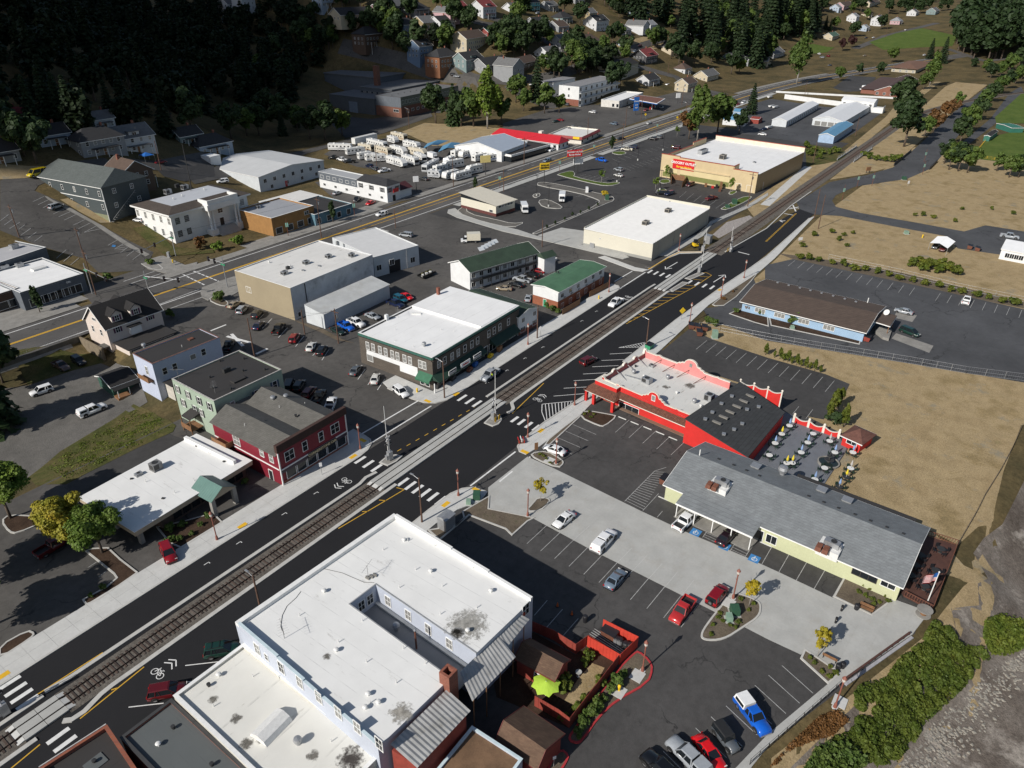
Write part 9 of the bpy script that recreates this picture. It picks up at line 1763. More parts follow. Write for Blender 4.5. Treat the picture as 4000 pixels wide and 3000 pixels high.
PT=[pole(*a)for a in(((1,1,1222,922),9,'thick red brown pole on the block building corner',0,0,1.6),((1,1,316,506),6.6,'short pole at the beige warehouse corner'),((1,1,535,566),9.2,'pole beside the green cabinet and white lean-to',0,1),((1,2,1076,68),9.2,'pole at the crossing before the big white roof',0,0,1.5),((1,2,46,700),8.5,'orange brown pole before the pale blue block',0,0,1.3),((2,1,163,534),9,'pole before the green roofed shop'),((2,1,868,602),8,'pole with lamp arm behind the red restaurant',0,0,1.4),((2,0,1527,1340),13,'tall pole with crossarm beside the grocery',0,1),((3,0,325,1482),12,'right hand of two poles at the field corner'),((3,0,298,1417),11,'left hand of two poles at the field corner'),((0,1,1650,655),10,'pole beside the green apartment roof'),((0,1,622,250),13,'tall dark pole behind the black roofed house',0,1),((0,0,125,1535),10,'pole among the left hill street bays',0,1),((0,0,548,1680),10,'pole in front of the grey storefront roof',0,1),((1,0,425,1545),14,'tall pole before the ochre shop',0,1),((1,0,905,1478),6.5,'short pole by the highway car park'),((1,0,1280,1210),12,'tall dark pole at the caravan yard'),((1,0,1605,1240),9,'pole right of the yellow dealer sign'),((1,0,992,835),11,'pole with lamp before the school',0,1,2),((1,0,785,1100),11,'pole among the caravans'),((2,0,78,1065),12,'pole before the showroom',0,1),((2,0,488,915),12,'pole left of the mansard restaurant'),((2,0,712,955),12,'pole across from the mansard restaurant',0,1),((2,0,735,820),10,'pole on the forecourt edge'),((2,0,835,775),13,'pole beside the station price sign'),((2,0,1120,790),11,'pole at the far crosswalk',0,0,2),((2,0,1100,680),12,'pole beside the white station sign'),((2,0,1355,700),12,'pole before the broad cream house'),((3,0,238,615),9,'pole behind the white screen wall'),((3,0,565,880),10,'pole beside the blue storage shed'),((3,0,290,1060),10,'pole behind the grocery by the creek'),((0,0,1045,1105),11,'pole on the lane behind the lodge'),((2,0,385,445),9,'pole on the hill corner',0,1),((2,0,635,360),11,'pole on the grass bank'),((2,0,195,1600),9,'pole at the long motel end'),((2,0,1010,480),9,'pole by the white garage'),((3,0,480,290),10,'pole at the far green roofed shop'),((3,0,760,245),12,'pole at the far bend'))]
wr=MB()
def wire(a,b,sag=.6):
 n=10;q=[a.lerp(b,i/n)-Ve((0,0,sag*4*(i/n)*(1-i/n)))for i in bF(n+1)]
 for p,r in zip(q[:-1],q[1:]):wr.tube(p,r,.022,n=4,cap=0)
for a,b in((2,10),(10,11),(1,2),(11,13),(13,12),(14,16),(16,17),(17,20),(20,21),(22,24),(24,26),(26,27),(11,14),(14,15),(18,19)):wire(PT[a],PT[b])
tag(wr.bu('overhead_wire',BLACK),'thin black wires strung between the utility poles','wires',bp='stuff')
YB=mat('hazard_yellow',(.75,.45,.02),.5,.05,3)
def gate(p,rz,bg,h=11.5,bars=0):
 o=ao('crossing_signal',bg,'crossing signal',p,rz,'level crossing signals');c=MB().box(-.45,-.4,.15,.45,.4,1.9).data('cabinet',ak);put('cabinet',c,o);pm(MB().tube((0,0,.1),(0,0,5.2),.11,n=10).data('mast',ak),o)
 pm(MB().hx([(-.06,-.5,1.7),(.06,-.5,1.7),(.06,-.38,1.7),(-.06,-.38,1.7)],[(-.04,-.5,h),(.04,-.5,h),(.04,-.44,h),(-.04,-.44,h)]).data('gate_arm',RW),o)
 for a in(.8,-.8):pm(MB().box(-.65,-.03,-.1,.65,.03,.1).data('crossbuck',aq),o,(0,-.16,4.6),rot=(0,a,0))
 for x in(-.5,.5):pm(MB().tube((x,-.1,3.4),(x,-.35,3.4),.28,.3,12).data('flasher',aH),o)
 pm(MB().bar((-.6,0,3.4),(.6,0,3.4),.07).data('flasher_arm',ak),o);pm(MB().la([(.12,5.2),(.15,5.3),(0,5.4)],8).data('bell',ak),o);pm(MB().box(.3,-.3,.4,.9,.3,1.3).data('relay_box',ak),o)
 if bars:
  for x in(-.6,.6):pm(MB().box(x-.25,-1.,.2,x+.25,-.95,1.3).data('hazard_marker',YB),o)
gate(k11(870,1320,.15),bE.pi*.95,'crossing signal with raised gate on the island before the cafe');gate(k11(1540,1062,.15),0,'crossing signal with yellow hazard markers and raised gate',bars=1);gate(k21(1213,108,.15),0,'crossing signal on the far island',8.);gate(k20(1418,1635,0.),bE.pi,'crossing signal beyond the second crossing',8.5,1);gate(k02(40,1310,.1),bE.pi,'crossing signal at the left edge crossing',5.5);gate(k20(1235,1630),0,'slim white signal mast by the yellow kerb',8.)
aZ('signal_cabinet','grey metal signal cabinet beside the track','cabinet',k20(1268,1575),[MB().box(-1.1,-1,0,1.1,1,2.6).data('body',ak),MB().box(-1.2,-1.1,2.6,1.2,1.1,2.75).data('lid',ak)])
aZ('signal_cabinet','tall grey metal cabinet beside the planted kerb','cabinet',k12(1235,95),[MB().box(-1.2,-.9,0,1.2,.9,2.4).data('body',ak),MB().hx([(-1.3,-1,2.4),(1.3,-1,2.4),(1.3,1,2.4),(-1.3,1,2.4)],[(-1.2,-.1,2.7),(1.2,-.1,2.7),(1.2,.1,2.7),(-1.2,.1,2.7)]).data('lid',ak)])
def tlight(q,to,bg,h=7.):
 p=K(*q);e=K(*to,h-.4);o=ao('traffic_light',bg,'traffic light',p,0,'mast arm traffic lights');e=e-p;pm(MB().tube((0,0,0),(0,0,h+1),.16,.11,n=10).data('post',ak),o);pm(MB().tube((0,0,h-.6),e,.11,.06,n=8).data('mast_arm',ak),o)
 for t in(.55,.95):c=Ve((0,0,h-.6)).lerp(e,t);s=pm(MB().box(-.25,-.25,-.75,.25,.25,.55).data('signal_head',aH),o,c);pm(MB().box(-.15,-.27,.2,.15,-.25,.45).box(-.15,-.27,-.2,.15,-.25,.05).box(-.15,-.27,-.6,.15,-.25,-.35).data('signal_lens',mat('unlit_lens',(.12,.03,.02),.3)),s)
 pm(MB().box(-.1,-.9,h-1.3,.1,.9,h-.9).data('street_sign',GRNP),o)
tlight((0,0,1140,1659),(0,0,905,1630),'traffic light before the civic hall corner');tlight((0,1,1475,205),(0,1,1345,15),'traffic light with blue banner at the beige warehouse',8);tlight((0,1,970,250),(0,1,1165,155),'traffic light behind the black roofed house',6);tlight((0,1,600,245),(0,1,690,150),'traffic light at the grey storefront corner',8)
def sign(q,bg,w,h,zc,face,txt=None,tcol=None,rz=-.6,post=1,ts=.5,dia=0,bo='road_sign'):
 p=KG(*q);o=ao(bo,bg,'sign',p,rz);ps=MB()
 for x in((0,)if post==1 else(-w*.35,w*.35)):ps.tube((x,0,0),(x,0,zc),.05 if w<2 else.15,n=8)
 put('post',ps.data('post',ak if w<2 else ai),o);f=pm(MB().box(-w/2,-.06 if w<2 else-.2,-h/2,w/2,0. if w<2 else.2,h/2).data('sign_face',face),o,(0,-.06,zc),rot=(0,bE.pi/4 if dia else 0,0))
 if txt:
  for k,(t,dz)in bG(txt):ba('sign_lettering',t,(0,-.28 if w>=2 else-.1,dz),0,ts,tcol,f)
 return o
sign((2,1,1097,412),'yellow diamond warning sign beside the pavement',1.3,1.3,2.6,YELP,dia=1);sign((1,1,428,1420),'small white sign on the pavement before the cafe',.5,.8,2.4,aq);sign((2,1,183,530),'white triangular sign before the green roofed shop',.9,.9,2.6,aq,dia=1);sign((2,1,155,1285),'brown information sign in the corner island',.7,1.6,1.9,aM);sign((2,2,270,1650),'small white sign at the drive edge',.4,.5,1.8,aq);sign((3,0,205,1575),'white notice board at the field corner',1.6,1.,1.5,aq);sign((3,0,905,1205),'white sign in the dry field',1.,1.2,1.6,aq);sign((3,0,645,1120),'brown timber sign by the rail bridge',2.4,1.6,1.8,aM,post=2);sign((2,0,862,775),'yellow pedestrian sign near the station',1.2,1.2,3,YELP,dia=1);sign((2,0,1068,790),'yellow pedestrian sign at the far crosswalk',1.2,1.2,2.6,YELP,dia=1)
sign((2,0,208,1195),'yellow store sign on a dark post beside the highway',4.2,2.8,7.5,YELP,(('DOLLAR',.5),('GENERAL',-.5)),aH,ts=.95,bo='pylon_sign');sign((2,0,425,1120),'white reader board under a red store sign',4.6,2.4,5.,aq,bo='pylon_sign');sign((2,0,400,1130),'red store sign with white letters beside the highway',7,2.8,9.2,SGN,(('GROCERY OUTLET',.5),('Bargain Market',-.6)),aq,ts=.9,bo='pylon_sign');sign((2,0,800,745),'tall blue and white filling station price sign',3.4,8,6.5,BLUP,(('Chevron',1.6),('4.19',-.6),('4.29',-2.2)),aq,ts=1.,bo='pylon_sign');sign((2,0,1072,670),'blank white panel sign beyond the filling station',3.2,3,5,aq,bo='pylon_sign');sign((1,0,1488,1135),'yellow caravan dealer sign on a blue post',4.5,3,7,mat('pale_yellow_sign',(.6,.5,.2),.5),bo='pylon_sign');sign((1,0,1040,1240),'white roadside sign by the bar',2.2,2.2,5,aq,bo='pylon_sign');sign((3,0,575,485),'white and green clinic sign by the highway',3,2.2,4,aq,post=2,bo='pylon_sign')
ban=MB().box(-.45,-.03,3.2,.45,.03,4.6).data('banner',mat('teal_banner',(.25,.5,.42),.6))
for q in((1,0,210,1530),(1,0,272,1480),(1,0,640,1400),(2,0,308,1110),(2,0,530,1000),(2,0,938,860),(2,0,1092,770),(1,0,1580,1215),(3,0,480,1295),(3,0,575,1215),(3,0,672,1205),(3,0,1000,1130),(3,0,1010,1050)):aZ('banner_lamp','dark lamp post with a pale green town banner','lamp post',KG(*q),[MB().tube((0,0,0),(0,0,6),.1,.07,n=8).data('post',RUST),('banner',ban)],-.6,'banner lamp posts')
for q in((2,0,958,1232),(2,0,680,1180),(2,0,815,1040),(2,0,978,975),(2,0,160,1270),(2,0,237,1340)):aZ('car_park_light','tall black car park light on a concrete base','lamp post',K(*q),[MB().la([(.3,0),(.3,.8),(0,.8)],10).data('base',CONC2),MB().tube((0,0,.7),(0,0,8),.1,.08,n=8).data('post',aH),MB().box(-.2,-.9,8,.2,.9,8.15).data('head',aH)],0,'car park lights')
HYD=[MB().la([(.2,0),(.2,.06),(.14,.08),(.14,.62),(.18,.64),(.16,.8),(0,.9)],10).data('barrel',YELP),MB().tube((-.28,0,.5),(.28,0,.5),.08,n=8).data('nozzle',YELP)]
for q,w in(((1,1,1045,885),'on the corner by the brown block building'),((2,2,693,1160),'in the red kerbed bed'),((2,1,562,280),'before the motel fence'),((0,1,1122,45),'before the civic hall'),((3,0,1000,1540),'in the dry field')):aZ('fire_hydrant','yellow fire hydrant '+w,'hydrant',K(*q),HYD,.4,'fire hydrants',1.3)
for k in bF(5):q=((475,640),(437,718),(392,795),(348,880),(512,560))[k]if k<4 else None;q and aZ('bollard_light','black bollard light on the plaza','bollard',K(3,2,*q,.09),[MB().la([(.16,0),(.16,.55),(0.,.55)],10).data('post',aH),MB().la([(.18,.7),(.18,1.05),(0,1.1)],10).data('head',aH),MB().la([(.1,.55),(.1,.7)],8).data('lens',GLASSL)],0,'plaza bollards')
def bench(q,rz,bg):
 o=ao('bench',bg,'bench',K(*q,.09),rz)
 for k in bF(4):pm(MB().box(-.95,-.25+k*.13,.43,.95,-.15+k*.13,.47).data('seat_slat',aM),o);pm(MB().box(-.95,.27+k*.02,.55+k*.12,.95,.3+k*.02,.64+k*.12).data('back_slat',aM),o)
 for x in(-.8,.8):pm(MB().box(x-.03,-.25,0,x+.03,.3,.43).bar((x,.27,.4),(x,.36,1.),.05).data('leg',aH),o)
bench((3,2,632,638),wd2,'slatted bench beside the flower bed');bench((3,2,398,955),wd2+bE.pi,'slatted bench beside the young yellow tree')
def bins(pts,bg,m,w=.35,h=.9,lid=aH,bi='bins'):
 for q in pts:aZ('bin',bg,'bin',K(*q),[MB().la([(w*.85,0),(w,h),(w*.9,h)],12).data('body',m),MB().la([(w*1.05,h),(w*.8,h+.15),(0,h+.2)],12).data('lid',lid)],0,bi)
bins([(3,2,570,632)],'black plaza bin beside the bench',aH);bins([(3,2,450,1020),(3,2,480,1010)],'dark plaza bin by the lower bed',aH,bi='plaza bins');bins([(2,2,673,848),(2,2,697,858)],'grey drum bin in the red enclosure',ak,.45,1.,bi='drum bins');bins([(2,2,735,880),(2,2,765,888)],'dark drum bin in the red enclosure corner',ai,.45,.9,bi='dark drum bins');bins([(2,2,473,712)],'dark wheeled bin standing in the car park',aH,.35,1.1)
def aS(q,m,bg,rz=0.,s=1.):aZ('dumpster',bg,'dumpster',K(*q),[MB().hx([(-1,-.6,.15),(1,-.6,.15),(1,.6,.15),(-1,.6,.15)],[(-1.1,-.8,1.15),(1.1,-.8,1.15),(1.1,.7,1.35),(-1.1,.7,1.35)]).data('body',m),MB().hx([(-1.12,-.8,1.17),(1.12,-.8,1.17),(1.12,.72,1.37),(-1.12,.72,1.37)],[(-1.12,-.8,1.22),(1.12,-.8,1.22),(1.12,.72,1.42),(-1.12,.72,1.42)]).data('lid',aH)],rz,'dumpsters',s)
aS((2,2,632,808),RUST,'rust red dumpster in the red enclosure',wd2);[aS((2,1,x,y),RUST,l,.5)for x,y,l in((1160,468,'leftmost brown dumpster behind the chain link corner'),(1200,475,'middle brown dumpster behind the chain link corner'),(1245,480,'rightmost brown dumpster behind the chain link corner'),(1212,512,'front brown dumpster behind the chain link corner'))];aS((2,1,990,1470),RUST,'dark red dumpster by the striped area');aS((3,0,1305,1612),RUST,'left rusty dumpster in the white cottage yard');aS((3,0,1355,1625),RUST,'right rusty dumpster in the white cottage yard');aS((2,1,888,600),GRNP,'green dumpster behind the red restaurant');aS((3,1,640,548),REDB,'red dumpster at the blue office dock')
def cab(q,l,w,h,m,bg,rz=.6):aZ('utility_cabinet',bg,'cabinet',KG(*q),[MB().box(-l/2,-w/2,.1,l/2,w/2,h).data('body',m),MB().box(-l/2-.2,-w/2-.2,0,l/2+.2,w/2+.2,.1).data('pad',CONC)],rz,'utility cabinets')
PG=mat('pale_green_box',(.22,.33,.25),.6);DGB=mat('dark_green_box',(.03,.09,.05),.6)
for q,l,w,h,m,t in(((2,2,1440,655),1.4,1.2,1.2,DGB,'dark green transformer in the large island'),((2,2,1405,700),1.1,.8,1.,PG,'pale green cabinet in the large island'),((1,1,1430,1570),1.6,1.2,1.2,DGB,'dark green transformer by the drive mouth'),((1,1,1378,1605),1.,.8,.8,PG,'pale green cabinet by the drive mouth'),((2,1,1312,530),1.4,1.2,2.,PG,'tall pale green box behind the dumpsters'),((2,0,615,1295),1.6,1.4,2.,DGB,'dark green transformer at the transit bed end'),((2,0,1440,1320),2.,1.6,1.8,DGB,'dark green transformer on the grass strip'),((2,0,1395,1345),1.8,1.4,1.,DGB,'low green box on the grass strip'),((2,0,848,1642),1.6,1.4,1.6,DGB,'dark green box at the ribbed store corner'),((3,0,895,1515),1.4,1.2,1.,PG,'green box in the dry field'),((3,0,880,1165),1.6,1.4,1.4,DGB,'dark green box beside the river road'),((2,0,485,1245),2.2,1.,2.,aq,'white vending cabinet beside the transit bed'),((3,1,157,470),1.,.8,.8,PG,'green box before the blue office'),((0,0,1095,1665),.9,.7,1.6,ak,'grey traffic cabinet before the civic hall'),((2,0,1610,1225),1.,1.6,3,ak,'grey switch cabinet on the grocery corner')):cab(q,l,w,h,m,t)
for q in((2,2,812,1062),(2,2,692,1165),(2,2,1405,590),(2,1,243,1325),(3,2,465,1230)):c=K(*q,.1);o=MB().box(c.x-.9,c.y-.8,.1,c.x+.9,c.y+.8,.17).bu('concrete_slab',CONC2);o['kind']='structure'
for q,w in(((2,2,295,610),'left'),((2,2,388,665),'right')):aZ('traffic_cone','orange traffic cone in the shaded bays, %s of the pair'%w,'cone',K(*q),[MB().box(-.25,-.25,0,.25,.25,.05).data('base',aH),MB().la([(.18,.05),(.03,.75),(0,.75)],10).data('cone',mat('cone_orange',(.6,.12,.02),.5))],0,'traffic cones')
for q,t in(((2,1,75,1205),'red and white barrier at the drive corner'),((2,0,760,1625),'red barrier heap by the ribbed store corner')):
 o=ao('barrier',t,'barrier',K(*q),.8)
 for k in bF(3):pm(MB().box(-.9,-.05+k*.5,.4+.2*(k%2),.9,.05+k*.5,.75+.2*(k%2)).data('board',(REDP,aq,REDP)[k]),o);pm(MB().box(-.7,-.2+k*.5,0,-.6,.2+k*.5,.9).data('leg',RUST),o)
aZ('mini_excavator','small yellow excavator parked by the crossing','excavator',k20(1185,1600),[MB().box(-1.1,-.9,0,1.1,-.5,.5).box(-1.1,.5,0,1.1,.9,.5).data('tracks',aH),MB().box(-.9,-.8,.5,.9,.8,1.3).data('body',YELP),MB().box(-.3,-.7,1.3,.8,.3,2.4).data('cab',aH),MB().bar((-.8,0,1.2),(-2.2,0,2.6),.25).bar((-2.2,0,2.6),(-3.,0,.8),.2).data('boom',ai),MB().box(-3.3,-.4,.2,-2.7,.4,.8).data('bucket',ai)],.9)
def fence(bo,bg,pts,h,m,bp='board',step=.3,zf=None):
 P=[Ve((p.x,p.y,hz(p.x,p.y)if zf is None else zf))for p in pts];o=ao(bo,bg,'fence',P[0])
 for a,b in zip(P[:-1],P[1:]):
  L=(b-a).length;n=max(1,int(L/step));d=(b-a)/L;nn=Ve((-d.y,d.x,0))
  if bp=='board':
   for k in bF(n):c=a.lerp(b,(k+.5)/n);MB().ob((c.x,c.y),d,L/n-.02,nn,.04+.02*(k%2),c.z,c.z+h+rng.uniform(-.02,.02)).bu('board',m,o)
  else:
   for k in bF(n+1):c=a.lerp(b,k/n);MB().tube(c,c+Ve((0,0,h)),.04,n=6).bu('post',m,o)
   f=MB()
   for z in(h,h*.5,.1):f.tube(a+Ve((0,0,z)),b+Ve((0,0,z)),.022,n=5)
   if bp=='mesh':
    for k in bF(int(L/.45)+1):c=a.lerp(b,min(1,k*.45/L));f.tube(c,c+Ve((0,0,h)),.008,n=3,cap=0)
   q=f.bu('wire_mesh' if bp=='mesh' else 'rail',m,o);q['kind']='stuff'
 return o
Kp=lambda i,j,l:[K(i,j,x,y)for x,y in l]
fence('garden_fence','dark red board fence around the small garden',Kp(2,2,[(130,770),(270,830),(410,920),(490,860)])+Kp(2,2,[(690,985),(370,1400),(300,1345),(145,1255)]),1.9,REDB,step=.5)
fence('bin_enclosure','bright red board enclosure around the dumpster',Kp(2,2,[(585,760),(812,875),(695,990),(485,870)]),2.,REDF,step=.5)
hatch(lot,(k22(440,850),k22(540,752)),(k22(640,960),k22(760,900)),9,.12,.02,aj)
fence('chain_link_fence','long chain link fence below the office car park',[k21(1210,470),k21(1350,485),k21(1659,545)]+Kp(3,1,[(250,590),(520,632),(900,695),(1280,762),(1659,810),(1900,850)]),1.8,ak,'mesh',3.);fence('chain_link_fence','chain link fence behind the office hedge row',Kp(3,1,[(390,20),(860,120),(1200,205),(1659,300),(1850,340)]),1.6,ak,'mesh',3.2);fence('river_railing','dark metal railing along the river walkway',Kp(3,2,[(485,1112),(0,1535),(-120,1640)]),1.1,ai,'rail',1.6,.09);fence('field_fence','weathered low fence across the dry field',Kp(3,1,[(1645,1105),(1580,1250),(1500,1400),(1400,1560),(1340,1680)])+[k32(1215,235)],.8,mat('grey_fence_wood',(.22,.17,.12),.9),'rail',1.2);fence('store_railing','metal railing beside the ribbed store path',Kp(2,0,[(1200,1535),(1300,1440),(1430,1385),(1525,1330)]),1.,ak,'rail',1.5);fence('motel_fence','orange timber fence before the motel brick wall',Kp(2,1,[(325,385),(440,318),(440,285)]),1.8,aM,step=.5);fence('motel_fence','second timber fence before the far end of the motel',Kp(2,1,[(500,270),(625,205),(625,180)]),1.8,aM,step=.5);fence('ball_field_fence','yellow topped fence around the ball field',Kp(3,0,[(1420,900),(1325,1015),(1659,1065),(1800,1085)]),1.2,YB,'rail',3);fence('store_bin_fence','brown timber enclosure before the grocery',Kp(2,0,[(1030,1195),(1030,1160),(1130,1175),(1100,1215)]),2.2,aM,step=.6)
br=ao('rail_bridge','short rail bridge with pale side railings over the creek','bridge',(385,0,0));
for u in(-4.6,2.9):MB().box(365,u-.15,-1,402,u+.15,.7).bu('girder',ak,br);[MB().bar((s,u,.6),(s,u,1.8),.12).bu('post',ak,br)for s in np.arange(366,402,3)];MB().bar((366,u,1.8),(402,u,1.8),.1).bu('handrail',ak,br)
for pts in([(3,0,815,1075),(3,0,925,985)],[(3,0,1045,1100),(3,0,1095,1050)]):p,q=(K(*a)for a in pts);o=ao('guard_wall','black guard wall %s the river road bridge'%('left of' if pts[0][2]<900 else 'right of'),'wall',p);ribbon('wall_panel',P2([p,q]),.3,0,1.2,aH,o)
w=ao('plaza_wall','pale block retaining wall with brown timber top rail along the plaza','wall',k32(930,800));ribbon('wall_face',P2(Kp(3,2,[(935,812),(500,1120)])),.4,-2.2,.1,mat('pale_block',(.36,.36,.38),.9,.15,2),w);ribbon('top_rail',P2(Kp(3,2,[(912,800),(495,1100)])),.25,.55,.7,DECK,w);[MB().bar((p.x,p.y,.1),(p.x,p.y,.6),.12).bu('post',DECK,w)for p in(k32(912,800).lerp(k32(495,1100),t)for t in np.linspace(0,1,12))]
fp=k32(1030,590);o=ao('flagpole','white flagpole with striped flag beside the deck','flagpole',fp);top=ztop(fp,aU(3,2,1110,390)[1]);pm(MB().tube((0,0,0),(0,0,top),.09,.06,n=10).la([(.14,top),(0,top+.2)],8).data('pole',RW),o)
sx,sy=(k32(990,440,top-.8)-Ve((fp.x,fp.y,0))).to_2d();Lf=2.6;dv_=Ve((sx,sy)).normalized()
for k in bF(13):z1=top-.1-k*.12;m=MB();[m.face([(dv_.x*Lf*i/8,dv_.y*Lf*i/8+.12*bE.sin(i*1.3),z1-.1*i/8),(dv_.x*Lf*(i+1)/8,dv_.y*Lf*(i+1)/8+.12*bE.sin((i+1)*1.3),z1-.1*(i+1)/8),(dv_.x*Lf*(i+1)/8,dv_.y*Lf*(i+1)/8+.12*bE.sin((i+1)*1.3),z1-.12-.1*(i+1)/8),(dv_.x*Lf*i/8,dv_.y*Lf*i/8+.12*bE.sin(i*1.3),z1-.12-.1*i/8)])for i in bF(3 if k<7 else 0,8)];put('flag_stripe',m.data('flag_stripe',REDP if k%2==0 else aq),o)
m=MB();[m.face([(dv_.x*Lf*i/8,dv_.y*Lf*i/8+.12*bE.sin(i*1.3),top-.1-.1*i/8),(dv_.x*Lf*(i+1)/8,dv_.y*Lf*(i+1)/8+.12*bE.sin((i+1)*1.3),top-.1-.1*(i+1)/8),(dv_.x*Lf*(i+1)/8,dv_.y*Lf*(i+1)/8+.12*bE.sin((i+1)*1.3),top-.94-.1*(i+1)/8),(dv_.x*Lf*i/8,dv_.y*Lf*i/8+.12*bE.sin(i*1.3),top-.94-.1*i/8)])for i in bF(3)];put('flag_canton',m.data('flag_canton',BLUP),o)
aZ('cable_reel_table','large grey cable reel used as a table by the deck','table',k32(1005,665,.09),[MB().la([(1.,0),(1.,.1),(0,.1)],20).data('lower_flange',ag),MB().la([(.4,.1),(.4,1.)],14).data('drum',aM),MB().la([(0,1.),(1.05,1.),(1.05,1.1),(0,1.1)],20).data('upper_flange',ag)])
CH=MB().box(-.24,-.24,.42,.24,.24,.46).box(-.24,.2,.46,.24,.25,.92)
for x in(-.21,.21):
 for y in(-.21,.21):CH.bar((x,y,0),(x,y,.42),.04)
CHM={k:CH.data('chair',m)for k,m in(('g',mat('dark_green_wire',(.015,.035,.025),.5)),('b',aH))}
TT={k:MB().la([(0,.7),(.62,.7),(.62,.75),(0,.76)],18).data('table_top',m)for k,m in(('w',RW),('b',ai))};TS=MB().la([(.35,0),(.3,.05),(.05,.08),(.05,.7)],10).data('table_leg',ai)
UM={k:MB().la([(.1,1.3),(.2,1.45),(.24,1.7),(.12,2.3),(.04,2.6),(0,2.65)],10).data('folded_canopy',mat('umbrella_'+k,c,.8))for k,c in(('y',(.7,.55,.03)),('b',(.22,.33,.55)),('g',(.42,.4,.38)))};UP=MB().tube((0,0,.7),(0,0,2.6),.025,n=6).data('umbrella_pole',RW)
NM={'y':'yellow','b':'blue','g':'grey'}
def table(q,um,bp,bg,top='w',z=.02,n=4):
 p=K(*q,z);aZ('cafe_table',bg+' table','table',p,[('table_top',TT[top]),('table_leg',TS)],0,'outdoor tables')
 if um:aZ('parasol','folded %s parasol in the %s table'%(NM[um],bg),'parasol',p,[('pole',UP),('folded_canopy',UM[um])],0,'folded parasols',.95)
 for k in bF(n):a=k*2*bE.pi/n+.6;tag(put('chair',CHM[bp],None,(p.x+bE.cos(a)*.95,p.y+bE.sin(a)*.95,z),a-bE.pi/2),'wire chair drawn up to the %s table'%bg,'chair','chairs at the %s table'%bg)
for k,(x,y,um)in bG(((135,1118,'b'),(85,1172,'y'),(42,1232,'b'),(5,1310,None),(288,1170,None),(253,1228,'b'),(210,1292,'b'),(117,1362,'y'),(152,1360,'y'),(362,1393,None),(298,1468,'b'),(395,1218,'g'),(428,1292,'b'),(545,1292,'b'),(530,1395,'g'))):table((3,1,x,y),um,'g','round white patio, number %s from the dark roof'%('one two three four five six seven eight nine ten eleven twelve thirteen fourteen fifteen'.split()[k]))
for k,(x,y,um)in bG(((500,1452,'y'),(455,1515,'b'))):table((3,1,x,y),um,'g',('brown lawn, beside the fountain','brown lawn, behind the grey roof')[k],'b')
for k,(x,y)in bG(((1115,260),(1080,400),(1010,500),(985,300),(950,365),(920,430))):table((3,2,x,y),None,'b','dark deck, %s from the field'%('first second third fourth fifth sixth'.split()[k]),'b',.5)
aZ('fountain','dark tiered fountain in a round stone basin on the patio','fountain',k31(390,1345,.02),[MB().la([(1.9,0),(1.95,.45),(1.75,.47),(1.7,.2),(0,.15)],24).data('basin',ag),MB().la([(1.7,.3),(0,.31)],24).data('water',aO('dark_water',(.02,.03,.03),.05)),MB().la([(.3,.1),(.2,.7),(.9,.95),(.85,1.),(.18,.95),(.15,1.5),(.55,1.7),(.5,1.75),(.1,1.7),(.08,2.2),(.2,2.35),(0,2.5)],16).data('pedestal',ai)])
p=k22(217,1190);m=MB();n=8
for k in bF(n):a,b2=2*bE.pi*k/n,2*bE.pi*(k+1)/n;mid=(a+b2)/2;m.mesh([(0,0,2.75),(bE.cos(a)*1.9,bE.sin(a)*1.9,2.15),(bE.cos(mid)*1.55,bE.sin(mid)*1.55,2.25),(bE.cos(b2)*1.9,bE.sin(b2)*1.9,2.15)],[(0,1,2),(0,2,3)])
aZ('garden_parasol','open lime green parasol in the fenced garden','parasol',p,[('canopy',m.data('canopy',mat('lime_canvas',(.42,.62,.06),.7,.08,2))),MB().tube((0,0,0),(0,0,2.75),.04,n=8).data('pole',ab)])
al('garden_lawn',P2(Kp(2,2,[(520,980),(600,1010),(540,1120),(420,1260),(340,1220),(430,1080)])),.03,aC);al('garden_earth',P2(Kp(2,2,[(140,780),(410,925),(490,865),(690,985),(370,1400),(-100,1200),(-160,900)])),.01,MULCH)
aZ('bird_bath','small pale bird bath in the fenced garden','bird bath',k22(430,1065),[MB().la([(.4,.8),(.42,.9),(.1,.85),(0,.85)],12).data('bowl',CONC),MB().la([(.25,0),(.1,.2),(.1,.8)],10).data('pedestal',CONC)])
aZ('canopy_tent','small blue canopy tent at the yard sale on the lane','tent',KG(0,0,958,1045),[MB().mesh([(-2,-2,2.4),(2,-2,2.4),(2,2,2.4),(-2,2,2.4),(0,0,3.4)],[(0,1,4),(1,2,4),(2,3,4),(3,0,4)]).data('roof',BLUP),MB().bar((-2,-2,0),(-2,-2,2.4),.06).bar((2,-2,0),(2,-2,2.4),.06).bar((2,2,0),(2,2,2.4),.06).bar((-2,2,0),(-2,2,2.4),.06).data('frame',ak)])
for k,(x,y,h,m,t)in bG(((1255,1210,1.6,aM,'single timber pallet stack'),(1352,1225,3,aM,'tall timber pallet stack'),(1345,1240,1.2,RUST,'low orange pallet stack'),(1300,1218,1.,REDP,'red crate stack'),(1325,1218,1.6,aH,'black crate stack'))):
 o=ao('pallet_stack',t+' behind the grocery','pallets',k20(x,y),.3)
 for i in bF(int(h/.3)):pm(MB().box(-.6,-.5,i*.3,.6,.5,i*.3+.22).data('pallet',m),o)
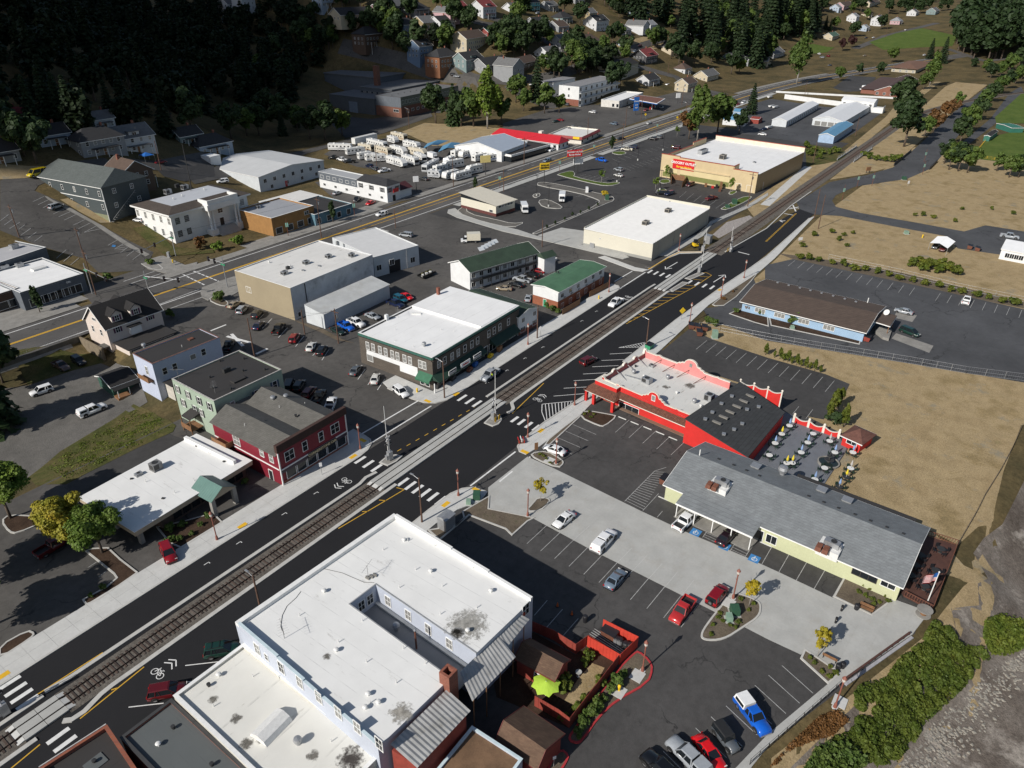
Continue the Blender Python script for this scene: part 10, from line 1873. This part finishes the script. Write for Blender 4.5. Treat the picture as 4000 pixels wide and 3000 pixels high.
for x,y,m,t,h in((1520,655,YELP,'yellow crate',.7),(1578,615,aM,'timber crate',1.3),(1385,745,RUST,'heap of red machines',.8),(1275,800,ai,'dark machine',.9),(1180,850,ai,'dark engine',1.),(1420,712,BLUP,'blue machine',.9)):aZ('shop_goods',t+' on the pavement before the block building','goods',k11(x,y,.13),[MB().box(-.8,-.4,.1,.8,.4,h).data('body',m),MB().box(-.9,-.45,0,.9,.45,.1).data('base',ai),MB().box(-.3,-.3,h,.4,.3,h+.25).data('top_part',m)],.2)
def person(q,rz,bg,shirt,legs,h=1.75):
 pts=[(0,0,.95),(0,0,1.15),(0,0,1.4),(0,.02,1.52),(0,.03,1.68),(.1,0,.9),(.11,.04,.48),(.12,-.02,.06),(.12,.14,.03),(-.1,0,.9),(-.13,-.1,.5),(-.14,-.2,.08),(-.14,-.06,.04),(.2,0,1.38),(.26,.05,1.12),(.24,.22,.95),(-.2,0,1.38),(-.26,-.02,1.12),(-.25,.1,.9)]
 ed=[(0,1),(1,2),(2,3),(3,4),(0,5),(5,6),(6,7),(7,8),(0,9),(9,10),(10,11),(11,12),(2,13),(13,14),(14,15),(2,16),(16,17),(17,18)];rd=[.15,.14,.16,.06,.11,.1,.075,.05,.045,.1,.075,.05,.045,.075,.05,.04,.075,.05,.04]
 me=bpy.data.meshes.new('tmp');me.from_pydata(pts,ed,[]);o=bpy.data.objects.new('tmp',me);COL.objects.link(o);sk=o.modifiers.new('s','SKIN')
 for v,r in zip(me.skin_vertices[0].data,rd):v.radius=(r,r)
 me.skin_vertices[0].data[0].use_root=1;o.modifiers.new('u','SUBSURF').levels=1;dg=bpy.context.evaluated_depsgraph_get();bm_=bpy.data.meshes.new_from_object(o.evaluated_get(dg));bpy.data.objects.remove(o)
 bm_.materials.clear();SKIN=mat('skin',(.45,.28,.2),.6,bC=1);[bm_.materials.append(m)for m in(SKIN,shirt,legs)]
 for p in bm_.polygons:z=p.center.z;p.material_index=0 if z>1.5 or(abs(p.center.x)>.2 and z<1.1)else 1 if z>.95 else 2
 g=ao('person',bg,'person',K(*q),rz);put('body',bm_,g);pm(MB().la([(.115,1.66),(.115,1.74),(.07,1.8),(0,1.82)],10,(0,.02,0)).data('hair',aM),g)
person((2,0,1036,962),.5,'person in a bright yellow vest pushing shopping in the grocery car park',mat('hi_vis_yellow',(.55,.75,.03),.7,bC=1),aH);person((1,1,1527,800),2.2,'person in a yellow vest standing beside the silver pickup',mat('hi_vis_yellow',(.55,.75,.03)),aH);person((3,1,362,1140),1,'grey statue like figure standing by the patio wall',ag,ag)
cl=ao('shade_cloud','unseen white puffs added outside the picture to shade the hill','shade_cloud');CLM=mat('shade_cloud_white',(.8,.8,.8),1,.02,.01);dirc=Ve((bE.cos(SHADOW_AZ),bE.sin(SHADOW_AZ)));zc0=420.  # unseen puffs added and laid out so their shadow darkens the hill
def puff(s,u,r):x,y=s-dirc.x*zc0/bE.tan(SUN_EL),u-dirc.y*zc0/bE.tan(SUN_EL);bm=bmesh.new();bmesh.ops.create_icosphere(bm,subdivisions=3,radius=1);[v.co.__imul__(1+.12*bE.sin(v.co.x*7+s)+.1*bE.sin(v.co.y*9+u))for v in bm.verts];me=bpy.data.meshes.new('puff');bm.to_mesh(me);bm.free();me.materials.append(CLM);put('puff',me,cl,(x,y,zc0),0,scale=(r,r,r*.5))
for s,u,r in((40,300,95),(130,270,70),(200,330,95),(270,300,62),(330,330,62),(300,390,90),(390,330,55),(400,400,80),(140,380,110),(30,400,120),(250,460,110),(-70,330,110),(380,470,100),(100,480,120),(60,232,36),(120,238,42),(175,245,42)):puff(s,u,r)
